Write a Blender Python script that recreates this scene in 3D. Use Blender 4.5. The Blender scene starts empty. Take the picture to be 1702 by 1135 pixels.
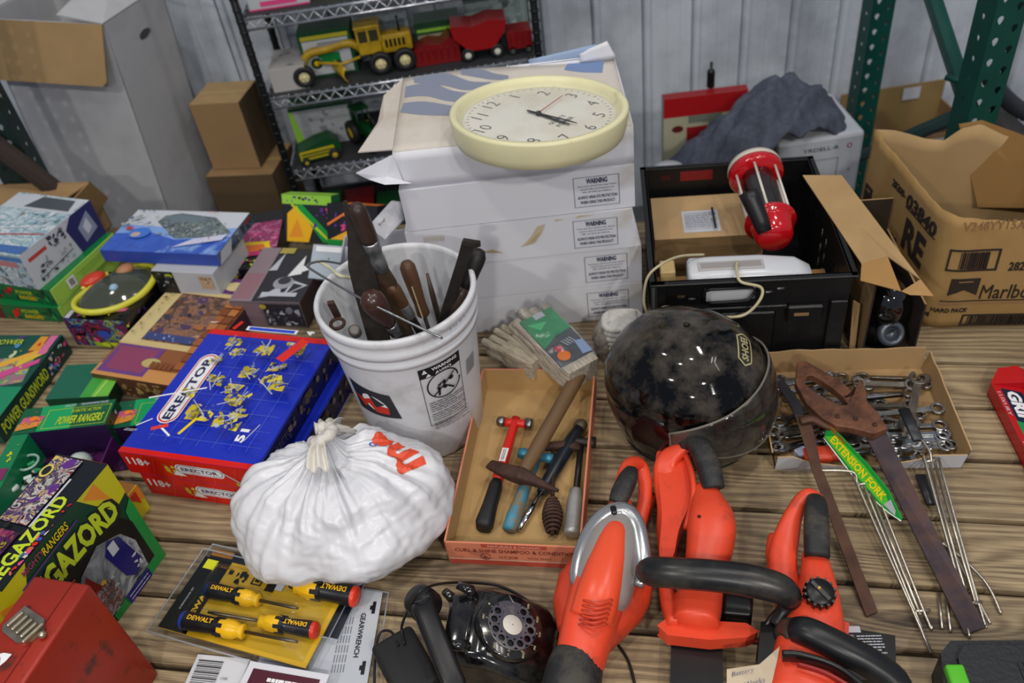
import bpy, bmesh, math, random
from mathutils import Matrix, Vector, noise
from math import sin, cos, pi, radians, tan, atan2, hypot
sc = bpy.context.scene
COL = sc.collection
# ------------------------------------------------------------ camera
CF, CP, CR, CH = 1430.0, radians(41), radians(8.7), 1.36
CU, CV = 851.0, 567.5
vF = Vector((0, cos(CP), -sin(CP)))
R0 = Vector((1, 0, 0)); U0 = Vector((0, sin(CP), cos(CP)))
vR = cos(CR) * R0 - sin(CR) * U0
vU = sin(CR) * R0 + cos(CR) * U0
CO = Vector((0, 0, CH))
cd = bpy.data.cameras.new('camera'); cam = bpy.data.objects.new('camera', cd); COL.objects.link(cam)
cd.sensor_width = 36; cd.lens = CF / 1702 * 36; cd.clip_start = .05; cd.clip_end = 60
mm = Matrix((vR, vU, -vF)).transposed().to_4x4(); mm.translation = CO; cam.matrix_world = mm
cd.dof.use_dof = True; cd.dof.focus_distance = 1.45; cd.dof.aperture_fstop = 3.5
sc.camera = cam
# ------------------------------------------------------------ world, lamps, exposure
sc.view_settings.view_transform = 'Standard'; sc.view_settings.look = 'None'
sc.view_settings.exposure = -.33; sc.view_settings.gamma = 1
w = bpy.data.worlds.new('hall_light'); sc.world = w; w.use_nodes = True
w.node_tree.nodes['Background'].inputs[0].default_value = (.72, .8, 1, 1)
w.node_tree.nodes['Background'].inputs[1].default_value = .33
def lamp(x, y, z, sx, sy, e, c=(1, .95, .88), tgt=None):
    l = bpy.data.lights.new('ceiling_or_fill_lamp', 'AREA'); l.shape = 'ELLIPSE'; l.size = sx; l.size_y = sy
    l.energy = e; l.color = c
    o = bpy.data.objects.new('ceiling_or_fill_lamp', l); COL.objects.link(o); o.location = (x, y, z)
    if tgt: o.rotation_euler = (Vector(tgt) - o.location).to_track_quat('-Z', 'Y').to_euler()
    return o
LAMPS = [(-.7, .1, 3.6, .2, .2, 18), (.5, .9, 3.8, .2, .2, 18), (-2.4, -1.4, 3.6, .25, .25, 76), (1.0, -2.2, 3.2, .25, .25, 92), (-1.0, 1.7, 3.6, .2, .2, 20), (1.4, 1.5, 3.6, .2, .2, 20),  # last two in this row are added to brighten the back wall
         (3.0, .4, 3.8, .12, 1.2, 10), (2.5, .4, 3.8, .12, 1.2, 10), (-.8, -3.8, 3.2, .3, .3, 130), (2.6, -4.0, 4.0, .3, .3, 64)]
for l in LAMPS: lamp(*l)

# ------------------------------------------------------------ helpers
def ray(u, v): return vF * CF + vR * (u - CU) - vU * (v - CV)
def P(u, v, z=0.0):
    d = ray(u, v); return CO + d * ((z - CH) / d.z)
def Y(u, v, y):
    d = ray(u, v); return CO + d * (y / d.y)
def px(q):
    q = Vector(q) - CO; k = q.dot(vF); return CU + CF * q.dot(vR) / k, CV - CF * q.dot(vU) / k
def lin(h):
    h = h.lstrip('#'); r = []
    for i in (0, 2, 4):
        c = int(h[i:i + 2], 16) / 255; r.append(c / 12.92 if c <= .04045 else ((c + .055) / 1.055) ** 2.4)
    return (*r, 1)
_M = {}
def mat(col, rough=.5, metal=0, var=0, sc_=14, bump=0, bsc=60, coat=0, spec=.5, dirt=None, trans=0, alpha=1, stretch=(1, 1, 1), ior=1.45, thr=(.45, .62)):
    key = (col, rough, metal, var, sc_, bump, bsc, coat, spec, dirt, trans, alpha, stretch, thr)
    if key in _M: return _M[key]
    m = bpy.data.materials.new('m_' + col.strip('#')); m.use_nodes = True; nt = m.node_tree; N = nt.nodes; L = nt.links
    b = N['Principled BSDF']; I = b.inputs
    I['Roughness'].default_value = rough; I['Metallic'].default_value = metal; I['Base Color'].default_value = lin(col)
    I['Specular IOR Level'].default_value = spec; I['IOR'].default_value = ior
    if coat: I['Coat Weight'].default_value = coat; I['Coat Roughness'].default_value = .08
    if trans: I['Transmission Weight'].default_value = trans
    if alpha < 1: I['Alpha'].default_value = alpha
    if var or bump or dirt:
        tc = N.new('ShaderNodeTexCoord'); mp = N.new('ShaderNodeMapping'); L.new(tc.outputs['Object'], mp.inputs[0]); mp.inputs['Scale'].default_value = stretch
        cur = None
        if var:
            n = N.new('ShaderNodeTexNoise'); n.inputs['Scale'].default_value = sc_; n.inputs['Detail'].default_value = 6; L.new(mp.outputs[0], n.inputs[0])
            rp = N.new('ShaderNodeValToRGB'); c = lin(col)
            rp.color_ramp.elements[0].position = .3; rp.color_ramp.elements[1].position = .7
            rp.color_ramp.elements[0].color = tuple(x * (1 - var) for x in c[:3]) + (1,); rp.color_ramp.elements[1].color = tuple(min(1, x * (1 + var * .35)) for x in c[:3]) + (1,)
            L.new(n.outputs[0], rp.inputs[0]); cur = rp.outputs[0]
        if dirt:
            n = N.new('ShaderNodeTexNoise'); n.inputs['Scale'].default_value = dirt[2]; n.inputs['Detail'].default_value = 8; n.inputs['Roughness'].default_value = .65; L.new(mp.outputs[0], n.inputs[0])
            rp = N.new('ShaderNodeValToRGB'); rp.color_ramp.elements[0].position = thr[0]; rp.color_ramp.elements[1].position = thr[1]
            rp.color_ramp.elements[0].color = (0, 0, 0, 1); rp.color_ramp.elements[1].color = (dirt[1],) * 3 + (1,)
            L.new(n.outputs[0], rp.inputs[0]); mx = N.new('ShaderNodeMixRGB'); L.new(rp.outputs[0], mx.inputs[0]); mx.inputs[2].default_value = lin(dirt[0])
            if cur: L.new(cur, mx.inputs[1])
            else: mx.inputs[1].default_value = lin(col)
            cur = mx.outputs[0]
        if cur: L.new(cur, I['Base Color'])
        if bump:
            n = N.new('ShaderNodeTexNoise'); n.inputs['Scale'].default_value = bsc; n.inputs['Detail'].default_value = 4; L.new(mp.outputs[0], n.inputs[0])
            bp = N.new('ShaderNodeBump'); bp.inputs['Strength'].default_value = bump; bp.inputs['Distance'].default_value = .01; L.new(n.outputs[0], bp.inputs['Height']); L.new(bp.outputs[0], I['Normal'])
    _M[key] = m; return m

def film_mat(fac=.10, rough=.07, tint='#f4f6f8'):
    m = bpy.data.materials.new('m_clear_film'); m.use_nodes = True; N = m.node_tree.nodes; L = m.node_tree.links; N.remove(N['Principled BSDF'])
    t = N.new('ShaderNodeBsdfTransparent'); t.inputs[0].default_value = lin(tint); g = N.new('ShaderNodeBsdfGlossy'); g.inputs['Roughness'].default_value = rough
    lw = N.new('ShaderNodeLayerWeight'); lw.inputs[0].default_value = .5; pw = N.new('ShaderNodeMath'); pw.operation = 'POWER'; pw.inputs[1].default_value = 5; L.new(lw.outputs['Facing'], pw.inputs[0]); ad = N.new('ShaderNodeMath'); ad.operation = 'ADD'; ad.inputs[1].default_value = fac; L.new(pw.outputs[0], ad.inputs[0])
    n = N.new('ShaderNodeTexNoise'); n.inputs['Scale'].default_value = 28; b = N.new('ShaderNodeBump'); b.inputs['Strength'].default_value = .25; b.inputs['Distance'].default_value = .004; L.new(n.outputs[0], b.inputs['Height']); L.new(b.outputs[0], g.inputs['Normal'])
    mx = N.new('ShaderNodeMixShader'); L.new(ad.outputs[0], mx.inputs[0]); L.new(t.outputs[0], mx.inputs[1]); L.new(g.outputs[0], mx.inputs[2]); L.new(mx.outputs[0], N['Material Output'].inputs[0]); return m
_TX = {}
def text_geo(s, bold=0, shear=0):
    k = (s, bold, shear)
    if k in _TX: return _TX[k]
    c = bpy.data.curves.new('t', 'FONT'); c.body = s; c.size = 1; c.offset = bold; c.shear = shear; c.resolution_u = 2; c.align_x = 'LEFT'
    o = bpy.data.objects.new('t', c); me = bpy.data.meshes.new_from_object(o)
    vs = [v.co.copy() for v in me.vertices]; fs = [tuple(p.vertices) for p in me.polygons]
    bpy.data.objects.remove(o); bpy.data.curves.remove(c); bpy.data.meshes.remove(me)
    if not vs: return [], [], 1
    x0 = min(v.x for v in vs); x1 = max(v.x for v in vs); y0 = min(v.y for v in vs); y1 = max(v.y for v in vs)
    vs = [((v.x - x0) / (x1 - x0), (v.y - y0) / (y1 - y0)) for v in vs]
    _TX[k] = (vs, fs, (x1 - x0) / (y1 - y0)); return _TX[k]

def frame(o, x, y):
    """matrix with origin o, x axis along x, y axis near y, z = normal"""
    x = Vector(x).normalized(); z = x.cross(Vector(y)).normalized(); y = z.cross(x)
    m = Matrix((x, y, z)).transposed().to_4x4(); m.translation = Vector(o); return m
def Rz(a): return Matrix.Rotation(a, 4, 'Z')
def Rx(a): return Matrix.Rotation(a, 4, 'X')
def Ry(a): return Matrix.Rotation(a, 4, 'Y')
def Tr(x, y=0, z=0): return Matrix.Translation((x, y, z) if not hasattr(x, '__len__') else x)
def Sc(x, y, z): return Matrix.Diagonal((x, y, z, 1))

def print_mat(cols, scale=30, dist=1.2, rough=.35, stretch=(1, 1, 1), seed=0):
    """busy printed-photo pattern in the given colours"""
    key = ('print', tuple(cols), scale, dist, stretch, seed)
    if key in _M: return _M[key]
    m = bpy.data.materials.new('m_print'); m.use_nodes = True; N = m.node_tree.nodes; L = m.node_tree.links; b = N['Principled BSDF']; b.inputs['Roughness'].default_value = rough
    tc = N.new('ShaderNodeTexCoord'); mp = N.new('ShaderNodeMapping'); mp.inputs['Scale'].default_value = stretch; mp.inputs['Location'].default_value = (seed * 1.7, seed * .9, 0); L.new(tc.outputs['Object'], mp.inputs[0])
    n = N.new('ShaderNodeTexNoise'); n.inputs['Scale'].default_value = scale; n.inputs['Detail'].default_value = 5; n.inputs['Roughness'].default_value = .6; n.inputs['Distortion'].default_value = dist; L.new(mp.outputs[0], n.inputs[0])
    r = N.new('ShaderNodeValToRGB'); e = r.color_ramp.elements; k = len(cols)
    for i, c in enumerate(cols):
        p = .32 + .36 * i / (k - 1); x = e[i] if i < 2 else e.new(p); x.position = p; x.color = lin(c)
    L.new(n.outputs[0], r.inputs[0]); L.new(r.outputs[0], b.inputs['Base Color']); _M[key] = m; return m
class MB:
    def __init__(s, T=None): s.v = []; s.f = []; s.fm = []; s.sm = []; s.mats = []; s.T = T or Matrix.Identity(4)
    def mi(s, m):
        if m not in s.mats: s.mats.append(m)
        return s.mats.index(m)
    def add(s, vs, fs, m, smooth=False, T=None):
        T = s.T @ T if T is not None else s.T; n = len(s.v); k = s.mi(m)
        s.v += [T @ Vector(v) for v in vs]; s.f += [tuple(n + i for i in f) for f in fs]
        s.fm += [k] * len(fs); s.sm += [smooth] * len(fs); return s
    def box(s, x0, x1, y0, y1, z0, z1, m, bev=0, T=None, seg=1):
        if isinstance(m, dict): # per-face materials: x- x+ y- y+ z- z+
            vs = [(x, y, z) for z in (z0, z1) for y in (y0, y1) for x in (x0, x1)]
            F = {'x-': (0, 4, 6, 2), 'x+': (1, 3, 7, 5), 'y-': (0, 1, 5, 4), 'y+': (2, 6, 7, 3), 'z-': (0, 2, 3, 1), 'z+': (4, 5, 7, 6)}
            T2 = s.T @ T if T is not None else s.T; n = len(s.v); s.v += [T2 @ Vector(v) for v in vs]
            for k, f in F.items(): s.f.append(tuple(n + i for i in f)); s.fm.append(s.mi(m.get(k, m.get('*')))); s.sm.append(False)
            return s
        if bev <= 0: 
            vs = [(x, y, z) for z in (z0, z1) for y in (y0, y1) for x in (x0, x1)]
            return s.add(vs, [(0, 2, 3, 1), (4, 5, 7, 6), (0, 1, 5, 4), (2, 6, 7, 3), (0, 4, 6, 2), (1, 3, 7, 5)], m, False, T)
        bm = bmesh.new(); bmesh.ops.create_cube(bm, size=1)
        for v in bm.verts: v.co = Vector(((x0 + x1) / 2 + v.co.x * (x1 - x0), (y0 + y1) / 2 + v.co.y * (y1 - y0), (z0 + z1) / 2 + v.co.z * (z1 - z0)))
        bmesh.ops.bevel(bm, geom=bm.edges[:], offset=bev, segments=seg, affect='EDGES', profile=.5)
        bm.verts.index_update(); s.add([v.co for v in bm.verts], [tuple(v.index for v in f.verts) for f in bm.faces], m, seg > 1, T); bm.free(); return s
    def poly(s, pts, m, T=None, z=0):
        return s.add([(p[0], p[1], p[2] if len(p) > 2 else z) for p in pts], [tuple(range(len(pts)))], m, False, T)
    def loft(s, rings, m, closed=True, cap=True, smooth=True, T=None, loop=False):
        n = len(rings[0]); vs = [p for r in rings for p in r]; fs = []; R = len(rings)
        for i in range(R if loop else R - 1):
            j2 = (i + 1) % R
            for j in range(n if closed else n - 1):
                k = (j + 1) % n; fs.append((i * n + j, i * n + k, j2 * n + k, j2 * n + j))
        if cap and closed and not loop: fs.append(tuple(range(n))[::-1]); fs.append(tuple((R - 1) * n + j for j in range(n)))
        return s.add(vs, fs, m, smooth, T)
    def path(s, pts, rad, m, n=8, up=None, cap=True, loop=False, sq=2, T=None, smooth=True):
        """sweep: rad = float or list of r or (rx,ry); sq = superellipse power"""
        pts = [Vector(p) for p in pts]; K = len(pts); rings = []; prev = None
        for i, p in enumerate(pts):
            a = pts[(i - 1) % K] if (loop or i > 0) else p; b = pts[(i + 1) % K] if (loop or i < K - 1) else p
            t = (b - a); t = t.normalized() if t.length > 1e-9 else Vector((0, 0, 1))
            ref = Vector(up) if up else (prev if prev is not None else (Vector((0, 0, 1)) if abs(t.z) < .9 else Vector((1, 0, 0))))
            x = ref.cross(t)
            if x.length < 1e-6: x = t.orthogonal()
            x.normalize(); y = t.cross(x); prev = y
            r = rad[i] if isinstance(rad, (list, tuple)) and not (len(rad) == 2 and not isinstance(rad[0], (list, tuple)) and K != 2) else rad
            rx, ry = r if isinstance(r, (list, tuple)) else (r, r)
            ring = []
            for j in range(n):
                a_ = 2 * pi * j / n; c_, s_ = cos(a_), sin(a_)
                ring.append(p + x * (rx * math.copysign(abs(c_) ** (2 / sq), c_)) + y * (ry * math.copysign(abs(s_) ** (2 / sq), s_)))
            rings.append(ring)
        return s.loft(rings, m, cap=cap, loop=loop, T=T, smooth=smooth)
    def lathe(s, prof, m, n=32, T=None, cap=True, smooth=True, a0=0, a1=None):
        if a1 is None:
            rings = [[(max(r, 1e-5) * cos(2 * pi * j / n), max(r, 1e-5) * sin(2 * pi * j / n), z) for j in range(n)] for r, z in prof]
            return s.loft(rings, m, cap=cap, T=T, smooth=smooth)
        rings = [[(r * cos(a0 + (a1 - a0) * j / n), r * sin(a0 + (a1 - a0) * j / n), z) for j in range(n + 1)] for r, z in prof]
        return s.loft(rings, m, closed=False, T=T, smooth=smooth)
    def prism(s, pts, z0, z1, m, T=None, mtop=None, smooth=False):
        n = len(pts); A = sum(pts[i][0] * pts[(i + 1) % n][1] - pts[(i + 1) % n][0] * pts[i][1] for i in range(n))
        if A < 0: pts = pts[::-1]
        vs = [(x, y, z0) for x, y in pts] + [(x, y, z1) for x, y in pts]
        s.add(vs, [(i, (i + 1) % n, n + (i + 1) % n, n + i) for i in range(n)], m, smooth, T)
        s.add(vs, [tuple(range(n))[::-1]], m, False, T); return s.add(vs, [tuple(range(n, 2 * n))], mtop or m, False, T)
    def ell(s, c, rx, ry, rz, m, n=16, T=None):
        rings = []
        for i in range(n // 2 + 1):
            a = -pi / 2 + pi * i / (n // 2); rr = max(cos(a), 1e-3)
            rings.append([(c[0] + rx * rr * cos(2 * pi * j / n), c[1] + ry * rr * sin(2 * pi * j / n), c[2] + rz * sin(a)) for j in range(n)])
        return s.loft(rings, m, T=T)
    def grid(s, fn, nu, nv, m, T=None, smooth=True):
        vs = [fn(i / nu, j / nv) for j in range(nv + 1) for i in range(nu + 1)]
        return s.add(vs, [(j * (nu + 1) + i, j * (nu + 1) + i + 1, (j + 1) * (nu + 1) + i + 1, (j + 1) * (nu + 1) + i) for j in range(nv) for i in range(nu)], m, smooth, T)
    def text(s, t, T, h, m, w=None, bold=.01, shear=0, cx=.5, cy=.5, fn=None):
        vs, fs, asp = text_geo(t, bold, shear); w = w or h * asp
        q = [((x - cx) * w, (y - cy) * h, 0) for x, y in vs]
        if fn: q = [fn(*p) for p in q]
        return s.add(q, fs, m, False, T)
    def build(s, name, parent=None, solid=0, bevel=0, sub=0, angle=35, seg=1, weld=False, off=0):
        me = bpy.data.meshes.new(name); me.from_pydata([tuple(v) for v in s.v], [], s.f)
        for m in s.mats: me.materials.append(m)
        me.polygons.foreach_set('material_index', s.fm); me.polygons.foreach_set('use_smooth', s.sm); me.update()
        o = bpy.data.objects.new(name, me); COL.objects.link(o)
        if parent: o.parent = parent
        if weld: md = o.modifiers.new('w', 'WELD'); md.merge_threshold = 1e-5
        if solid: md = o.modifiers.new('s', 'SOLIDIFY'); md.thickness = solid; md.offset = off
        if bevel: md = o.modifiers.new('b', 'BEVEL'); md.width = bevel; md.limit_method = 'ANGLE'; md.angle_limit = radians(angle); md.segments = seg
        if sub: md = o.modifiers.new('u', 'SUBSURF'); md.levels = sub; md.render_levels = sub
        return o

def tag(o, label=None, cat=None, group=None, kind=None):
    if label: o['label'] = label
    if cat: o['category'] = cat
    if group: o['group'] = group
    if kind: o['kind'] = kind
    return o
def thing(name, label, cat, loc=(0, 0, 0), rz=0, group=None, M=None):
    o = bpy.data.objects.new(name, None); COL.objects.link(o); o.empty_display_size = .05
    if M is not None: o.matrix_world = M
    else: o.location = loc; o.rotation_euler = (0, 0, rz)
    return tag(o, label, cat, group)
def copy_tree(o, parent=None):
    c = o.copy(); COL.objects.link(c); c.parent = parent
    for ch in [x for x in list(COL.objects) if x.parent == o]: copy_tree(ch, c)
    return c

def ground(o):
    """move a thing's origin to the middle of its base, its parts stay where they are"""
    P_ = [c.matrix_basis @ v.co for c in COL.objects if c.parent == o and c.type == 'MESH' for v in c.data.vertices]
    b = Vector(((min(p.x for p in P_) + max(p.x for p in P_)) / 2, (min(p.y for p in P_) + max(p.y for p in P_)) / 2, min(p.z for p in P_)))
    o.location = b
    for c in COL.objects:
        if c.parent == o: c.location -= b
    return o
class Face:
    """2-D drawing on a flat face: x,y run 0..1, y up; real size w x h; each layer a hair above the last"""
    def __init__(s, mb, T, w, h, z=.0006): s.mb, s.T, s.w, s.h, s.z, s.dz = mb, T, w, h, z, .00012
    def nz(s): s.z += s.dz; return s.z
    def poly(s, pts, m):
        pts = [(min(1, max(0, x)) * s.w, min(1, max(0, y)) * s.h) for x, y in pts]
        A = sum(pts[i][0] * pts[(i + 1) % len(pts)][1] - pts[(i + 1) % len(pts)][0] * pts[i][1] for i in range(len(pts)))
        s.mb.poly(pts if A > 0 else pts[::-1], m, s.T, s.nz()); return s
    def rect(s, x0, y0, x1, y1, m): return s.poly([(x0, y0), (x1, y0), (x1, y1), (x0, y1)], m)
    def ell(s, cx, cy, rx, ry, m, n=20, rot=0):
        """rx, ry as fractions of the width"""
        k = s.w / s.h
        return s.poly([(cx + rx * cos(a) * cos(rot) - ry * sin(a) * sin(rot), cy + k * (rx * cos(a) * sin(rot) + ry * sin(a) * cos(rot))) for a in [2 * pi * i / n for i in range(n)]], m)
    def line(s, x0, y0, x1, y1, t, m):
        k = s.w / s.h; dx, dy = x1 - x0, (y1 - y0) / k; l = hypot(dx, dy) or 1; nx, ny = -dy / l * t / 2, dx / l * t / 2 * k
        return s.poly([(x0 + nx, y0 + ny), (x0 - nx, y0 - ny), (x1 - nx, y1 - ny), (x1 + nx, y1 + ny)], m)
    def frame(s, x0, y0, x1, y1, t, m):
        k = s.w / s.h
        s.rect(x0, y0, x1, y0 + t * k, m); s.rect(x0, y1 - t * k, x1, y1, m); s.rect(x0, y0, x0 + t, y1, m); return s.rect(x1 - t, y0, x1, y1, m)
    def text(s, t, x, y, h, m, w=None, rot=0, bold=.01, shear=0, cx=.5, cy=.5, fn=None):
        """h as fraction of face height, w as fraction of face width"""
        s.mb.text(t, s.T @ Tr(x * s.w, y * s.h, s.nz()) @ Rz(rot), h * s.h, m, w=w * s.w if w else None, bold=bold, shear=shear, cx=cx, cy=cy, fn=fn); return s
    def blobs(s, seed, n, ms, x0=0, y0=0, x1=1, y1=1, r=(.01, .05), k=6):
        rd = random.Random(seed)
        for i in range(n):
            cx = x0 + rd.random() * (x1 - x0); cy = y0 + rd.random() * (y1 - y0); a0 = rd.random() * 6
            R = rd.uniform(*r); e = rd.uniform(.35, 1); th = rd.random() * 3.14; q = []
            for j in range(k):
                a = a0 + 2 * pi * j / k; rr = R * rd.uniform(.55, 1.2); X = rr * cos(a); Yv = rr * e * sin(a)
                q.append((min(x1, max(x0, cx + X * cos(th) - Yv * sin(th))), min(y1, max(y0, cy + (X * sin(th) + Yv * cos(th)) * s.w / s.h))))
            s.poly(q, ms[rd.randrange(len(ms))])
        return s
    def lines(s, x0, y0, x1, y1, n, m, t=.35, seed=1, gap=.12):
        """rows of fine print"""
        rd = random.Random(seed); hh = (y1 - y0) / n
        for i in range(n):
            y = y1 - (i + 1) * hh; x = x0; e = x1 - (rd.random() * .25 * (x1 - x0) if i % 3 == 2 else 0)
            while x < e:
                l = min(e - x, (x1 - x0) * rd.uniform(.06, .2)); s.rect(x, y + hh * (1 - t) / 2, x + l * .85, y + hh * (1 + t) / 2, m); x += l
        return s
    def barcode(s, x0, y0, x1, y1, m, seed=3, n=22):
        rd = random.Random(seed); x = x0; u = (x1 - x0) / n / 2
        while x < x1: l = u * rd.choice((.5, .8, 1.4)); s.rect(x, y0, min(x1, x + l), y1, m); x += l + u * rd.choice((.5, .9, 1.3))
        return s
class Carton:
    """rectangular printed box as ONE mesh; local x = front edge, y = depth, z up; origin at front-left bottom"""
    def __init__(s, name, label, cat, FL, FR, BL, z0, z1, mats, group=None, depth=None, width=None, px_=True, tilt=None):
        a, b, c = (P(*FL, z1), P(*FR, z1), P(*BL, z1)) if px_ else (Vector(FL), Vector(FR), Vector(BL))
        x = (b - a); x.z = 0; s.W = width or x.length; x.normalize(); y = Vector((-x.y, x.x, 0)); s.D = depth or (c - a).dot(y); s.H = z1 - z0
        s.M = frame((a.x, a.y, z0), x, y)
        if tilt: s.M = s.M @ tilt
        s.mb = MB(); s.mb.box(0, s.W, 0, s.D, 0, s.H, mats); s.meta = (name, label, cat, group)
        W, D, H = s.W, s.D, s.H
        s.top = Face(s.mb, frame((0, 0, H), (1, 0, 0), (0, 1, 0)), W, D); s.front = Face(s.mb, frame((0, 0, 0), (1, 0, 0), (0, 0, 1)), W, H)
        s.right = Face(s.mb, frame((W, 0, 0), (0, 1, 0), (0, 0, 1)), D, H); s.left = Face(s.mb, frame((0, D, 0), (0, -1, 0), (0, 0, 1)), D, H)
        s.back = Face(s.mb, frame((W, D, 0), (-1, 0, 0), (0, 0, 1)), W, H)
    def build(s, **k):
        n, l, c, g = s.meta; o = s.mb.build(n, **k); o.matrix_world = s.M; s.o = o; return tag(o, l, c, g)
def crv(pts, n=6, loop=False):
    """Catmull-Rom through pts"""
    pts = [Vector(p) for p in pts]; K = len(pts); out = []
    for i in range(K if loop else K - 1):
        g = lambda j: pts[j % K] if loop else pts[min(K - 1, max(0, j))]
        p0, p1, p2, p3 = g(i - 1), g(i), g(i + 1), g(i + 2)
        for t in [j / n for j in range(n)]:
            out.append(.5 * ((2 * p1) + (p2 - p0) * t + (2 * p0 - 5 * p1 + 4 * p2 - p3) * t * t + (3 * p1 - p0 - 3 * p2 + p3) * t ** 3))
    if not loop: out.append(pts[-1])
    return out
def lerp(a, b, t): return a + (b - a) * t
def interp(tab, t):
    """piecewise-linear table [(t, v...)]"""
    for i in range(len(tab) - 1):
        if t <= tab[i + 1][0]:
            k = (t - tab[i][0]) / (tab[i + 1][0] - tab[i][0]); return [lerp(a, b, k) for a, b in zip(tab[i][1:], tab[i + 1][1:])]
    return list(tab[-1][1:])
W_ = lambda: mat('#d9dbe2', .6)
BLK = mat('#0b0b0c', .35); INK = mat('#15161b', .55); WHT = mat('#e6e6e8', .5); CARD = mat('#9f8057', .85, var=.18, sc_=6); CARDL = mat('#b3946a', .85, var=.15, sc_=8)
YEL = mat('#e8c400', .4); YG = mat('#b5c926', .4); GRN = mat('#0f7a3c', .35); DGRN = mat('#06301f', .35); LIME = mat('#8fc740', .4); PINK = mat('#d4457f', .4); BLU = mat('#2748a8', .4); RED = mat('#cf1a14', .4)
ORG = mat('#ee7a1c', .4); PUR = mat('#5a2a80', .4); GREY = mat('#7c7f86', .5); LG = mat('#b9bcc4', .5); STEEL = mat('#9a9b9c', .28, 1, var=.3, sc_=30); RUST = mat('#4a322a', .7, .3, var=.5, sc_=40, bump=.3)
DKST = mat('#46413d', .5, .7, var=.4, sc_=30); CHR = mat('#c9c9c9', .12, 1)
# ------------------------------------------------------------ setting
def wood_mat():
    m = bpy.data.materials.new('m_deck_board'); m.use_nodes = True; nt = m.node_tree; N = nt.nodes; L = nt.links; b = N['Principled BSDF']
    def nd(t, **k):
        n = N.new(t)
        for a, v in k.items(): setattr(n, a, v)
        return n
    def mth(op, a, b_=None):
        n = nd('ShaderNodeMath', operation=op)
        for i, q in enumerate((a, b_)):
            if q is None: continue
            if isinstance(q, (int, float)): n.inputs[i].default_value = q
            else: L.new(q, n.inputs[i])
        return n.outputs[0]
    tc = nd('ShaderNodeTexCoord'); oi = nd('ShaderNodeObjectInfo'); ad = nd('ShaderNodeVectorMath', operation='ADD')
    cmb = nd('ShaderNodeCombineXYZ'); L.new(mth('MULTIPLY', oi.outputs['Random'], 37.), cmb.inputs[0]); L.new(mth('MULTIPLY', oi.outputs['Random'], 11.), cmb.inputs[2])
    L.new(tc.outputs['Object'], ad.inputs[0]); L.new(cmb.outputs[0], ad.inputs[1])
    sp = nd('ShaderNodeSeparateXYZ'); L.new(ad.outputs[0], sp.inputs[0])
    mpv = nd('ShaderNodeMapping'); mpv.inputs['Scale'].default_value = (1.3, 7, 0); L.new(ad.outputs[0], mpv.inputs[0])
    vo = nd('ShaderNodeTexVoronoi'); vo.inputs['Scale'].default_value = 1; L.new(mpv.outputs[0], vo.inputs[0])
    kn = mth('POWER', 2.718, mth('MULTIPLY', mth('MULTIPLY', vo.outputs[0], vo.outputs[0]), -26.))
    mpn = nd('ShaderNodeMapping'); mpn.inputs['Scale'].default_value = (1.6, 9, 4); L.new(ad.outputs[0], mpn.inputs[0])
    n1 = nd('ShaderNodeTexNoise'); n1.inputs['Scale'].default_value = 1; n1.inputs['Detail'].default_value = 2; L.new(mpn.outputs[0], n1.inputs[0])
    g = mth('ADD', mth('ADD', mth('MULTIPLY', n1.outputs[0], 34.), mth('MULTIPLY', sp.outputs[1], 330.)), mth('MULTIPLY', kn, 26.))
    rings = mth('ADD', mth('MULTIPLY', mth('SINE', g), .5), .5)
    mpf = nd('ShaderNodeMapping'); mpf.inputs['Scale'].default_value = (12, 300, 40); L.new(ad.outputs[0], mpf.inputs[0])
    n2 = nd('ShaderNodeTexNoise'); n2.inputs['Scale'].default_value = 1; n2.inputs['Detail'].default_value = 4; L.new(mpf.outputs[0], n2.inputs[0])
    n3 = nd('ShaderNodeTexNoise'); n3.inputs['Scale'].default_value = 5; n3.inputs['Detail'].default_value = 5; L.new(ad.outputs[0], n3.inputs[0])
    t = mth('ADD', mth('ADD', mth('MULTIPLY', rings, .2), mth('MULTIPLY', n2.outputs[0], .55)), mth('MULTIPLY', n3.outputs[0], .42))
    t = mth('SUBTRACT', t, mth('MULTIPLY', mth('POWER', kn, 4.), .5))
    rp = nd('ShaderNodeValToRGB'); e = rp.color_ramp.elements; e[0].position = .2; e[0].color = lin('#36281a'); e[1].position = .84; e[1].color = lin('#b09a72')
    x = e.new(.45); x.color = lin('#6e5a3f'); x = e.new(.64); x.color = lin('#927c58')
    L.new(t, rp.inputs[0])
    hs = nd('ShaderNodeHueSaturation'); L.new(rp.outputs[0], hs.inputs['Color']); L.new(mth('ADD', mth('MULTIPLY', oi.outputs['Random'], .3), .85), hs.inputs['Value']); hs.inputs['Saturation'].default_value = .9
    L.new(hs.outputs[0], b.inputs['Base Color']); b.inputs['Roughness'].default_value = .62
    bp = nd('ShaderNodeBump'); bp.inputs['Strength'].default_value = .35; bp.inputs['Distance'].default_value = .004; L.new(t, bp.inputs['Height']); L.new(bp.outputs[0], b.inputs['Normal'])
    return m
WOOD = wood_mat()
TY = radians(-14.4)   # the table's long direction
tn = Vector((sin(-TY), cos(TY), 0)); td = Vector((cos(TY), sin(TY), 0))
table = thing('plank_table', 'long wooden table of weathered planks carrying all the sale goods', 'table', (0, 0, -.75))
edges = [.22, .36, .50, .64, .778, .902, 1.050, 1.194, 1.335, 1.469, 1.609, 1.749, 1.889, 2.029]
rd = random.Random(4)
for i in range(len(edges) - 1):
    mb = MB(); g = .0055; mb.box(-2.0, 2.0, edges[i] + g, edges[i + 1] - g, -.038, 0, WOOD, bev=.003)
    o = mb.build('plank', table); o.location = (0, 0, .75); o.rotation_euler = (0, 0, TY)
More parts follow.
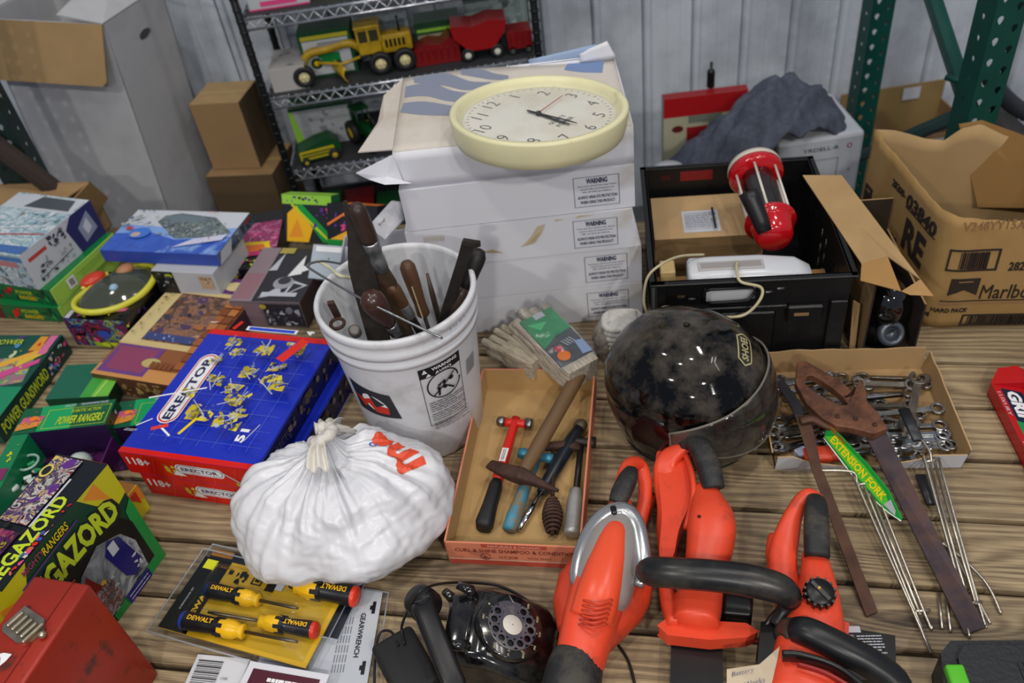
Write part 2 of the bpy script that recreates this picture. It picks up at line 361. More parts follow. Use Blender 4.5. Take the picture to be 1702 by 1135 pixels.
for y in (.45, 1.2, 1.9):
    mb = MB(); mb.box(-1.95, 1.95, y - .045, y + .045, -.13, -.038, WOOD); o = mb.build('support_beam', table); o.location = (0, 0, .75); o.rotation_euler = (0, 0, TY)
for x in (-1.85, 1.85):
    for y in (.45, 1.9):
        mb = MB(); mb.box(x - .045, x + .045, y - .045, y + .045, -.75, -.13, WOOD); o = mb.build('leg', table); o.location = (0, 0, .75); o.rotation_euler = (0, 0, TY)
mb = MB(); mb.box(-5, 5, -3, 3.3, -.85, -.75, mat('#5d5f61', .6, var=.3, sc_=3, bump=.1)); tag(mb.build('floor'), kind='structure')
# ribbed metal wall, ribs every 0.19 m
mw = mat('#ccd3dc', .42, .05, var=.08, sc_=3, dirt=('#7f868f', .5, 2.2)); prof = []
x = -4.9
while x < 5:
    prof += [(x, 0), (x + .001, .028), (x + .007, .028), (x + .008, 0), (x + .014, -.014), (x + .030, -.014), (x + .036, 0), (x + .09, 0), (x + .096, -.0018), (x + .102, 0), (x + .140, 0), (x + .146, -.0018), (x + .152, 0)]; x += .192
mb = MB(); Yw = 3.2
mb.loft([[(a, Yw + b, -.75) for a, b in prof], [(a, Yw + b, 3.2) for a, b in prof]], mw, closed=False, smooth=False)
tag(mb.build('wall_back', solid=.004), kind='structure')
# ------------------------------------------------------------ wire rack with toys
DK = mat('#26282a', .4, .6); WIRE = mat('#c9ced6', .22, .85)
RX0, RX1, RY0, RY1 = -.672, .226, 2.70, 3.08
SH = [(.462), (.2), (-.07), (-.36)]
rack = thing('wire_shelving_rack', 'dark metal wire shelving rack holding toy farm vehicles against the wall', 'shelving', (0, 0, -.75))
def rb(mb, n, **k):
    o = mb.build(n, rack, **k); o.location = (0, 0, .75); return o
for x in (RX0, RX1):
    for y in (RY0, RY1):
        mb = MB(); mb.path([(x, y, -.75), (x, y, 1.1)], .0125, DK, n=10)
        for k in range(52):
            z = -.70 + k * .034; mb.path([(x, y, z), (x, y, z + .006)], .0142, DK, n=8)
        rb(mb, 'post')
for z in SH + [.75]:
    mb = MB()
    for y in (RY0, RY1):
        for zz in (z, z - .032): mb.path([(RX0, y, zz), (RX1, y, zz)], .0042, WIRE, n=6)
        q = []; n = 44
        for k in range(n + 1): q.append((lerp(RX0, RX1, k / n), y, z - (.003 if k % 2 else .029)))
        mb.path(q, .0022, WIRE, n=5)
    for x in (RX0, RX1):
        for zz in (z, z - .032): mb.path([(x, RY0, zz), (x, RY1, zz)], .0042, WIRE, n=6)
        mb.path([(x, lerp(RY0, RY1, k / 18), z - (.003 if k % 2 else .029)) for k in range(19)], .0022, WIRE, n=5)
    for k in range(1, 36): x = lerp(RX0, RX1, k / 36); mb.path([(x, RY0, z + .002), (x, RY1, z + .002)], .0018, WIRE, n=5)
    for k in range(1, 4): y = lerp(RY0, RY1, k / 4); mb.path([(RX0, y, z - .003), (RX1, y, z - .003)], .0026, WIRE, n=5)
    rb(mb, 'wire_shelf')
for z in SH:
    mb = MB(); mb.box(RX0 + .012, RX1 - .012, RY0 + .01, RY1 - .01, z + .004, z + .0065, mat('#2b2d30', .6)); rb(mb, 'dark_shelf_sheet')  # thin dark sheet lying on each shelf
def shelf_box(name, label, u0, u1, y, z0, h, d, mats, group=None, cat='toy box', rz=0):
    v = 100; x0 = None
    def xat(u):
        # find pixel row where this shelf height meets plane y at column u
        best = None
        for v in range(-80, 420, 2):
            q = Y(u, v, y)
            if best is None or abs(q.z - z0) < best[0]: best = (abs(q.z - z0), q.x)
        return best[1]
    a, b = xat(u0), xat(u1)
    return Carton(name, label, cat, (a, y, 0), (b, y, 0), (a, y + d, 0), z0, z0 + h, mats, group, px_=False)
Z1 = .2075
# cartons
WB = mat('#b4b8bc', .5); c = shelf_box('cardboard_box', 'long white and pink carton on the top shelf of the wire rack', 415, 515, 2.74, SH[0] + .0075, .10, .2, {'*': WB, 'y-': WB}, cat='box')
c.front.rect(.2, .1, .8, .25, PINK).rect(.55, .3, .62, .9, GRN).ell(.6, .35, .06, .04, YEL).rect(0, .0, 1, .05, PINK); c.build()
c = shelf_box('cardboard_box', 'small yellow and green carton beside the pink and white one on the top shelf', 519, 556, 2.78, SH[0] + .0075, .09, .12, {'*': mat('#8f9a4a', .5)}, cat='box'); c.front.rect(.1, .1, .5, .9, GRN); c.build()
c = shelf_box('small_carton', 'small plain greyish white carton left of the yellow toy grader', 456, 515, 2.73, Z1, .075, .17, {'*': mat('#aaa7a4', .6)}, cat='box'); c.top.blobs(3, 12, [mat('#7a7f86', .6), mat('#c9b9b0', .6)], r=(.03, .12)); c.build()
c = shelf_box('toy_tractor_box', 'green and yellow window carton with a green tractor picture, behind the yellow grader', 512, 597, 2.80, Z1, .15, .12, {'*': mat('#0d4a26', .4)})
c.front.rect(.05, .84, .95, .93, mat('#b8b030', .4)).rect(.06, .06, .93, .82, mat('#b9bdc2', .3)).rect(.35, .3, .72, .52, GRN).rect(.3, .42, .5, .62, GRN).ell(.25, .32, .11, .11, mat('#143a1e', .5)).ell(.25, .32, .05, .05, YEL).ell(.66, .24, .08, .08, mat('#143a1e', .5)).ell(.66, .24, .035, .035, YEL).lines(.58, .62, .88, .74, 2, PUR, seed=2); c.build()
c = shelf_box('toy_window_box', 'pale grey window carton behind the cab of the yellow grader', 604, 688, 2.88, Z1, .15, .1, {'*': mat('#8e9ba0', .4)}); c.front.rect(.05, .1, .95, .8, mat('#6d7b80', .15)).blobs(5, 10, [mat('#b4bcc0', .4), mat('#59666a', .4)], .1, .15, .9, .75, r=(.03, .1)); c.build()
c = shelf_box('toy_tractor_box', 'low green and cream carton behind the long red toy baler', 697, 770, 2.86, Z1, .105, .1, {'*': mat('#1c4a2a', .4)}); c.front.rect(.04, .08, .96, .62, mat('#a9a284', .5)).rect(.04, .7, .96, .8, LIME); c.build()
c = shelf_box('toy_window_box', 'tall pale green window carton at the right end of the middle shelf', 778, 880, 2.93, Z1, .165, .1, {'*': mat('#7f8f8a', .4)}); c.front.rect(.05, .08, .95, .75, mat('#93a5a3', .2)).blobs(9, 12, [mat('#b4c2c0', .4), mat('#5d6e6a', .4)], .1, .1, .9, .72, r=(.03, .1)).rect(0, .8, 1, .95, mat('#39473f', .5)); c.build()
# toy vehicles
TIRE = mat('#17181a', .6); TY_ = mat('#b8961c', .4, var=.25, sc_=40); TR_ = mat('#7a1014', .35); TG_ = mat('#0c4420', .4)
def wheel(parent, x, y, z, r, w=.022, hub=None, lugs=True):
    mb = MB(); T = Tr(x, y, z) @ Rx(pi / 2)
    mb.lathe([(r * .5, -w / 2), (r * .93, -w / 2), (r, -w * .3), (r, w * .3), (r * .93, w / 2), (r * .5, w / 2), (r * .45, 0)], TIRE, 24, T)
    o = mb.build('wheel', parent); h = MB(); h.lathe([(.001, w * .45), (r * .18, w * .5), (r * .24, w * .3), (r * .5, w * .42), (r * .5, -w * .4), (.001, -w * .4)], hub or mat('#d9cf9a', .4), 20, T)
    for k in range(6): a = k * pi / 3; h.box(r * .2, r * .42, -.003, .003, w * .3, w * .44, hub or mat('#d9cf9a', .4), T=T @ Rz(a))
    h.build('hub', o); return o
def xs(u, v, y): return Y(u, v, y).x
g = thing('toy_road_grader', 'yellow toy road grader with black tyres on the middle shelf', 'toy vehicle', (-.35, 2.80, Z1), radians(3))
mb = MB(); B_ = TY_
mb.box(.0, .075, -.035, .035, .062, .150, B_, bev=.004); mb.box(.004, .072, -.037, .037, .105, .142, mat('#3a3a2a', .2), bev=.002); mb.box(-.004, .08, -.04, .04, .148, .156, B_, bev=.003)
for x in (.0, .035, .071): mb.box(x, x + .007, -.0385, .0385, .1, .15, B_)
mb.build('cab', g)
mb = MB(); mb.box(.075, .175, -.028, .028, .055, .115, B_, bev=.006, seg=2)
for k in range(5): mb.box(.088 + k * .014, .096 + k * .014, -.0295, .0295, .075, .1, BLK)
mb.build('engine_hood', g); mb = MB(); mb.path([(.14, -.01, .11), (.14, -.01, .165)], .004, BLK, n=8); mb.build('exhaust_pipe', g)
mb = MB(); mb.path(crv([(.01, 0, .075), (-.03, 0, .102), (-.1, 0, .095), (-.165, 0, .088), (-.19, 0, .055)], 5), [(.016, .012)] * 21, B_, n=8, sq=5)
mb.path([(-.0, -.03, .06), (-.06, -.038, .05), (-.14, -.02, .06)], .005, B_, n=6); mb.path([(-.0, .03, .06), (-.06, .038, .05), (-.14, .02, .06)], .005, B_, n=6)
mb.box(-.13, -.03, -.008, .008, .1, .115, mat('#8b8d8c', .4), bev=.002)
mb.build('front_frame', g)
mb = MB(); T = Tr(-.085, 0, .026) @ Rz(radians(-68)); mb.grid(lambda a, b: (lerp(-.09, .09, a), -.012 * sin(b * pi), lerp(-.022, .026, b)), 8, 6, B_, T=T); mb.build('blade', g, solid=.003)
mb = MB(); mb.box(-.2, -.175, -.045, .045, .03, .042, B_); mb.build('front_axle', g); mb = MB(); mb.box(.05, .16, -.02, .02, .03, .06, BLK); mb.build('rear_axle', g)
for x, r in ((-.19, .036), (.062, .037), (.142, .037)):
    for y in (-.052, .052): wheel(g, x, y, r, r)
g2 = thing('toy_baler', 'long low red toy implement between the grader and the red hopper wagon', 'toy vehicle', (.0, 2.80, Z1 + .001))
mb = MB(); x0, x1 = xs(694, 115, 2.8), xs(768, 105, 2.8)
mb.prism([(x0, .0), (x1, 0), (x1, .06), (x1 - .03, .085), (x0 + .09, .06), (x0 + .05, .07), (x0, .05)], -.04, .04, TR_, T=Rx(pi / 2))
for k in range(6): mb.box(x0 + .02 + k * .022, x0 + .028 + k * .022, -.043, .043, .012, .055, TR_)
mb.build('body', g2, bevel=.003); 
g3 = thing('toy_hopper_wagon', 'bright red toy hopper wagon with flared sides and small white hubs', 'toy vehicle', (0, 2.79, Z1))
x0, x1 = xs(757, 100, 2.79), xs(847, 90, 2.79); xm = (x0 + x1) / 2; mb = MB()
mb.prism([(x0 + .05, .035), (x1 - .05, .035), (x1 - .01, .085), (x1, .118), (xm + .03, .125), (xm - .02, .112), (x0, .122), (x0 + .004, .085)], -.05, .05, mat('#931316', .3), T=Rx(pi / 2)); mb.build('hopper', g3, bevel=.004)
mb = MB(); mb.box(x0 + .03, x1 - .03, -.03, .03, .02, .034, BLK); mb.path([(x0 + .02, 0, .025), (x0 - .05, 0, .02)], .004, BLK); mb.build('chassis', g3)
for x in (x0 + .045, x1 - .04):
    for y in (-.045, .045): wheel(g3, x, y, .022, .022, .014, hub=mat('#d8d8cc', .4))
g4 = thing('toy_wagon', 'dark red toy wagon box at the far right of the middle shelf', 'toy vehicle', (0, 2.78, Z1))
x0, x1 = xs(846, 88, 2.78), xs(884, 80, 2.78); mb = MB(); mb.prism([(x0, .02), (x1, .02), (x1 + .002, .075), (x0 - .003, .075)], -.04, .04, TR_, T=Rx(pi / 2)); 
for k in range(4): mb.box(lerp(x0, x1, (k + .3) / 4), lerp(x0, x1, (k + .5) / 4), -.043, .043, .025, .072, TR_)
mb.build('wagon_bed', g4, bevel=.002)
for x in (x0 + .012, x1 - .012): wheel(g4, x, -.035, .014, .014, .01, hub=mat('#555555', .4)); wheel(g4, x, .035, .014, .014, .01, hub=mat('#555555', .4))
# lower shelf
Z2 = SH[2] + .0075
c = shelf_box('toy_window_box', 'white and green window carton leaning at the back of the lower shelf', 497, 592, 2.86, Z2, .15, .1, {'*': mat('#1a5a2c', .4), 'y-': mat('#a8adb0', .4)}); c.front.poly([(0, 0), (.16, 0), (.06, .9), (0, 1)], LIME).blobs(11, 7, [mat('#7d8286', .5)], .25, .3, .85, .85, r=(.03, .08)).rect(.0, .92, 1, 1, DGRN); c.build()
g5 = thing('toy_combine', 'green toy combine with a yellow striped side on the lower shelf', 'toy vehicle', (xs(528, 245, 2.77), 2.77, Z2), radians(12))
mb = MB(); mb.prism([(-.075, .01), (.07, .01), (.08, .045), (.05, .075), (0, .07), (-.07, .05)], -.035, .035, TG_, T=Rx(pi / 2))
mb.build('body', g5, bevel=.004); mb = MB(); mb.box(-.066, .054, -.0385, -.0355, .018, .05, mat('#b9a51c', .4)); mb.box(-.06, .048, -.0395, -.038, .026, .031, TG_); mb.box(-.06, .048, -.0395, -.038, .037, .042, TG_); mb.build('yellow_panel', g5)
wheel(g5, .05, -.045, .02, .02, .016, hub=mat('#b9a51c', .4)); wheel(g5, -.05, -.045, .014, .014, .014, hub=mat('#b9a51c', .4))
g6 = thing('toy_tractor', 'green toy tractor with yellow hubs at the back of the lower shelf', 'toy vehicle', (xs(612, 225, 2.82), 2.82, Z2), radians(-60))
mb = MB(); mb.box(-.01, .09, -.018, .018, .03, .075, TG_, bev=.006, seg=2); mb.box(-.06, -.01, -.025, .025, .035, .06, TG_, bev=.004)
for x in (-.055, -.01):
    for y in (-.022, .022): mb.path([(x, y, .05), (x, y, .125)], .003, TG_, n=6)
mb.box(-.062, -.002, -.028, .028, .122, .130, TG_, bev=.002); mb.build('body', g6); mb = MB(); mb.path([(.05, 0, .07), (.05, 0, .13)], .0035, BLK); mb.build('exhaust_pipe', g6)
for y in (-.038, .038): wheel(g6, -.04, y, .042, .042, .022, hub=mat('#c9b01c', .4)); wheel(g6, .07, y * .8, .024, .024, .014, hub=mat('#c9b01c', .4))
# bottom shelf
Z3 = SH[3] + .0075
for u0, u1, y, h, d, co, lb in ((500, 566, 2.80, .10, .12, '#0e4a24', 'dark green toy farm trailer low on the bottom shelf'), (566, 622, 2.84, .08, .1, '#7e1418', 'dark red toy wagon on the bottom shelf'), (625, 668, 2.80, .07, .1, '#0f4a1e', 'small dark green toy implement on the bottom shelf, right end')):
    a, b = xs(u0, 330, y), xs(u1, 320, y); gg = thing('toy_wagon', lb, 'toy vehicle', ((a + b) / 2, y, Z3)); W = (b - a) / 2; m_ = mat(co, .35)
    mb = MB(); mb.prism([(-W * .8, .02), (W * .8, .02), (W, h), (-W, h)], -d / 2, d / 2, m_, T=Rx(pi / 2)); mb.build('wagon_bed', gg, bevel=.004)
    for x in (-W * .6, W * .6):
        for yy in (-d * .5, d * .5): wheel(gg, x, yy, .018, .018, .012, hub=mat('#b9a51c', .4))
# ------------------------------------------------------------ tall white box, brown cartons behind
WBX = mat('#b9babd', .7, var=.08, sc_=5, dirt=('#77777a', .25, 5)); BRN = mat('#957751', .85, var=.1, sc_=5); BRN2 = mat('#ad9064', .85, var=.12, sc_=7); BIN = mat('#5d4527', .9)
g = thing('tall_open_box', 'tall white cardboard box with open flaps and a hand hole in its side', 'box', M=Tr(-1.115, 2.68, -.08) @ Ry(radians(4.5)) @ Rz(radians(-18)))
# local: front-right vertical edge at origin; front face runs to -x, side face runs to +y
HT, HB = .60, -.55; wd = .43; dp = .34
mb = MB(); t = .006
mb.box(-wd, 0, 0, t, HB, HT, WBX); mb.box(-wd, -wd + t, 0, dp, HB, HT, WBX); mb.box(-wd, 0, dp - t, dp, HB, HT, WBX); mb.box(-wd, 0, 0, dp, HB, HB + t, WBX)
# side panel with hand hole
hy, hz, hw, hh = .185, .50, .035, .016
hole = [(hy + (hw - hh) * (1 if abs(a) < pi / 2 else -1) + hh * cos(a), hz + hh * sin(a)) for a in [-pi / 2 + .001 + i * pi / 6 for i in range(7)]] + [(hy - (hw - hh) + hh * cos(a), hz + hh * sin(a)) for a in [pi / 2 + i * pi / 6 for i in range(7)]]
hr = [(hy + hw * cos(a) if abs(cos(a)) > .5 else hy + hw * .75 * cos(a), hz + hh * sin(a)) for a in [i * 2 * pi / 16 for i in range(16)]]
outer = []
for i in range(16):
    a = i * 2 * pi / 16; c_, s_ = cos(a), sin(a); k = min((dp - hy if c_ > 0 else hy) / max(abs(c_), 1e-6), (HT - hz if s_ > 0 else hz - HB) / max(abs(s_), 1e-6)); outer.append((hy + c_ * k, hz + s_ * k))
for xx in (0, -t):
    vs = [(xx, *p) for p in hr] + [(xx, *p) for p in outer]
    mb.add(vs, [(i, (i + 1) % 16, 16 + (i + 1) % 16, 16 + i) if xx < 0 else (i, 16 + i, 16 + (i + 1) % 16, (i + 1) % 16) for i in range(16)], WBX)
cr = [(0, 0, HB), (0, 0, HT), (0, dp, HT), (0, dp, HB)]
for (a0, b0, i0) in ((0, HT, 2), (dp, HT, 6), (dp, HB, 10), (0, HB, 14)): pass
def corner_fill(xx):
    cs = [((dp, HT), 0, 4), ((0, HT), 4, 8), ((0, HB), 8, 12), ((dp, HB), 12, 16)]
    for (cy_, cz_), i0, i1 in cs:
        for i in range(i0, i1):
            p, q = outer[i], outer[(i + 1) % 16]
            if abs(p[0] - q[0]) > 1e-5 and abs(p[1] - q[1]) > 1e-5: mb.add([(xx, *p), (xx, *q), (xx, cy_, cz_)], [(0, 1, 2)], WBX)
corner_fill(0); corner_fill(-t)
mb.build('box_walls', g)
def flap(parent, name, pts, m, mi_=None, th=.005):
    mb = MB(); n = (Vector(pts[1]) - Vector(pts[0])).cross(Vector(pts[2]) - Vector(pts[0])).normalized() * th
    lo = [Vector(p) for p in pts]; hi = [p + n for p in lo]; k = len(pts)
    mb.add(lo, [tuple(range(k))[::-1]], m); mb.add(hi, [tuple(range(k))], mi_ or m)
    mb.add(lo + hi, [(i, (i + 1) % k, k + (i + 1) % k, k + i) for i in range(k)], mi_ or m); return tag(mb.build(name, parent))
flap(g, 'front_flap', [(-wd, 0, HT), (-.0, 0, HT), (-.005, -.06, HT - .155), (-.02, -.065, HT - .168), (-wd, -.065, HT - .168)][::-1], WBX, mat('#9c8058', .85, var=.15, sc_=6))
flap(g, 'side_flap', [(0, 0, HT), (0, dp, HT), (-.13, dp, HT + .09), (-.15, .0, HT + .02)], WBX)
flap(g, 'back_flap', [(-wd, dp, HT), (0, dp, HT), (.07, dp + .05, HT - .05), (-wd, dp + .05, HT + .02)], WBX)
flap(g, 'left_flap', [(-wd, 0, HT), (-wd, dp, HT), (-wd - .10, dp + .0, HT + .05), (-wd - .12, 0, HT + .03)], WBX)
# tape-stained lower front panel
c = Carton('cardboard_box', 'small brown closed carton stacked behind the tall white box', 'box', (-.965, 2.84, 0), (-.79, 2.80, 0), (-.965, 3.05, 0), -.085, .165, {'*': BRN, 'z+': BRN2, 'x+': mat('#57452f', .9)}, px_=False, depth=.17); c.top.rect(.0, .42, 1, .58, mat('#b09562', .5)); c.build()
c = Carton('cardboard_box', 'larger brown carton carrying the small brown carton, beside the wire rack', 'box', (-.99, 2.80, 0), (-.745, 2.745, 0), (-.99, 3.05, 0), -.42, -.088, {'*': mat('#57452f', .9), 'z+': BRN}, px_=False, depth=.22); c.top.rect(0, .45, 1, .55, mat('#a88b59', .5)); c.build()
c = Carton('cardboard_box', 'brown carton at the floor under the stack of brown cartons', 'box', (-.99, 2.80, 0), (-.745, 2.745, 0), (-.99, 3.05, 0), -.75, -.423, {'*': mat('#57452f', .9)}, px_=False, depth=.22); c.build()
# ------------------------------------------------------------ pallet rack frames
TEAL = mat('#0c4a40', .4, .2, var=.15, sc_=20)
def punched(mb, x0, x1, z0, z1, pitch, T, m, r=.0085, rows=2):
    """strip with two columns of teardrop holes, as real openings"""
    W = (x1 - x0) / rows
    for rr in range(rows):
        a0 = x0 + rr * W; z = z0 + (pitch / 2 if rr % 2 else 0)
        if rr % 2: mb.box(a0, a0 + W, -.001, .001, z0, z, m, T=T)
        while z < z1:
            cx, cz = a0 + W / 2, z + pitch / 2; N_ = 12; inn = []; out = []
            for i in range(N_):
                a = 2 * pi * i / N_ + pi / 12; s_, c_ = sin(a), cos(a); rad = r * (1 if s_ > 0 else 1 + .55 * s_ * s_); rx = r * (1 if s_ > 0 else 1 - .3 * abs(s_))
                inn.append((cx + rx * c_, 0, cz + rad * s_)); k = min(W / 2 / max(abs(c_), 1e-6), pitch / 2 / max(abs(s_), 1e-6)); out.append((cx + c_ * k, 0, cz + s_ * k))
            mb.add(inn + out, [(i, N_ + i, N_ + (i + 1) % N_, (i + 1) % N_) for i in range(N_)], m, T=T)
            for sx in (-1, 1):
                for sz in (-1, 1): # corners
                    C_ = (cx + sx * W / 2, 0, cz + sz * pitch / 2)
                    nb = sorted(out, key=lambda p: hypot(p[0] - C_[0], p[2] - C_[2]))[:2]
                    mb.add([C_, nb[0], nb[1]], [(0, 1, 2)], m, T=T)
            z += pitch
TEAL_SHADED = mat('#1c2f2d', .5, .2)  # darker copy of the rack teal, shade put into the left upright's colour
def upright(parent, x, y, rz=0, w=.076, d=.07, TEAL=TEAL):
    T = Tr(x, y, 0) @ Rz(rz); mb = MB(); punched(mb, 0, w, -.75, 1.6, .052, T, TEAL)
    punched(mb, 0, d, -.75, 1.6, .052, T @ Rz(pi / 2), TEAL, rows=1, r=.006)
    punched(mb, 0, d, -.75, 1.6, .052, T @ Tr(w, 0, 0) @ Rz(pi / 2), TEAL, rows=1, r=.006)
    mb.build('upright', parent, solid=.0024)
def brace(parent, a, b, w=.018, TEAL=TEAL):
    mb = MB(); mb.path([a, b], [(w, w), (w, w)], TEAL, n=8, sq=8, up=(0, 0, 1) if abs(a[0] - b[0]) < 9 else None, smooth=False); mb.build('brace', parent)
fr = thing('pallet_rack_frame', 'green punched steel pallet rack upright frame at the right edge', 'rack', (0, 0, 0))
upright(fr, 1.222, 1.89, radians(4), w=.082); upright(fr, 1.335, 2.72, radians(4))
brace(fr, Y(1548, -10, 2.3), Y(1612, 185, 1.95)); brace(fr, Y(1607, 187, 1.95), Y(1425, 262, 2.7)); 
mb = MB(); mb.path([Y(1572, 128, 2.0), Y(1612, 140, 1.95)], .008, TEAL, n=10); mb.build('cross_pin', fr)
# fix coordinates: parts were drawn in world space
fl = thing('pallet_rack_frame', 'dark green rack upright half hidden behind the tall white box at the left edge', 'rack', (0, 0, 0))
upright(fl, -1.475, 2.47, 0, w=.11, TEAL=TEAL_SHADED); brace(fl, Y(-60, 200, 2.44), Y(105, 325, 2.42), .022, mat('#3b302a', .6)); brace(fl, (-1.5, 2.45, -.3), (-1.2, 3.0, -.6))
ground(fr); ground(fl)
# ------------------------------------------------------------ things between the crate and the wall
BOXM = {'*': mat('#b4b8c0', .5)}
g = Carton('storage_box', 'white carton with a line drawing on its side, under the dark jacket', 'box', (.90, 2.30, 0), (1.17, 2.30, 0), (.90, 2.6, 0), -.74, -.012, BOXM, px_=False, depth=.28)
F = g.front; hh = .728
F.text('YRDELL-R', .50, 1 - .055, .018, INK, w=.42); F.ell(.83, 1 - .055, .03, .03, mat('#8a2a35', .5)); F.ell(.83, 1 - .055, .014, .014, W_())
F.frame(.12, .68, .72, .895, .008, mat('#70747c', .6)); F.line(.3, .7, .3, .87, .008, mat('#70747c', .6)); F.line(.3, .80, .55, .80, .008, mat('#70747c', .6)); F.line(.55, .80, .62, .72, .008, mat('#70747c', .6)); F.ell(.86, .83, .014, .014, GREY)
g.build(bevel=.012, seg=2)
g = Carton('farm_toy_carton', 'red topped cream carton standing by the wall behind the crate', 'box', (.641, 2.72, 0), (.93, 2.70, 0), (.641, 2.9, 0), -.74, -.02, {'*': mat('#a8a58c', .5), 'z+': mat('#8e1218', .4)}, px_=False, depth=.04)
g.front.rect(0, .9, 1, 1, mat('#a5141a', .4)).ell(.17, .835, .07, .045, mat('#5d1a1a', .4)).rect(.28, .72, .8, .84, mat('#8e1218', .4)).rect(.3, .86, .7, .9, mat('#6f7468', .5)); g.build()
g = thing('black_pump_bottle', 'slim black bottle with a thin neck standing on the red topped carton', 'bottle', (Y(1180, 168, 2.76).x, 2.76, -.0195))
mb = MB(); mb.lathe([(.001, 0), (.013, 0), (.0135, .004), (.0135, .055), (.011, .062), (.005, .066), (.005, .09), (.001, .0905)], BLK, 20); mb.build('bottle_body', g)
g = thing('white_canister', 'white plastic canister just visible beyond the crate rim', 'container', (Y(1112, 262, 2.35).x, 2.35, -.70)); mb = MB(); mb.lathe([(.001, 0), (.05, 0), (.055, .01), (.055, .61), (.045, .635), (.001, .64)], mat('#c4c9d0', .3), 24); mb.build('canister_body', g)
mb = MB(); 
def jk(a, b):
    # ridge across the drawn width, dropping towards front and back
    x = lerp(.585, 1.165, a); t = b * 2 - 1
    h = interp([(0, -.10), (.12, -.03), (.3, .065), (.5, .145), (.68, .150), (.8, .12), (.93, .02), (1, -.06)], a)[0]
    y = 2.40 + t * .16 * (1 - .35 * a) + .02 * sin(a * 9)
    drop = .17 * abs(t) ** 1.7 * (.6 + .4 * (1 - a)) * (1 if t > 0 else (1 - .25 * a))
    n_ = noise.noise(Vector((x * 5, y * 9 + x * 6, 1))) * .028 + noise.noise(Vector((x * 22 + y * 14, y * 10, 4))) * .014
    rid = (abs(noise.noise(Vector((x * 9 - y * 12, y * 4 + x * 2, 9)))) ) * -.07 - abs(noise.noise(Vector((x * 16 + y * 20, y * 7 - x * 9, 3)))) * .03 + .01
    return (x, y, h - drop + n_ + rid)
mb.grid(jk, 70, 36, mat('#4b5160', .85, var=.3, sc_=60, bump=.25, bsc=300)); o = mb.build('jacket', solid=.006); tag(o, 'crumpled dark grey blue jacket heaped over the white carton', 'jacket')
mb = MB(); mb.grid(lambda a, b: (lerp(.66, .98, a), 2.20 + .04 * b + .02 * sin(a * 7), -.17 + .15 * b ** .7 * (1 - (2 * a - 1) ** 4) + .012 * noise.noise(Vector((a * 9, b * 7, 0)))), 30, 14, mat('#121316', .6)); tag(mb.build('black_bag', solid=.008), 'black fabric bag slumped under the jacket behind the crate', 'bag')
g = thing('brown_wall_carton', 'open brown carton by the wall behind the pallet rack upright', 'box', (1.66, 2.98, 0)); mb = MB()
bx = lambda x0, x1, y0, y1, z0, z1, m: mb.box(x0, x1, y0, y1, z0, z1, m)
bx(-.22, .2, .1, .105, -.74, -.30, mat('#8d7448', .9)); bx(-.22, .2, -.1, -.095, -.74, -.42, BRN); bx(-.22, -.215, -.1, .1, -.74, -.38, BRN); bx(.195, .2, -.1, .1, -.74, -.38, BRN); bx(-.22, .2, -.1, .1, -.745, -.74, BRN); mb.build('box_walls', g)
mb = MB(); mb.box(.03, .1, .0935, .095, -.36, -.31, LG); mb.build('paper_label', g); mb = MB(); mb.box(.05, .15, -.1015, -.1, -.48, -.44, LG); mb.build('paper_label', g)
g = thing('vacuum_hose', 'thick dark grey ribbed hose curving down at the right edge behind the upright', 'hose', (0, 0, 0)); mb = MB()
q = crv([Y(1640, 120, 2.3), Y(1668, 160, 2.3), Y(1710, 190, 2.3), Y(1790, 215, 2.3), Y(1850, 320, 2.3)], 14); mb.path(q, [.026 if i % 2 else .023 for i in range(len(q))], mat('#33353b', .5), n=14); mb.build('hose_tube', g); ground(g)
g = thing('grey_panel', 'dusty grey sloping panel below the hose at the right edge', 'panel', (0, 0, 0)); mb = MB(); q = [Y(1655, 165, 2.45), Y(1760, 260, 2.45), Y(1760, 330, 2.3), Y(1650, 200, 2.3)]; mb.add(q + [p + Vector((0, .02, -.02)) for p in q], [(0, 1, 2, 3), (7, 6, 5, 4), (0, 4, 5, 1), (3, 2, 6, 7), (0, 3, 7, 4), (1, 5, 6, 2)], mat('#4b4845', .8, var=.3)); mb.build('panel_sheet', g); ground(g)
# open brown carton on the table, far left
g = thing('open_carton', 'open brown carton with folded flaps on the back left corner of the table', 'box', M=Tr(P(150, 302, .16)) @ Rz(radians(-14)))
mb = MB(); H_ = -.157; tz = .005
for a in ((-.5, 0, -tz, 0, H_, 0), (-.5, 0, -.14, -.135, H_, 0), (-tz, 0, -.14, 0, H_, 0), (-.5, -.495, -.14, 0, H_, 0), (-.5, 0, -.14, 0, H_, H_ + tz)): mb.box(*a, CARD)
mb.build('box_walls', g)
flap(g, 'inner_flap', [(-.5, -.0, -.0), (0, 0, 0), (-.10, -.11, -.03), (-.5, -.14, -.04)], CARD)
flap(g, 'side_flap', [(0, 0, .0), (0, -.14, 0), (.06, -.14, -.05), (.05, -.02, -.045)][::-1], mat('#55401f', .9), CARD)
mb = MB(); mb.box(-.48, -.22, -.12, -.02, -.15, -.03, mat('#c9cdd4', .6)); o = mb.build('paper_packet', bevel=.006); o.matrix_world = g.matrix_world; tag(o, 'white packet lying inside the open brown carton at the left edge', 'packet')
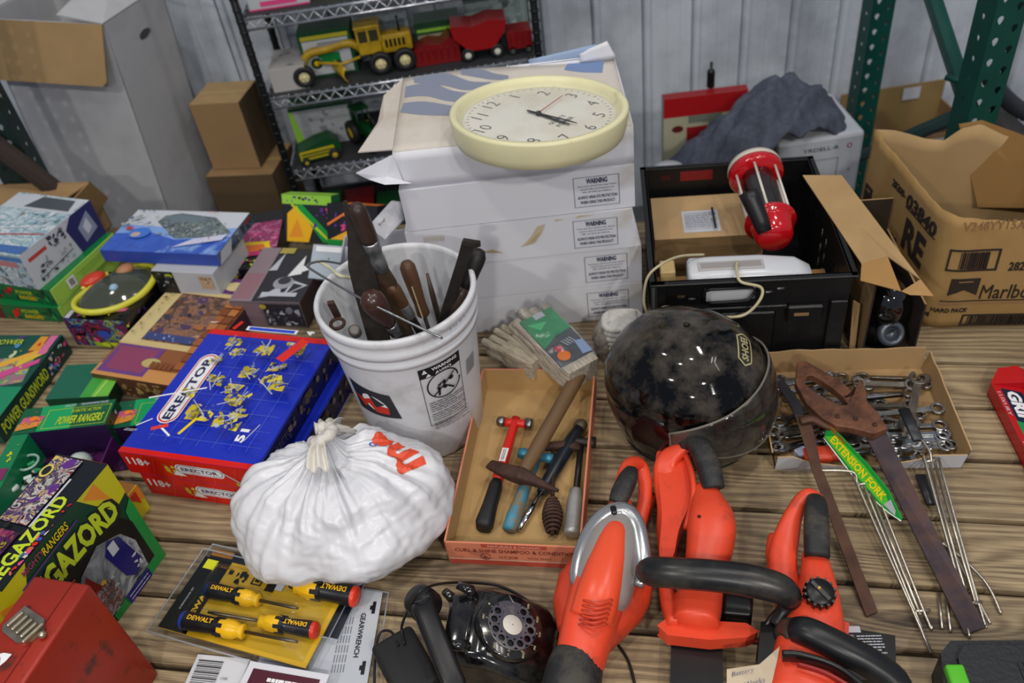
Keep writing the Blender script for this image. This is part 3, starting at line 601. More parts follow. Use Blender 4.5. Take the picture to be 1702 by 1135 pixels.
# ------------------------------------------------------------ printed cartons on the left of the table
def cartonR(name, label, cat, FR, BR, z0, z1, W, mats, group=None, depth=None):
    a, b = P(*FR, z1), P(*BR, z1); y = (b - a).normalized(); x = Vector((y.y, -y.x, 0)); f = a - x * W
    c = Carton(name, label, cat, f, a, f + y, z0, z1, mats, group, px_=False, depth=depth or (b - a).length); return c
SW_ = [mat(h, .35) for h in ('#8fa6c4', '#b9c4d2', '#5d6f8a', '#d3d9e0', '#3b4a66', '#96a09a', '#6d8a86', '#c7ccd2')]
# two green cartons and the blue-white one on top
for i, (z0, z1, sh) in enumerate(((0, .052, 0), (.0525, .104, .012))):
    c = cartonR('action_toy_box', ['dark green toy carton with lime ends, bottom of the stack at the left edge', 'dark green toy carton with a barcode on its lime end, middle of the left stack'][i], 'toy box', [(96, 512), (83, 523 - 40)][i], [(188, 415), (176, 398 - 0)][i], z0, z1, .26,
                {'*': mat('#12713a', .3), 'x+': mat('#9fc952', .4), 'y-': mat('#116034', .3)}, 'stack of toy cartons at the left edge', depth=.27)
    F = c.front; F.rect(.0, .02, .25, .98, mat('#5a1a22', .4)).blobs(40 + i, 14, [RED, mat('#0a3c22', .4), mat('#8a2030', .4)], 0, .1, .5, .9, r=(.02, .05), k=5).text('POWER', .62, .66, .26, YG, w=.22, shear=.3).text('RANGERS', .64, .32, .26, YEL, w=.24, shear=.3).blobs(7, 10, [mat('#0d4526', .4), mat('#1f8a4a', .4)], .76, 0, 1, 1, r=(.02, .05))
    R_ = c.right; R_.rect(.36, .62, .8, .66, mat('#7ea83c', .5)).lines(.40, .35, .75, .6, 3, mat('#7fa63e', .5))
    if i: R_.rect(.20, .25, .31, .86, WHT).barcode(.225, .38, .285, .78, INK)
    else: R_.rect(.40, .3, .5, .95, mat('#a7abb5', .5))
    if i: R_.rect(0, .0, 1, .04, mat('#6f9a35', .5))
    c.build(bevel=.0012)
c = cartonR('model_kit_box', 'pale blue and white model kit carton on top of the green toy cartons', 'toy box', (31, 426), (136, 342), .1045, .215, .26, {'*': print_mat(['#5d7480', '#b9c4cc', '#8ea3ad', '#d3d9dc', '#6f8f94'], 26), 'x+': mat('#b9bcc4', .35), 'z+': print_mat(['#8fb0c0', '#c9d6dc', '#6d97a8', '#dfe5e6', '#4a7f9a'], 16, stretch=(1, 2, 1))}, 'stack of toy cartons at the left edge', depth=.27)
F = c.top; F.rect(.02, .72, .98, .97, mat('#c5cbd2', .35)).poly([(.3, .76), (.93, .76), (.86, .95), (.4, .96)], mat('#4d565c', .4)).blobs(4, 10, SW_, .0, .2, .9, .75, r=(.01, .05)).poly([(0, .02), (1, .02), (1, .14), (0, .1)], mat('#3f6aa8', .35)).line(.1, .22, .98, .36, .02, mat('#b5565a', .4)).line(.05, .3, .95, .5, .012, WHT).blobs(8, 14, SW_, .4, .5, 1, .72, r=(.01, .05))
F = c.front; F.rect(0, .8, 1, .93, mat('#4a79b3', .35)).rect(.3, .62, .9, .78, mat('#b97b7e', .4)).blobs(6, 46, SW_, 0, .05, 1, .7, r=(.01, .06)).blobs(15, 7, [INK], .82, .05, .98, .16, r=(.008, .015), k=4)
F = c.right; F.rect(.0, .0, .62, 1, mat('#bfc2ca', .35)).rect(.06, .7, .3, .8, mat('#b5453f', .4)).poly([(.64, 0), (1, 0), (1, 1), (.7, 1), (.58, .75)], mat('#2e2f63', .35)).poly([(.74, .15), (.94, .3), (.9, .85), (.72, .6)], mat('#8b93ad', .35)).poly([(.8, .3), (.88, .4), (.86, .7), (.78, .55)], mat('#c9cdd8', .35)).blobs(12, 16, [mat('#3b3f48', .4), mat('#6d7078', .4), mat('#23262e', .4)], .3, .62, .55, .95, r=(.02, .05)).blobs(13, 26, [mat('#3b4048', .4), mat('#70747c', .4), mat('#9aa0a4', .4)], .08, .1, .55, .5, r=(.006, .03)).line(.1, .2, .55, .3, .008, INK).line(.22, .35, .24, .62, .008, INK)
c.build(bevel=.0012)
# blue starship carton + carton beneath
c = Carton('toy_box', 'white and black toy carton underneath the long blue model starship carton', 'toy box', (250, 450), (353, 455), (280, 400), .0615, .133, {'*': mat('#b3b5bb', .4), 'z+': mat('#b3b5bb', .4), 'x-': mat('#15171c', .4)}, depth=.17)
c.front.rect(0, 0, .34, 1, mat('#15171c', .4)).ell(.26, .8, .06, .04, mat('#a5b01e', .4)).rect(.74, .3, .95, .85, mat('#b79c7e', .5)).blobs(22, 12, [mat('#3a3d42', .5), mat('#8a8d92', .5)], .02, .3, .3, .95, r=(.02, .05)).blobs(23, 8, [mat('#6b5442', .5), mat('#d3bfa0', .5)], .75, .35, .94, .8, r=(.02, .04)); c.build(bevel=.001)
c = Carton('model_starship_box', 'long blue and white model starship carton at the back of the toy boxes', 'toy box', (165, 416), (360, 424), (189, 347), .134, .17, {'*': mat('#3f62b5', .3), 'z+': mat('#c6cad2', .3), 'x+': mat('#4a5f7c', .3), 'y-': mat('#2c47a0', .3)})
c.top.poly([(0, 0), (1, 0), (1, .42), (.8, .35), (.55, .3), (.3, .45), (0, .52)], print_mat(['#2440a0', '#3a63c4', '#2f52b4', '#7fa3dd'], 9)).poly([(.0, .4), (.3, .45), (.55, .3), (.8, .36), (1, .44), (1, .62), (.6, .5), (.3, .6), (0, .62)], mat('#7fa3dd', .3)).poly([(.3, .86), (.42, .93), (.75, .85), (.98, .5), (.9, .4), (.55, .32), (.42, .5), (.28, .7)], print_mat(['#3a464e', '#68777c', '#4a5a62', '#8d9894', '#5d6a6c'], 60)).poly([(.32, .84), (.42, .9), (.7, .82), (.6, .7), (.4, .72)], mat('#6a7982', .4)).blobs(31, 34, [mat('#7f8b8f', .4), mat('#a7aca6', .4), mat('#59656c', .4), mat('#8d8f84', .4)], .36, .38, .88, .72, r=(.01, .035)).ell(.22, .4, .09, .07, mat('#3f76cf', .3)).ell(.2, .36, .04, .03, mat('#c2a59a', .4)).ell(.1, .5, .03, .022, mat('#c9424a', .4)).poly([(.6, .1), (.96, .3), (.97, .44), (.72, .3)], mat('#c9cbe2', .3)).blobs(16, 9, [mat('#a03040', .4)], .68, .2, .92, .36, r=(.006, .012), k=4).blobs(17, 8, [mat('#26407f', .4)], .05, .9, .19, .96, r=(.008, .014), k=4).blobs(18, 9, [mat('#c77a80', .4)], .64, .9, .84, .95, r=(.006, .01), k=4).blobs(32, 20, SW_, .0, .5, .28, .8, r=(.006, .03))
c.right.poly([(.0, .1), (.3, .05), (.42, .95), (.1, .95)], mat('#b5b9be', .4)).blobs(33, 18, [mat('#2f4a49', .4), mat('#7d8a5c', .4), mat('#8a9aa9', .4), mat('#26323f', .4)], .35, .05, 1, .95, r=(.02, .07)).rect(.75, .7, .95, .92, mat('#8f2a2c', .4)); c.build(bevel=.001)
# mask carton with a domed window
c = Carton('toy_mask_box', 'black toy carton with a yellow ringed clear dome and bright figures', 'toy box', (-1.13, 1.814, 0), (-1.13 + cos(radians(-17)), 1.814 + sin(radians(-17)), 0), (-1.13 - sin(radians(-17)), 1.814 + cos(radians(-17)), 0), 0, .09, {'*': mat('#0c0b0e', .3), 'y-': print_mat(['#0c0b0e', '#0c0b0e', '#8f2a5a', '#141016', '#2a4a9a', '#9ab02a', '#0c0b0e'], 34, 1.5)}, depth=.20, width=.18, px_=False)
c.top.rect(.02, .02, .1, .18, mat('#bdbdc4', .4)).ell(.45, .4, .45, .3, mat('#c7b628', .3), rot=.5).ell(.46, .42, .4, .25, mat('#0c0b0e', .3), rot=.5).poly([(.2, .06), (.9, .2), (.92, .26), (.2, .13)], mat('#c05a86', .4)).blobs(52, 14, [YG, YEL, mat('#1a1a1a', .4)], .3, .04, .9, .2, r=(.02, .06))
c.front.blobs(50, 14, [PINK, mat('#b04a78', .4), BLU, mat('#21408f', .4), mat('#7a2038', .4), YG, mat('#c7603a', .4)], .1, .12, .98, .92, r=(.02, .07)).blobs(51, 8, [YG, mat('#8fae20', .4)], .2, .02, .9, .2, r=(.04, .09)).ell(.58, .5, .1, .08, BLU)
c.right.blobs(53, 14, [PINK, YG, mat('#402050', .4)], .0, .3, .5, .9, r=(.02, .05)); o = c.build(bevel=.001)
mb = MB(); T = Tr(c.W * .54, c.D * .56, .088) @ Rz(1.0) @ Sc(1.02, 1.05, 1.2); rr = []
for k in range(40): a = 2 * pi * k / 40; rr.append((.108 * cos(a), .072 * sin(a), .012 + .006 * cos(2 * a)))
mb.path(rr, .0075, mat('#c9c63c', .25), n=8, loop=True, T=T, cap=False); mb.build('yellow_ring', o)
mb = MB(); mb.grid(lambda a, b: (.105 * cos(2 * pi * a) * (1 - b), .069 * sin(2 * pi * a) * (1 - b), .012 + .03 * (1 - (1 - b) ** 2)), 32, 8, mat('#3f4436', .08, coat=.6), T=T); mb.build('dome_window', o)
mb = MB(); mb.ell((.045, .015, .035), .024, .018, .012, mat('#a5734f', .5), T=T); mb.ell((-.01, -.03, .033), .012, .01, .009, mat('#8fb0c4', .4), T=T); mb.build('toy_face', o)
mb = MB(); mb.ell((-.02, .088, .016), .035, .022, .012, mat('#c23a22', .3), T=T); mb.path([(-.055, .078, .01), (-.02, .108, .012), (.02, .085, .01)], .006, mat('#d9c05a', .3), T=T); mb.build('red_crest', o)
# board game
c = Carton('board_game_box', 'flat purple and orange board game box with a dungeon picture in its middle', 'board game', (150, 620), (300, 644), (317, 455), 0, .06, {'*': mat('#5a3a28', .4), 'z+': mat('#8a5430', .35), 'x+': mat('#3b2530', .4), 'x-': mat('#55306a', .4)}, depth=.40)
F = c.top; GA = [mat(h, .4) for h in ('#6b4a34', '#a0663a', '#3a3a4a', '#7d5a72', '#2c2c38', '#b58a55', '#4c3a5c')]
F.rect(.0, .0, 1, .1, mat('#c48a4e', .4)).rect(.03, .03, .55, .28, mat('#6a3f7c', .4)).poly([(.1, .06), (.5, .06), (.5, .26), (.06, .26)], mat('#8a4060', .4)).ell(.52, .15, .1, .06, mat('#b9a86a', .4)).rect(.0, .28, 1, .33, mat('#c9b27c', .4)).rect(.0, .3, .2, .86, mat('#cdbb86', .4)).rect(.2, .33, .78, .80, print_mat(['#2a2a34', '#6b4a34', '#3a3a4a', '#a0703f', '#54405c', '#b5915a'], 22, 2)).blobs(61, 14, GA, .22, .36, .76, .78, r=(.03, .09)).rect(.22, .34, .76, .4, mat('#3a4478', .4)).blobs(65, 8, [mat('#8f9cc4', .4)], .22, .345, .76, .39, r=(.01, .02)).rect(.2, .79, .95, .83, mat('#c9b27c', .4)).rect(.2, .83, 1, .99, mat('#5a2d6e', .4)).ell(.72, .91, .12, .07, mat('#cdbd86', .4)).blobs(62, 8, [mat('#8a5a3a', .4), mat('#6b6a4a', .4)], .22, .84, .5, .97, r=(.03, .08))
for i in range(9):
    for j in range(2): F.rect(.8 + j * .1, .12 + i * .072, .89 + j * .1, .18 + i * .072, mat(('#9a5a2c', '#7d4522', '#b0703a')[(i + j) % 3], .5))
for i in range(5): F.rect(.55 + i * .05, .1, .59 + i * .05, .15, mat('#7d4522', .5))
F.blobs(64, 26, [mat('#8a4a2a', .4), mat('#7a7a3a', .4)], .06, .36, .15, .84, r=(.01, .022), k=4)
c.front.blobs(63, 26, [mat('#8a7446', .5), mat('#6b4a2a', .5), mat('#3b2a1e', .5), mat('#a58a52', .5)], .3, .1, .95, .9, r=(.02, .06)); c.build(bevel=.001)
# grey fighter carton
c = Carton('model_fighter_box', 'grey and maroon carton with a white toy starfighter picture, left of the bucket', 'toy box', (380, 500), (498, 503), (455, 409), 0, .085, {'*': mat('#6b5f66', .35), 'z+': mat('#2b2930', .35), 'x+': mat('#3c2c2e', .4)}, depth=.23)
c.top.poly([(0, 0), (.32, 0), (.28, 1), (0, 1)], mat('#8a7a80', .35)).rect(.02, .04, .28, .5, mat('#8f6a72', .35)).poly([(.38, .06), (.62, .3), (.66, .12)], LG).poly([(.7, .1), (.98, .3), (.74, .38)], LG).poly([(.74, .14), (.92, .29), (.77, .33)], mat('#2b2930', .35)).poly([(.62, .45), (.72, .85), (.8, .5)], WHT).poly([(.72, .5), (.96, .62), (.7, .66)], WHT).poly([(.3, .55), (.4, .9), (.42, .56)], LG).ell(.62, .33, .14, .13, mat('#9a9aa2', .4)).ell(.62, .37, .09, .08, mat('#35353c', .4)).rect(.4, .09, .9, .16, LG).rect(.3, .88, .52, .99, mat('#a89a48', .4))
c.front.rect(.0, .05, .42, .95, mat('#7f6a70', .35)).rect(.45, .08, .98, .92, mat('#2c2a34', .4)).blobs(66, 30, [LG, mat('#7c7c88', .4), mat('#4a4a5c', .4)], .48, .12, .96, .88, r=(.02, .06)).ell(.47, .85, .05, .04, mat('#b0a03a', .4)); c.build(bevel=.001)
# colourful upright cartons between the starship carton and the bucket
CF_ = [PINK, mat('#b8306a', .4), mat('#e05a94', .4), YEL, mat('#2a2030', .4), mat('#3a7a4a', .4)]
c = Carton('action_figure_box', 'black toy carton with pink figures and a yellow and red burst, beside the starship carton', 'toy box', (372, 452), (455, 440), (480, 345), 0, .07, {'*': mat('#141218', .35), 'x-': mat('#8a8088', .4)}, depth=.28)
c.top.rect(.2, .3, .98, .8, print_mat(['#1a1018', '#c03a7a', '#5a1a3a', '#e07aa8', '#2a1a2a'], 34)).blobs(71, 8, CF_, .25, .35, .95, .75, r=(.03, .08)).poly([(.05, .28), (.3, .2), (.7, .3), (.9, .2), (.8, .42), (.3, .46)], YEL).poly([(.12, .26), (.4, .22), (.75, .32), (.7, .38), (.25, .4)], mat('#e0702a', .4)).rect(.3, .2, .75, .27, mat('#b8306a', .4)).rect(0, .4, .12, 1, mat('#9a929a', .4)).blobs(73, 14, [YG, mat('#2f5a32', .4), PINK], .1, .02, .9, .18, r=(.03, .08)); c.front.blobs(72, 22, [YG, YEL, mat('#5a1a30', .4), mat('#2f4a2a', .4)], .05, .1, .95, .9, r=(.03, .08)); c.build(bevel=.001)
def leaning(name, label, px_bl, px_br, z, W, H, D, tilt, mats, rz=None):
    a, b = P(*px_bl, z), P(*px_br, z); M = frame(a, b - a, Vector((-(b - a).y, (b - a).x, 0))) @ Rx(-tilt)
    mb = MB(); mb.box(0, W, 0, D, 0, H, mats); return mb, M, Face(mb, frame((0, 0, 0), (1, 0, 0), (0, 0, 1)), W, H), Face(mb, frame((0, 0, H), (1, 0, 0), (0, 1, 0)), W, D)
mb, M, F, G = leaning('action_figure_box', '', (474, 400), (547, 404), .06, .15, .13, .05, radians(25), {'*': mat('#20242a', .4), 'z+': LIME, 'x+': mat('#1a6a3a', .4)})
F.rect(0, .8, 1, 1, LIME).blobs(76, 14, [PUR, INK], .1, .84, .9, .97, r=(.02, .04), k=4).poly([(.05, .0), (.5, .0), (.6, .3), (.3, .78), (.1, .6)], mat('#e8b020', .35)).poly([(.1, .1), (.4, .1), (.3, .5)], mat('#e0902a', .4)).poly([(.28, .8), (.42, .8), (1, .12), (1, .0), (.8, 0)], mat('#14903c', .35)).line(.2, .8, .95, .02, .05, YG).blobs(74, 8, [PUR, PINK], .6, .3, .98, .75, r=(.03, .07)); G.rect(0, 0, 1, 1, LIME)
o = mb.build('action_figure_box'); o.matrix_world = M; tag(o, 'toy carton with a lime green header and a yellow wedge, behind the grey fighter carton', 'toy box')
mb, M, F, G = leaning('action_figure_box', '', (545, 408), (618, 414), .07, .15, .115, .05, radians(28), {'*': mat('#17191f', .4), 'x-': mat('#2a2430', .4)})
F.rect(0, 0, 1, .16, mat('#14903c', .35)).poly([(.05, .16), (1, .16), (1, .42), (.5, .45)], mat('#e8a820', .35)).blobs(75, 12, [PINK, PUR, mat('#a04a6a', .4)], .1, .35, .7, .8, r=(.03, .08)).line(0, .5, .6, .99, .05, mat('#e0762a', .4)); G.rect(.3, 0, 1, 1, mat('#e0762a', .4))
o = mb.build('action_figure_box'); o.matrix_world = M; tag(o, 'dark toy carton with an orange and green base, half behind the bucket tools', 'toy box')
mb, M, F, G = leaning('white_figure_packet', '', (512, 462), (560, 466), .085, .10, .09, .02, radians(50), {'*': mat('#a9b3bd', .4)})
F.ell(.5, .6, .02, .03, GRN).rect(.1, .8, .9, .95, WHT); o = mb.build('backing_card'); o.matrix_world = M; tag(o, 'small pale card leaning behind the bucket rim on the grey fighter carton', 'card')
# white carton with raised flap behind the bucket
g = thing('white_carton', 'small white carton with a raised flap and handwriting, behind the bucket', 'box', M=Tr(-.30, 1.74, 0) @ Rz(radians(-4)))
mb = MB()
for a in ((-.10, .08, 0, .004, 0, .15), (-.10, .08, .156, .16, 0, .15), (-.10, -.096, .004, .156, 0, .15), (.076, .08, .004, .156, 0, .15), (-.10, .08, 0, .16, 0, .003)): mb.box(*a, mat('#b9b9bf', .7))
mb.build('box_walls', g)
mb = MB(); iM = g.matrix_basis.inverted(); q = [iM @ Y(612, 376, 1.66), iM @ Y(640, 398, 1.64), iM @ Y(668, 366, 1.68), iM @ Y(662, 336, 1.75), iM @ Y(650, 334, 1.76)]
mb.add(q + [p + Vector((.004, .006, -.003)) for p in q], [(0, 1, 2, 3, 4), (9, 8, 7, 6, 5)] + [(i, 5 + i, 5 + (i + 1) % 5, (i + 1) % 5) for i in range(5)], mat('#cfcfd4', .6))
c0 = (q[0] + q[2]) / 2; FT = frame(c0, q[2] - q[1], q[3] - q[2]); FT.translation += FT.to_3x3() @ Vector((0, 0, .001)); mb.text('Engl', FT @ Tr(.0, .01, 0), .012, INK, shear=.3, bold=0); mb.build('raised_flap', g)
# ------------------------------------------------------------ construction set cartons
EB = {'*': mat('#1b2fb4', .25), 'y-': mat('#cf1810', .25), 'x+': mat('#0d1240', .3), 'x-': mat('#12207a', .3)}
A0, A1 = P(196, 750, .13), P(424, 782, .13); ex = (A1 - A0).normalized(); ey = Vector((-ex.y, ex.x, 0)); EY_ = P(373, 543, .13); 
MET = [mat('#c9b520', .35), mat('#d8c83a', .35), mat('#a89a2a', .35), mat('#b9bdc9', .3), mat('#8a8fa0', .3), mat('#6b6430', .4)]
def model_blob(F, seed, cx, cy, s):
    rd = random.Random(seed)
    F.blobs(seed, 7, MET[:3], cx - s, cy - s * .6, cx + s, cy + s * .6, r=(s * .4, s * .8), k=4); F.blobs(seed + 2, 5, [mat('#7a6a1a', .4), mat('#3a3f6a', .4)], cx - s * .8, cy - s * .5, cx + s * .8, cy + s * .5, r=(s * .12, s * .3), k=5)
    for i in range(3): a = rd.random() * 3.1; l = s * rd.uniform(.5, 1.0); x = cx + rd.uniform(-s, s) * .4; y = cy + rd.uniform(-s, s) * .4; F.line(x - l * cos(a), y - l * sin(a), x + l * cos(a), y + l * sin(a), .007, MET[3 + i % 2])
    F.blobs(seed + 1, 7, MET[3:], cx - s * .7, cy - s * .6, cx + s * .7, cy + s * .6, r=(.006, s * .28), k=5)
for i, (z0, z1, sh, sy) in enumerate(((0, .0645, .022, .0), (.065, .13, 0, 0))):
    o_ = A0 + ex * sh + ey * sy
    c = Carton('construction_set_box', ['red and blue metal construction set carton underneath its twin', 'red and blue metal construction set carton on top, its blue picture lid showing'][i], 'toy box', o_, o_ + ex, o_ + ey, z0, z1, EB, 'pair of construction set cartons', px_=False, depth=.385, width=.318)
    F = c.front
    F.text('118+', .12, .62, .34, WHT, w=.17, bold=.03)
    def pill(F, cx, cy, w, h, m, rot=0):
        k = F.w / F.h; q = []
        for a in range(-90, 91, 15): q.append((w / 2 - h / k / 2 + h / k / 2 * cos(radians(a)), h / 2 * sin(radians(a))))
        for a in range(90, 271, 15): q.append((-w / 2 + h / k / 2 + h / k / 2 * cos(radians(a)), h / 2 * sin(radians(a))))
        q = [(x * F.w, y * F.h) for x, y in q]; q = [((x * cos(rot) - y * sin(rot)) / F.w + cx, (x * sin(rot) + y * cos(rot)) / F.h + cy) for x, y in q]; F.poly(q, m)
    pill(F, .57, .56, .36, .42, WHT); pill(F, .57, .56, .335, .35, mat('#1b2f7a', .3)); pill(F, .57, .56, .325, .31, WHT); F.text('ERECTOR', .57, .56, .17, mat('#182a70', .3), w=.27, bold=.03)
    F.blobs(80, 9, MET, .3, .2, .42, .7, r=(.01, .035)); F.poly([(.36, .25), (.46, .25), (.4, .5)], WHT); F.line(.74, .7, .88, .2, .012, MET[3]); F.blobs(81, 9, MET, .82, .08, .93, .3, r=(.01, .03))
    for k in range(5): F.line(.2 + k * .15, .05, .26 + k * .15, .95, .002, mat('#e2544a', .3))
    F.text('4', .94, .55, .5, mat('#182a70', .3), bold=.09); F.text('4', .94, .55, .46, WHT, bold=.03)
    F = c.right; F.rect(0, .0, 1, .05, mat('#1b3fd0', .25)).rect(0, .93, 1, 1, mat('#1b3fd0', .25))
    F.ell(.1, .5, .06, .06, mat('#0a0c18', .3)); F.text('ERECTOR', .28, .55, .28, mat('#4a4a5e', .3), w=.22)
    F.blobs(83, 22, [mat('#5a4a3a', .4), mat('#3b3b55', .4), mat('#77695a', .4)], .18, .15, .95, .85, r=(.01, .035))
    if i:
        F = c.top; F.rect(0, 0, 1, .035, mat('#cf1810', .25)).rect(0, .955, 1, 1, mat('#cf1810', .25))
        for k in range(7): F.line(.15 + k * .12, .1, .15 + k * .12, .9, .0025, mat('#5d74d8', .3)); F.line(.12, .14 + k * .11, .95, .14 + k * .11, .0025, mat('#5d74d8', .3))
        pill(F, .17, .50, .56 * c.D / c.W, .155 * c.W / c.D, WHT, pi / 2); pill(F, .17, .50, .545 * c.D / c.W, .14 * c.W / c.D, RED, pi / 2); pill(F, .17, .50, .525 * c.D / c.W, .122 * c.W / c.D, WHT, pi / 2)
        F.text('ERECTOR', .17, .50, .055, mat('#1a2350', .3), w=.50 * c.D / c.W, rot=pi / 2, bold=.035)
        for sd, cx, cy, s in ((106, .5, .52, .07), (108, .72, .72, .06), (110, .68, .34, .06), (112, .25, .72, .05), (84, .36, .55, .07), (86, .42, .30, .1), (88, .62, .42, .09), (90, .6, .62, .08), (92, .58, .8, .08), (94, .82, .55, .1), (96, .82, .82, .08), (98, .35, .82, .06), (100, .7, .22, .1), (102, .3, .38, .06), (104, .45, .72, .05)): model_blob(F, sd, cx, cy, s)
        F.line(.06, .3, .42, .42, .012, WHT); F.line(.12, .1, .2, .16, .008, WHT); F.line(.45, .08, .5, .2, .022, YEL); F.line(.28, .12, .4, .06, .014, WHT)
        F.line(.24, .09, .34, .13, .03, mat('#d83a2a', .3)); F.line(.3, .9, .33, .97, .03, RED); F.poly([(.26, .86), (.36, .85), (.36, .88), (.27, .89)], RED); F.rect(.4, .9, .8, .935, WHT).rect(.42, .905, .78, .93, mat('#2547c4', .3))
        F.line(.8, .68, .9, .86, .075, mat('#d8281c', .3)); F.text('4', .9, .92, .05, WHT, rot=pi / 2, bold=.05)
        F.text('51', .88, .12, .05, WHT, rot=pi / 2, bold=.04, w=.11); F.lines(.07, .05, .16, .075, 3, LG, seed=3); F.line(.92, .08, .96, .2, .006, LG); F.lines(.1, .92, .16, .94, 3, WHT, seed=5)
    c.build(bevel=.001)
# ------------------------------------------------------------ sword toy carton at the left edge
DG = mat('#0a4a3c', .3)
a = P(104, 556, .061); b = P(0, 692, .061); y = (a - b).normalized(); x = Vector((y.y, -y.x, 0)); f = b - y * .03 - x * .2
c = Carton('toy_sword_box', 'dark green toy sword carton with yellow lettering along its edge, at the left edge', 'toy box', f, f + x, f + y, 0, .061, {'*': DG, 'x+': mat('#06302c', .3)}, px_=False, width=.2, depth=(a - b).length + .03)
F = c.top; F.rect(0, 0, 1, .4, mat('#13855a', .3)).poly([(.3, .35), (.95, .45), (.85, .75), (.3, .7)], print_mat(['#1d8a6a', '#4a90c0', '#c9b43a', '#1d8a6a', '#c05a8a', '#2a6a5a'], 24)).blobs(111, 8, [mat('#4a90c0', .4), YEL, YG, mat('#c9c9a0', .4), PUR], .3, .6, .62, .98, r=(.02, .06)).poly([(.7, .6), (.98, .78), (.96, .86), (.66, .72)], mat('#d8b43a', .3)).poly([(.55, .46), (.98, .66), (.96, .71), (.5, .54)], mat('#c94a8a', .3)).poly([(.45, .58), (.92, .8), (.9, .84), (.45, .66)], mat('#e0a83a', .35)).poly([(.86, .76), (.97, .76), (.97, .98), (.86, .98)], mat('#d06a9a', .35)).poly([(.7, .8), (.86, .8), (.84, .97), (.73, .97)], mat('#d8902a', .35)).blobs(112, 12, [YG, RED, YEL], .6, .55, .9, .9, r=(.01, .03)).rect(0, .02, .7, .1, mat('#8a6a70', .4)).text('POWER', .35, .9, .06, YG, w=.4)
F = c.right; F.text('POWER GUNSWORD', .36, .5, .5, YG, w=.62, shear=.15, bold=.02); F.blobs(113, 14, [PINK, mat('#c04a70', .4), LG], .74, .2, .98, .9, r=(.01, .03)).blobs(114, 10, [BLU, mat('#c9b9a0', .4), mat('#5a8ac0', .4)], .66, .2, .8, .9, r=(.01, .03)); c.build(bevel=.001)
# ------------------------------------------------------------ figure window cartons
def figure_box(label, top4, z1, group, full=True):
    BL, BR, FRp, FLp = top4; a, b = P(*BL, z1), P(*BR, z1); x = (b - a); x.z = 0; W = x.length; x.normalize(); y = Vector((-x.y, x.x, 0)); dh = abs((P(*FRp, z1) - b).dot(y))
    M = frame((a.x, a.y, 0), x, y); g = thing('figure_window_box', label, 'toy box', M=M, group=group); GB = mat('#0b5a38', .3); L_ = .30 if full else .16
    mb = MB(); mb.box(0, W, -dh, 0, 0, z1, {'*': GB, 'y-': mat('#25103a', .4), 'x+': mat('#0c3a26', .3)})
    F = Face(mb, frame((0, -dh, z1), (1, 0, 0), (0, 1, 0)), W, dh); F.poly([(.26, 0), (.62, 0), (.55, 1), (.2, 1)], mat('#119a58', .3)).frame(.3, .08, .98, .82, .006, YG).text('ROBOTIC ACTION', .72, .68, .13, YG, w=.32, shear=.2).text('POWER RANGERS', .69, .34, .32, YG, w=.5, shear=.25, bold=.025).text('DELUXE', .52, .92, .09, LG, w=.12).text('TRANSFORMING FIGURE', .78, .92, .09, LG, w=.3).poly([(.02, .1), (.26, .3), (.28, .6), (.05, .6)], mat('#c05a80', .4)).poly([(.02, .1), (.26, .2), (.28, .42), (.02, .35)], mat('#c98a3a', .4)).blobs(120, 18, [ORG, mat('#c03a2a', .4), mat('#8a6a5a', .4), mat('#d88a3a', .4), mat('#b5456a', .4)], .03, .08, .26, .95, r=(.01, .035)).ell(.17, .5, .04, .035, ORG)
    F = Face(mb, frame((W, -dh, 0), (0, 1, 0), (0, 0, 1)), dh, z1); F.blobs(121, 16, [mat('#6a5a2a', .4), mat('#7a3a4a', .4), mat('#3a5a2a', .4), LG], .2, .15, .8, .9, r=(.04, .1))
    mb.build('header_block', g)
    mb = MB(); mb.box(0, W, -L_, -dh, 0, .006, print_mat(['#12061a', '#2a0f38', '#1a0a22', '#5a1a5a', '#20102c'], 12)); (mb.box(0, W * .18, -L_, -dh, .006, z1 * .98, {'*': mat('#10784a', .3)}) if full else 0); mb.box(W - .004, W, -L_, -dh, .006, z1 * .55, mat('#4a1650', .4)); 
    F = Face(mb if full else MB(), frame((0, -L_, z1 * .98), (1, 0, 0), (0, 1, 0)), W * .18, L_ - dh); F.blobs(122, 9, [YG, YEL], .12, .6, .88, .86, r=(.05, .12), k=5).rect(.1, .4, .9, .55, mat('#7a2a5a', .4)); mb.build('tray', g)
    return g, W, dh, L_
g, W, dh, L_ = figure_box('open fronted green window carton with a white and green robot toy lying in it', ((42, 680), (193, 663), (177, 705), (32, 716)), .09, 'green figure window cartons')
def botbits(parent, name, seed, cx, cy, z, s, cols):
    rd = random.Random(seed); mb = MB()
    for i in range(16):
        a = rd.random() * 6.3; r = rd.random() * s; x, y_ = cx + r * cos(a), cy + r * sin(a) * .8; m = cols[rd.randrange(len(cols))]; q = s * rd.uniform(.12, .3)
        T = Tr(x, y_, z + rd.random() * .02) @ Rz(rd.random() * 3) @ Rx(rd.uniform(-.4, .4))
        if i % 3: mb.box(-q, q, -q * .45, q * .45, -q * .3, q * .3, m, bev=q * .1, T=T)
        else: mb.lathe([(q * .2, -q * .3), (q * .7, -q * .3), (q * .8, 0), (q * .7, q * .3), (q * .2, q * .3)], m, 16, T)
    mb.box(cx - s * .5, cx + s * .5, cy - s * .22, cy + s * .22, .006, z, cols[0], bev=.003)
    return mb.build(name, parent)
WT = mat('#c3cfc8', .3); GT = mat('#17834f', .3); BT = mat('#16181c', .3)
botbits(g, 'robot_body', 5, W * .3, -dh - .10, .035, .055, [WT, GT, BT, WT]); botbits(g, 'robot_torso', 9, W * .62, -dh - .075, .035, .045, [BT, WT, mat('#c3bd6a', .3), LG]); 
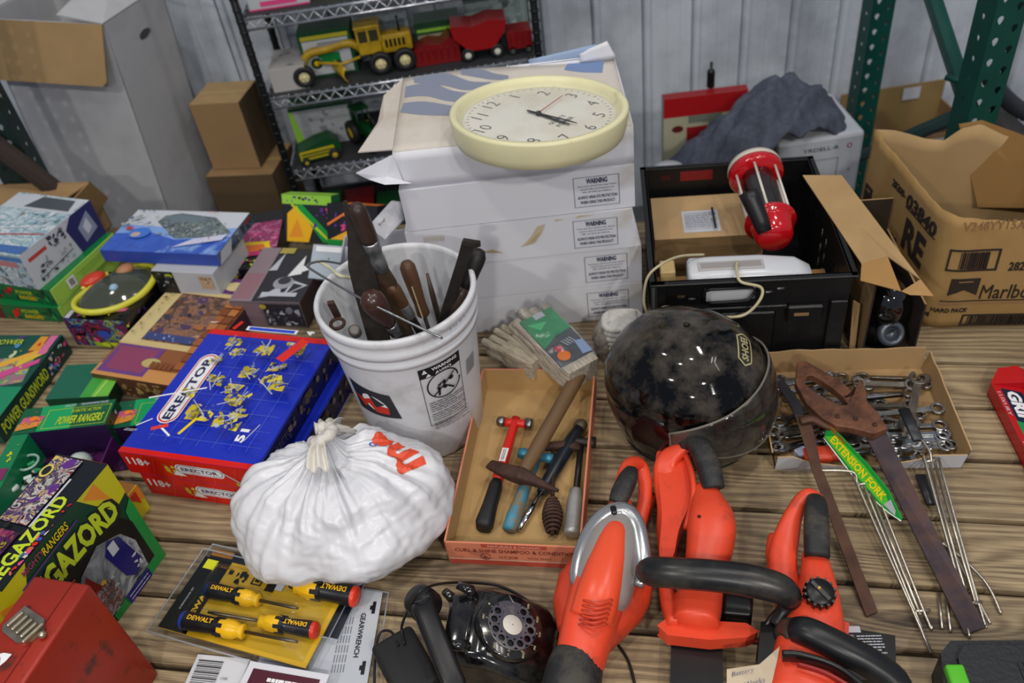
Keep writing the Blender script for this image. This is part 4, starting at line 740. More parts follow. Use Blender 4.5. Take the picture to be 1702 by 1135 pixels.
mb = MB(); mb.lathe([(.001, 0), (.022, 0), (.026, .015), (.022, .04), (.001, .045)], WT, 18, Tr(W * .72, -dh - .045, .03) @ Rx(1.1)); mb.build('shoulder_pod', g)
mb = MB(); mb.path([(W * .22 + .022 * cos(a), -dh - .06 + .022 * sin(a), .06) for a in [i * .42 for i in range(15)]], .003, mat('#8fb0a0', .2), n=6, loop=True, cap=False); mb.build('handle_ring', g)
g, W, dh, L_ = figure_box('green window carton whose header shows between the first one and the board game', ((200, 668), (330, 652), (325, 695), (212, 707)), .06, 'green figure window cartons', full=False)
c = Carton('toy_box', 'flat dark green carton with light green rays behind the open window carton', 'toy box', (74, 664), (150, 660), (92, 629), 0, .045, {'*': mat('#0a4a34', .3), 'z+': mat('#17604a', .3), 'x+': mat('#0b2a1c', .3)}, depth=.12, width=.16)
c.top.poly([(.55, 0), (.72, 0), (.85, 1), (.6, 1)], mat('#3f9a3a', .3)).poly([(.72, 0), (1, 0), (1, 1), (.85, 1)], mat('#6bb542', .3)).line(.78, 0, .93, 1, .03, mat('#a5d060', .3)); c.build(bevel=.001)
# ------------------------------------------------------------ big robot cartons, bottom left
def mega(label, Rb, ang, W, D, H, group, main=True):
    x = Vector((cos(ang), sin(ang), 0)); y = Vector((-x.y, x.x, 0)); o_ = Vector(Rb) - x * W
    YB = mat('#c2ba1e', .3)
    c = Carton('robot_toy_box', label, 'toy box', o_, o_ + x, o_ + y, 0, H, {'*': mat('#0b1f1c', .3), 'y-': mat('#0d3a26', .3), 'x+': YB, 'z+': mat('#12161c', .3)}, group, px_=False, width=W, depth=D)
    F = c.front; G = mat('#1d8a3e', .3)
    F.poly([(0, 0), (.12, 0), (.12, 1), (0, 1)], YB).poly([(.0, .98), (0, .55), (.2, .8), (.3, 1)], YB).poly([(.72, 1), (1, 1), (1, .72), (.88, .68)], YB).poly([(.75, .96), (.86, .99), (.9, .78)], mat('#d8862a', .3)).poly([(.02, .6), (.14, .85), (.05, .9)], mat('#d8862a', .3)).poly([(.86, .0), (1, 0), (1, .66), (.93, .6), (.9, .2)], G).poly([(.5, 0), (.9, 0), (.9, .12), (.5, .1)], G)
    arc = lambda X, Y_, Z: (X, Y_ - .9 * X * X, Z)
    F.poly([(.12, .32), (.25, .62), (.45, .8), (.65, .84), (.82, .74), (.93, .5), (.93, .1), (.12, .05)], mat('#101012', .3))
    F.text('MEGAZORD', .52, .75, .22, INK, w=.80, bold=.10, fn=arc).text('MEGAZORD', .52, .755, .19, YG, w=.75, bold=.045, fn=arc)
    F.text('MIGHTY', .33, .95, .045, mat('#a03a6a', .4), w=.16).text('RANGERS', .50, .94, .06, YEL, w=.20, shear=.2).line(.2, .87, .66, .9, .012, PUR)
    F.poly([(.32, .08), (.36, .38), (.48, .55), (.66, .62), (.82, .52), (.88, .36), (.86, .1)], print_mat(['#8d9296', '#5d6266', '#a9adb0', '#3a3f42'], 14, rough=.12)).poly([(.34, .1), (.4, .4), (.5, .52), (.56, .3), (.5, .1)], mat('#7a1414', .3)).rect(.38, .1, .62, .34, print_mat(['#1a1c1c', '#5a5e60', '#6a1a14', '#9aa0a0', '#26302a'], 60)).blobs(131, 10, [mat('#26302a', .3), mat('#54585a', .3), mat('#8f2a24', .3), mat('#9aa0a0', .2), mat('#c9a23a', .3)], .36, .08, .64, .4, r=(.01, .035))
    F.poly([(.66, .5), (.72, .58), (.8, .52), (.85, .2), (.76, .14), (.7, .22)], mat('#1d1a66', .2)).rect(.7, .44, .76, .54, LG).blobs(132, 6, [LG, mat('#c9c9d0', .3)], .78, .18, .84, .3, r=(.008, .02)).rect(.62, .01, .84, .1, mat('#241e6e', .3)).lines(.64, .025, .82, .08, 2, LG, seed=4)
    F = c.top; F.text('MEGAZORD', .42, .25, .26, YG, w=.62, bold=.03).rect(.5, .36, .85, .4, LG).blobs(133, 18, [RED, mat('#c9c0b0', .3), BLU, PINK, mat('#c05a3a', .4), mat('#3a4a8a', .4)], .2, .02, .7, .12, r=(.008, .028)).rect(.5, .42, .98, .95, print_mat(['#12161c', '#8a2030', '#c9c5bc', '#1a1c22', '#5a3a7a', '#c9b05a', '#12161c'], 30, 2)).rect(.0, .42, .45, .9, print_mat(['#12161c', '#4a1a4a', '#1a1420', '#8a2a5a', '#7a7a1a'], 26)).blobs(134, 6, [WT, RED, mat('#8a2030', .4), LG, PUR, mat('#c9b05a', .4)], .55, .4, .98, .95, r=(.01, .05)).blobs(135, 20, [mat('#4a1a4a', .4), mat('#8a2a5a', .4), INK], .0, .4, .5, .95, r=(.02, .06)).text('RANGERS', .25, .5, .08, mat('#a3a61e', .4), w=.25).ell(.86, .85, .05, .04, mat('#c9b95a', .3)).ell(.86, .85, .035, .026, INK)
    c.right.poly([(0, 1), (.5, 1), (.2, .4)], mat('#c9542a', .3)).poly([(.3, 0), (.9, .6), (1, 0)], mat('#d8862a', .3)); c.build(bevel=.001); return c
mega('large yellow and dark green robot toy carton with arched lettering, behind the red toolbox', (-.745, 1.085, 0), radians(66), .30, .115, .275, 'robot toy cartons')
q = Vector((-.803, 1.215, 0)); x = Vector((cos(radians(66)), sin(radians(66)), 0)); y = Vector((-x.y, x.x, 0))
c = Carton('robot_toy_box', 'small low yellow toy carton end between the big robot carton and the construction sets', 'toy box', q - x * .06, q, q - x * .06 + y, 0, .075, {'*': mat('#c2ba1e', .3), 'x+': mat('#3f4a1c', .4), 'z+': mat('#8a5a20', .4)}, 'robot toy cartons', px_=False, width=.06, depth=.11)
c.front.poly([(.3, 1), (1, 1), (1, .4)], mat('#d8862a', .3)).poly([(.4, .9), (.8, .9), (.8, .4)], mat('#c2301e', .3)); c.build(bevel=.001)
# ------------------------------------------------------------ stack of white cartons
WC = mat('#d8d9e0', .6, dirt=('#a99b7c', .5, 3.2), thr=(.62, .74)); NAVY = mat('#2a3350', .6)
SA = radians(-4.4)
def white_box(i, x, y, z0, z1, dx, da, label, stain=0):
    W, D = .505, .35; M = Tr(x + dx, y, 0) @ Rz(SA + da); f = M @ Vector((0, 0, 0)); r = M @ Vector((1, 0, 0)); b = M @ Vector((0, 1, 0))
    c = Carton('white_shipping_box', label, 'box', f, r, b, z0, z1, {'*': WC}, 'stacked white warning label boxes', px_=False, width=W, depth=D)
    F = c.front; w0, w1 = (.74, .935); F.frame(w0, .12, w1, .84, .0022, NAVY); F.text('WARNING', .84, .74, .13, NAVY, w=.09, bold=.04)
    for k, t in enumerate(('Serious injury could result from misuse. Read the', 'instructions before use and keep them for the', 'life of this product.')): F.text(t, .84, .62 - k * .07, .05, NAVY, w=.165 - .02 * k, bold=0)
    F.text('ALWAYS WEAR EYE PROTECTION', .84, .36, .075, NAVY, w=.17, bold=.02); F.text('WHEN USING THIS PRODUCT', .84, .24, .075, NAVY, w=.15, bold=.02)
    if stain: 
        ST = mat('#b5a27c', .7); ST2 = mat('#c2b59a', .7)
        F.poly([(.5, .32), (.56, .38), (.6, .62), (.62, .86), (.585, .82), (.55, .55)], ST2).poly([(.52, .34), (.57, .42), (.6, .7), (.575, .6)], ST).poly([(.32, .28), (.42, .22), (.37, .34)], ST).poly([(.66, .9), (.71, .93), (.67, .96)], ST2).poly([(.75, .93), (.84, .96), (.77, .99)], ST2)
        for k in range(8): F.line(.08 + k * .012, .72, .082 + k * .012, .86, .004, ST2)
    c.build(bevel=.002, seg=2); return c
WBOX = []
for i, (z0, z1, dx, da, lb) in enumerate(((0, .1022, .012, 0, 'white shipping carton at the bottom of the white stack, behind the gloves'), (.1045, .2065, .012, .004, 'white shipping carton second from the bottom of the white stack'),
    (.209, .3105, -.008, -.006, 'brown stained white shipping carton in the middle of the white stack'), (.313, .4165, .0, .004, 'clean white shipping carton fourth up, directly under the printed one'))):
    WBOX.append(white_box(i, -.192, 1.626, z0, z1, dx, da, lb, stain=(i == 2)))
# printed carton on top, its left end burst open
g = thing('striped_lid_box', 'torn white carton with blue grey tiger stripes on its lid, topmost of the white stack', 'box', M=Tr(-.187, 1.632, .418) @ Rz(SA))
mb = MB(); H_ = .088
LIDM = mat('#c9c1b8', .6, dirt=('#a39473', .45, 5), thr=(.5, .7))
mb.grid(lambda a, b: (a * .50, .002 + b * .335, H_ + .006 * sin(a * 5) * b + .01 * (1 - a) * b - .012 * math.exp(-((a - .6) / .25) ** 2) * (1 - b)), 24, 12, LIDM)
mb.grid(lambda a, b: (a * .50, .0, b * (H_ - .012 * math.exp(-((a - .6) / .25) ** 2) + .000)), 24, 4, WC)
mb.grid(lambda a, b: (.50, a * .335, b * H_), 4, 3, WC); mb.grid(lambda a, b: (.50 - a * .5, .337, b * (H_ + .01)), 4, 3, WC); mb.add([(0, 0, 0), (.5, 0, 0), (.5, .337, 0), (0, .337, 0)], [(3, 2, 1, 0)], WC)
LF = Face(mb, frame((0, 0, H_), (1, 0, 0), (0, 1, 0)), .5, .335, z=.003); SB = mat('#7f8698', .6); lz = lambda a, b: H_ + .006 * sin(a * 5) * b + .01 * (1 - a) * b - .012 * math.exp(-((a - .6) / .25) ** 2) * (1 - b) + .0012
def stripe(pts, m):
    n = len(pts) // 2; top = crv([(p[0], p[1], 0) for p in pts[:n]], 5); bot = crv([(p[0], p[1], 0) for p in pts[n:][::-1]], 5)
    mb.loft([[(p.x * .5, .002 + p.y * .335, lz(p.x, p.y)) for p in bot], [(p.x * .5, .002 + p.y * .335, lz(p.x, p.y)) for p in top]], m, closed=False, smooth=False)
stripe([(.02, .62), (.12, .60), (.3, .46), (.5, .4), (.48, .33), (.28, .36), (.12, .42), (.01, .5)], SB); stripe([(.02, .86), (.14, .86), (.25, .7), (.42, .6), (.42, .5), (.24, .56), (.12, .68), (.02, .7)], SB)
stripe([(.05, .98), (.2, .98), (.32, .82), (.42, .78), (.42, .7), (.3, .7), (.2, .8), (.06, .9)], SB); stripe([(.28, .99), (.36, .99), (.44, .9), (.5, .86), (.5, .8), (.42, .82), (.34, .88), (.28, .93)], SB)
stripe([(.78, .99), (.86, .99), (.95, .985), (.93, .8), (.84, .84), (.76, .9)], mat('#6f86b0', .6))
mb.build('box_body', g, solid=.0025)
iM = g.matrix_basis.inverted(); T_ = [iM @ Y(697, 140, 1.93), iM @ Y(638, 160, 1.90), iM @ Y(628, 205, 1.80), iM @ Y(592, 287, 1.66), iM @ Y(640, 306, 1.60), iM @ Y(684, 304, 1.60), iM @ Y(640, 238, 1.625)]
mb = MB(); mid = Vector((.0, .16, H_ - .012))
def sheet(mb, pts, m, th=.003):
    c = sum((Vector(p) for p in pts), Vector()) / len(pts); k = len(pts); v = [Vector(p) for p in pts] + [c]; n = (v[1] - v[0]).cross(v[2] - v[0]).normalized() * th; w_ = [p + n for p in v]
    mb.add(v + w_, [((i + 1) % k, i, k) for i in range(k)] + [(k + 1 + i, k + 1 + (i + 1) % k, 2 * k + 1) for i in range(k)] + [(i, (i + 1) % k, k + 1 + (i + 1) % k, k + 1 + i) for i in range(k)], m)
sheet(mb, [Vector((0, .335, H_ + .01)), T_[1], T_[2], T_[3] + Vector((.01, .02, .035)), Vector((0, .01, H_))], LIDM); mb.build('end_flap', g)
mb = MB(); sheet(mb, [Vector((0, .0, H_ - .004)), T_[3], T_[3] + Vector((.025, -.01, -.012)), T_[4], T_[5], Vector((.012, -.004, .012))], WC); mb.build('corner_flap', g)
mb = MB(); u0 = iM @ Y(1010, 122, 1.92); mb.grid(lambda a, b: (lerp(.30, .46, a) , .337 + .004 * b, H_ + .006 + b * (.012 + .018 * a)), 6, 3, mat('#8fa3c2', .6)); mb.grid(lambda a, b: (lerp(.42, .505 - .02 * b, a), .333 + .003 * b, H_ + b * (.022 + .02 * a) * (1 if a > .3 else .9)), 6, 4, WC); mb.build('back_flap', g, solid=.003)
# ------------------------------------------------------------ wall clock
CC = D_(895, 178, 1.74) if 'D_' in globals() else CO + ray(895, 178) * (1.74 / CF)
g = thing('wall_clock', 'round cream plastic wall clock lying face up on the striped lid box', 'clock', M=Tr(CC) @ Rx(radians(-4)) @ Ry(radians(3.5)) @ Tr(0, 0, -.058))
CRM = mat('#dbd6ac', .35, var=.08, sc_=9, dirt=('#8f8460', .5, 14), thr=(.6, .75)); Rr = .182
mb = MB(); mb.lathe([(.001, .001), (.168, .001), (.174, .004), (.178, .02), (Rr, .053), (Rr - .001, .0575), (Rr - .005, .0595), (Rr - .013, .059), (Rr - .016, .055), (Rr - .019, .046), (Rr - .026, .040)], CRM, 72, cap=False); mb.build('rim', g)
mb = MB(); FC = mat('#dad8cd', .5, dirt=('#c2b89c', .4, 8)); mb.lathe([(.001, .0395), (.157, .0395)], FC, 64, cap=False, smooth=False)
q = P(807, 173, CC.z - .02); a12 = atan2(q.y - CC.y, q.x - CC.x); NUM = mat('#5c5a56', .6)
for k in range(12):
    a = a12 - (k) * pi / 6; s_ = '12' if k == 0 else str(k); mb.text(s_, Tr(.122 * cos(a), .122 * sin(a), .0402) @ Rz(a12 - pi / 2), .028, NUM, bold=-.012 if k else -.015)
for k in range(60):
    a = k * pi / 30; mb.box(.1425, .148 if k % 5 else .151, -.0005, .0005, .0398, .0401, NUM, T=Rz(a))
mb.text('QUARTZ', Tr(-.045 * cos(a12) - .0 * sin(a12), -.045 * sin(a12), .0402) @ Rz(a12 - pi / 2), .011, NUM, bold=0); mb.text('POWER', Tr(-.064 * cos(a12), -.064 * sin(a12), .0402) @ Rz(a12 - pi / 2), .011, NUM, bold=0)
mb.build('dial', g)
def hand(nm, ang, l, back, w, z, m):
    mb = MB(); mb.prism([(-back, -w), (l * .7, -w), (l, -w * .4), (l, w * .4), (l * .7, w), (-back, w)], z, z + .0012, m, T=Rz(ang)); mb.build(nm, g)
q = P(955, 214, CC.z - .02); ah = atan2(q.y - CC.y, q.x - CC.x)
hand('hour_hand', ah, .085, .03, .003, .0425, BLK); hand('minute_hand', ah + .12, .095, .03, .0022, .0445, BLK)
q = P(930, 163, CC.z - .02); hand('second_hand', atan2(q.y - CC.y, q.x - CC.x), .10, .0, .0009, .0462, mat('#b5504a', .5)); mb = MB(); mb.lathe([(.001, .042), (.006, .042), (.005, .049), (.001, .0495)], BLK, 16); mb.build('hand_cap', g)
mb = MB(); mb.lathe([(.001, .0555), (.08, .0548), (.163, .052)], film_mat(.03, .05, '#ffffff'), 48, cap=False); mb.build('glass', g)
def subdivided(m2, ml):
    out = MB(); bm = bmesh.new(); V_ = [bm.verts.new(v) for v in m2.v]
    for f, k in zip(m2.f, m2.fm):
        try: bm.faces.new([V_[i] for i in f]).material_index = k
        except ValueError: pass
    bmesh.ops.triangulate(bm, faces=bm.faces[:])
    for _ in range(4):
        e = [e for e in bm.edges if e.calc_length() > ml]
        if e: bmesh.ops.subdivide_edges(bm, edges=e, cuts=1); bmesh.ops.triangulate(bm, faces=bm.faces[:])
    bm.verts.index_update(); out.v = [v.co.copy() for v in bm.verts]
    for f in bm.faces: out.f.append(tuple(v.index for v in f.verts)); out.fm.append(out.mi(m2.mats[f.material_index])); out.sm.append(False)
    bm.free(); return out
# ------------------------------------------------------------ bucket
BC = Vector((-.210, 1.347, 0)); BH = .368; BR0, BR1 = .124, .153
PLW = mat('#d0d1d5', .38, dirt=('#8c8a84', .5, 9), thr=(.54, .72)); PLI = mat('#bfc0bd', .45, dirt=('#7d7870', .6, 7), thr=(.45, .7))
bk = thing('plastic_bucket', 'white plastic bucket full of old hand tools, with black and red label', 'bucket', BC)
br = lambda z: lerp(BR0, BR1, z / BH)
mb = MB(); mb.lathe([(.001, .0), (BR0 - .006, 0), (BR0, .006)] + [(br(z), z) for z in (.1, .2, .285)] + [(br(.29), .29), (br(.29) + .006, .291), (br(.29) + .007, .303), (br(.3) + .001, .306), (br(.31), .315), (br(.31) + .007, .317), (br(.33) + .0075, .332), (br(.33) + .002, .335), (br(.35), .345), (br(.36) + .0065, .352), (br(.36) + .007, .364), (br(.36) + .003, BH), (br(.36) - .003, BH - .001), (br(.36) - .004, .358), (br(.2) - .0045, .2), (BR0 - .004, .006), (.001, .006)], PLW, 72, cap=False); mb.build('bucket_shell', bk)
def wrap_label(name, parent, ang0, zc, w, h, draw, base=None, tilt=0):
    """flat drawing bent round the bucket wall"""
    mb = MB()
    if base: mb.grid(lambda a, b: (a * w, b * h, 0), 10, 4, base, smooth=False)
    F = Face(mb, Matrix.Identity(4), w, h); draw(F)
    R_ = br(zc); mb = subdivided(mb, .008)
    for i, v in enumerate(mb.v):
        z = zc - h / 2 + v.y; th = ang0 + (v.x - w / 2) / R_; r = br(z) + .0004 + v.z; mb.v[i] = Vector((r * cos(th), r * sin(th), z))
    return mb.build(name, parent)
def dw(F):
    F.frame(0, 0, 1, 1, .014, INK).rect(0, .84, 1, 1, INK).text('WARNING', .6, .95, .05, WHT, w=.62, bold=.03).text('AVISO', .55, .875, .045, WHT, w=.4, bold=.03)
    F.poly([(.07, .92), (.19, .92), (.13, .985)], WHT).poly([(.14, .855), (.26, .855), (.2, .905)], WHT)
    for k in range(36):
        a, b = 2 * pi * k / 36, 2 * pi * (k + 1) / 36; c_ = lambda t, r: (.5 + r * cos(t), .66 + r * sin(t) * F.w / F.h); F.poly([c_(a, .4), c_(b, .4), c_(b, .365), c_(a, .365)], INK)
    F.blobs(201, 5, [INK], .32, .58, .66, .74, r=(.06, .12), k=8); F.line(.22, .54, .76, .80, .035, INK); F.line(.56, .62, .7, .54, .05, INK); F.line(.36, .62, .34, .52, .05, INK); F.ell(.66, .72, .06, .06, INK)
    F.lines(.08, .30, .92, .45, 5, INK, t=.4, seed=2).lines(.08, .16, .92, .28, 4, INK, t=.4, seed=5).lines(.08, .03, .92, .14, 4, INK, t=.4, seed=8)
wrap_label('warning_label', bk, radians(-62), .195, .088, .165, dw)
wrap_label('barcode', bk, radians(-31), .215, .032, .042, lambda F: [F.rect(0, k / 12, 1, k / 12 + .045, GREY) for k in range(12)])
def dl(F):
    F.poly([(0, 0), (1, 0), (.9, .82), (0, 1)], mat('#26282e', .4)); F.ell(.52, .42, .3, .2, WHT, rot=-.6); F.poly([(.3, .5), (.5, .12), (.78, .12), (.8, .36), (.6, .4), (.5, .62)], mat('#c9301e', .4)); F.poly([(.42, .78), (.52, .3), (.74, .46)], mat('#26282e', .4)); F.poly([(.05, .55), (.4, .45), (.25, .2)], mat('#c9301e', .4))
wrap_label('brand_label', bk, radians(-124), .19, .105, .085, dl)
wrap_label('pen_marks', bk, radians(-40), .34, .06, .012, lambda F: F.text('FILES', .5, .5, .7, GREY, w=.8, bold=-.01))
# tools standing in the bucket
WD_ = mat('#5a3d28', .45, var=.35, sc_=9, bump=.1, stretch=(1, 1, .3)); WD2 = mat('#3a2a22', .4, var=.3, sc_=12); WDL = mat('#8a6440', .5, var=.3, sc_=9)
def stick(name, label, p0, y0, p1, y1, cat='tool', zend=.03, group=None):
    """thing with local +z from its lower end in the bucket up to the pixel p0; returns thing, length, depth of rim point"""
    a = Y(*p0, y0); b = Y(*p1, y1); d = (a - b).normalized(); t = (a.z - zend) / d.z; e = a - d * t
    rel = Vector((e.x - BC.x, e.y - BC.y, 0)); 
    if rel.length > .105:
        rel = rel.normalized() * .105; e = Vector((BC.x + rel.x, BC.y + rel.y, zend)); d = (a - e).normalized(); t = (a - e).length
    x = vR - d * vR.dot(d); M = frame(e, x, d.cross(x)); return thing(name, label, cat, M=M, group=group), t
def flat(mb, tab, m, th=.003):
    """tab: (z, half width[, offset]) blade outline along z"""
    L = [(p[2] if len(p) > 2 else 0) - p[1] for p in tab]; 
    pts = [((p[2] if len(p) > 2 else 0) + p[1], p[0]) for p in tab] + [((p[2] if len(p) > 2 else 0) - p[1], p[0]) for p in tab[::-1]]
    mb.prism(pts, -th / 2, th / 2, m, T=Rx(pi / 2))
t, L = stick('flat_file', 'long dark tapering flat file, tallest tool in the bucket', (573, 334), 1.36, (600, 500), 1.30)
mb = MB(); flat(mb, [(0, .016), (L - .19, .0245), (L - .13, .024), (L - .11, .020), (L - .07, .011), (L - .02, .0055), (L, .003)], mat('#3d3733', .5, .6, var=.3, sc_=60), .005); mb.build('file_blade', t)
t, L = stick('drawknife', 'old tool with round dark wooden grip and grey metal ferrule, leaning left in the bucket', (590, 338), 1.33, (655, 500), 1.34)
mb = MB(); mb.lathe([(.001, L), (.010, L - .003), (.0155, L - .014), (.0165, L - .03), (.0165, L - .075), (.015, L - .088)], WD2, 24); mb.build('wooden_grip', t)
mb = MB(); mb.lathe([(.0155, L - .085), (.0165, L - .09), (.0165, L - .105), (.0145, L - .107), (.0145, L - .125), (.0155, L - .127), (.014, L - .155), (.001, L - .157)][::-1], mat('#9da2a3', .35, .9, var=.2, sc_=40), 24); mb.build('ferrule', t)
mb = MB(); flat(mb, [(0, .012), (L - .24, .012), (L - .19, .018), (L - .155, .012)], mat('#54402f', .6, .2, var=.4, sc_=20), .012); mb.build('shank', t)
t, L = stick('wood_handled_chisel', 'chisel with a bulbous dark brown handle at the front of the bucket', (611, 488), 1.265, (655, 548), 1.29)
mb = MB(); mb.lathe([(.001, L), (.014, L - .003), (.0225, L - .016), (.024, L - .03), (.021, L - .055), (.015, L - .085), (.012, L - .10)][::-1], mat('#3f241c', .3, var=.3, sc_=8, coat=.3), 28); mb.build('wooden_handle', t); mb = MB(); mb.lathe([(.012, L - .1), (.013, L - .105), (.0125, L - .13), (.001, L - .132)][::-1], STEEL, 20); mb.build('ferrule', t)
mb = MB(); flat(mb, [(0, .010), (L - .13, .008)], DKST, .006); mb.build('blade', t)
t, L = stick('rasp_with_ferrule', 'brown tool with a bright ferrule in the middle of the bucket', (648, 470), 1.34, (688, 535), 1.345)
mb = MB(); mb.lathe([(.001, L), (.012, L - .004), (.014, L - .02), (.012, L - .06), (.009, L - .068)][::-1], WD_, 20); mb.build('wooden_handle', t); mb = MB(); mb.lathe([(.011, L - .06), (.0115, L - .065), (.011, L - .095), (.001, L - .098)][::-1], mat('#b0b2b2', .3, .9), 20); mb.build('ferrule', t); mb = MB(); flat(mb, [(0, .007), (L - .095, .008)], DKST, .006); mb.build('blade', t)
t, L = stick('wood_handled_screwdriver', 'screwdriver with a rounded brown wooden handle standing in the bucket centre', (674, 434), 1.39, (712, 545), 1.37)
mb = MB(); mb.lathe([(.001, L), (.010, L - .002), (.0155, L - .012), (.016, L - .03), (.0145, L - .06), (.012, L - .1), (.0135, L - .125), (.01, L - .13)][::-1], WD_, 24); mb.build('wooden_handle', t); mb = MB(); mb.path([(0, 0, 0), (0, 0, L - .128)], .004, DKST, n=10); mb.box(-.0012, .0012, -.018, -.0148, L - .125, L - .05, mat('#b9a27a', .4)); mb.build('shaft', t)
t, L = stick('steel_punch', 'thin tapered steel punch in the bucket, right of centre', (710, 455), 1.40, (728, 525), 1.39)
mb = MB(); mb.path([(0, 0, 0), (0, 0, L - .05), (0, 0, L)], [.006, .0058, .0028], mat('#4d4238', .5, .6), n=10); mb.build('punch_rod', t)
t, L = stick('pry_bar', 'flat dark steel bar with a bent tip, right side of the bucket', (781, 396), 1.37, (738, 530), 1.36)
mb = MB(); flat(mb, [(0, .010), (L - .05, .011), (L - .012, .0125)], mat('#332e2b', .5, .5, var=.3, sc_=40), .007); mb.build('bar_blade', t); mb = MB(); mb.prism([(-.0125, -.003), (.0125, -.003), (.024, .004), (.021, .010), (-.011, .006)], -.006, .006, DKST, T=Tr(0, 0, L - .012) @ Rx(pi / 2)); mb.build('bent_tip', t)
t, L = stick('black_handled_rasp', 'tool with a round black handle leaning on the right rim of the bucket', (798, 413), 1.40, (752, 530), 1.36)
mb = MB(); mb.lathe([(.001, L), (.012, L - .003), (.0185, L - .016), (.019, L - .03), (.0165, L - .07), (.014, L - .085)][::-1], mat('#201d1d', .5, var=.2), 24); mb.build('black_handle', t); mb = MB(); mb.lathe([(.0145, L - .085), (.0165, L - .1), (.017, L - .13), (.012, L - .16), (.001, L - .161)][::-1], WD2, 16); mb.build('shank', t)
for nm, px0, lb, r in (('ring_spanner', (561, 534), 'rusty ring at the left inside the bucket', .013), ('pipe_coupling', (588, 541), 'small grey pipe coupling lying beside the rusty ring in the bucket', .010)):
    q = Y(*px0, 1.30); g_ = thing(nm, lb, 'tool', q - Vector((0, 0, .02))); mb = MB(); 
    if r > .012: mb.path([(r * cos(a), r * sin(a) * .9, .02) for a in [k * pi / 9 for k in range(18)]], .0035, RUST, n=8, loop=True, cap=False, T=Rx(.3)); mb.box(-.006, .006, -.07, -.012, .016, .024, RUST, T=Tr(0, 0, 0) @ Rx(-1.2)); 
    else: mb.lathe([(.007, 0), (.011, 0), (.012, .01), (.011, .02), (.007, .02)], mat('#6f6a66', .5, .5), 20, Rx(.5)); 
    mb.build('spanner_ring' if r > .012 else 'coupling_body', g_)
g_ = thing('wire_rod', 'thin steel wire rod lying across the bucket rim', 'wire', (0, 0, 0)); e1 = P(735, 562, .375); e2 = Y(600, 497, 1.23); e3 = Y(540, 462, 1.30); e4 = Y(512, 440, 1.38)
zr = BH + .0035; w1 = P(521, 447, zr + .005); w2 = P(735, 562, zr + .004)
mb = MB(); mb.path(crv([P(565, 438, zr + .02), P(535, 434, zr + .04), P(512, 440, zr + .05), P(521, 450, zr + .05), P(600, 496, zr + .04), P(660, 526, zr + .025), w2], 6), .0024, mat('#8f9292', .3, .9), n=8); mb.build('rod_wire', g_); ground(g_)
g_ = thing('cord', 'pale cord end hanging over the left rim of the bucket', 'cord', (0, 0, 0)); mb = MB(); mb.path(crv([P(528, 433, zr + .003), P(548, 445, zr + .004), P(565, 458, zr + .004), Y(585, 462, 1.42), Y(602, 466, 1.41)], 6), .0035, mat('#c9c7a8', .6), n=8); mb.build('cord_strand', g_); ground(g_)
# ------------------------------------------------------------ tied plastic bag
GC = Vector((-.366, 1.070, .082))
KD = (Y(541, 742, 1.10) - GC).normalized(); KX = KD.orthogonal().normalized(); KY = KD.cross(KX)
def bag_r(d):
    """distance from the bag's middle to its skin in direction d"""
    a = Vector((d.x / .205, d.y / .165, d.z / (.128 if d.z > 0 else .12))); r = 1 / a.length
    ct = max(-1, min(1, d.dot(KD))); th = math.acos(ct); ph = atan2(d.dot(KY), d.dot(KX))
    f = math.exp(-(th / .95) ** 2)
    fold = -(1 - abs(2 * abs(noise.noise(Vector((cos(ph) * 3.6, sin(ph) * 3.6, th * .45)))) - 1)) * .16 * f * min(1, th / .25) - abs(noise.noise(Vector((cos(ph) * 8, sin(ph) * 8, 3 + th * .5)))) * .09 * math.exp(-(th / 1.3) ** 2) + .04 * f
    lump = noise.noise(d * 1.9 + Vector((4, 1, 7))) * .13 - abs(noise.noise(d * 3.1 + Vector((1, 8, 2)))) * .07 - abs(noise.noise(Vector((d.x * 5 + d.z * 6, d.y * 4, d.z * 9 - d.x * 3)))) * .022 + .03
    r *= 1 + fold * 1.5 + lump
    r += .035 * math.exp(-(th / .17) ** 2)
    if d.z < 0: r = min(r, GC.z * .995 / -d.z) if -d.z * r > GC.z * .995 else r
    return r
def bagpt(u, v):
    th = u * pi; ph = v * 2 * pi; d = KD * cos(th) + (KX * cos(ph) + KY * sin(ph)) * sin(th); return GC + d * bag_r(d)
mbag = mat('#d6d7dc', .33, bump=.16, bsc=26, spec=.6, var=.06, sc_=7)
b_ = thing('plastic_bag', 'stuffed white plastic shopping bag tied in a knot, with red lettering', 'bag', (GC.x, GC.y, 0)); off = Tr(-GC.x, -GC.y, 0)
mb = MB(); mb.grid(lambda a, b: bagpt(b * .999 + .0005, a), 220, 130, mbag, T=off)
def tri_text(mb, t, h, w, fn, m, cuts=3, bold=.0):
    vs, fs, asp = text_geo(t, bold, 0); bm = bmesh.new(); V_ = [bm.verts.new(((x - .5) * w, (y - .5) * h, 0)) for x, y in vs]
    for f in fs:
        try: bm.faces.new([V_[i] for i in f])
        except ValueError: pass
    bmesh.ops.triangulate(bm, faces=bm.faces[:])
    for _ in range(cuts):
        e = [e for e in bm.edges if e.calc_length() > .006]
        if e: bmesh.ops.subdivide_edges(bm, edges=e, cuts=1); bmesh.ops.triangulate(bm, faces=bm.faces[:])
    bm.verts.index_update(); mb.add([fn(v.co.x, v.co.y) for v in bm.verts], [tuple(v.index for v in f.verts) for f in bm.faces], m); bm.free()
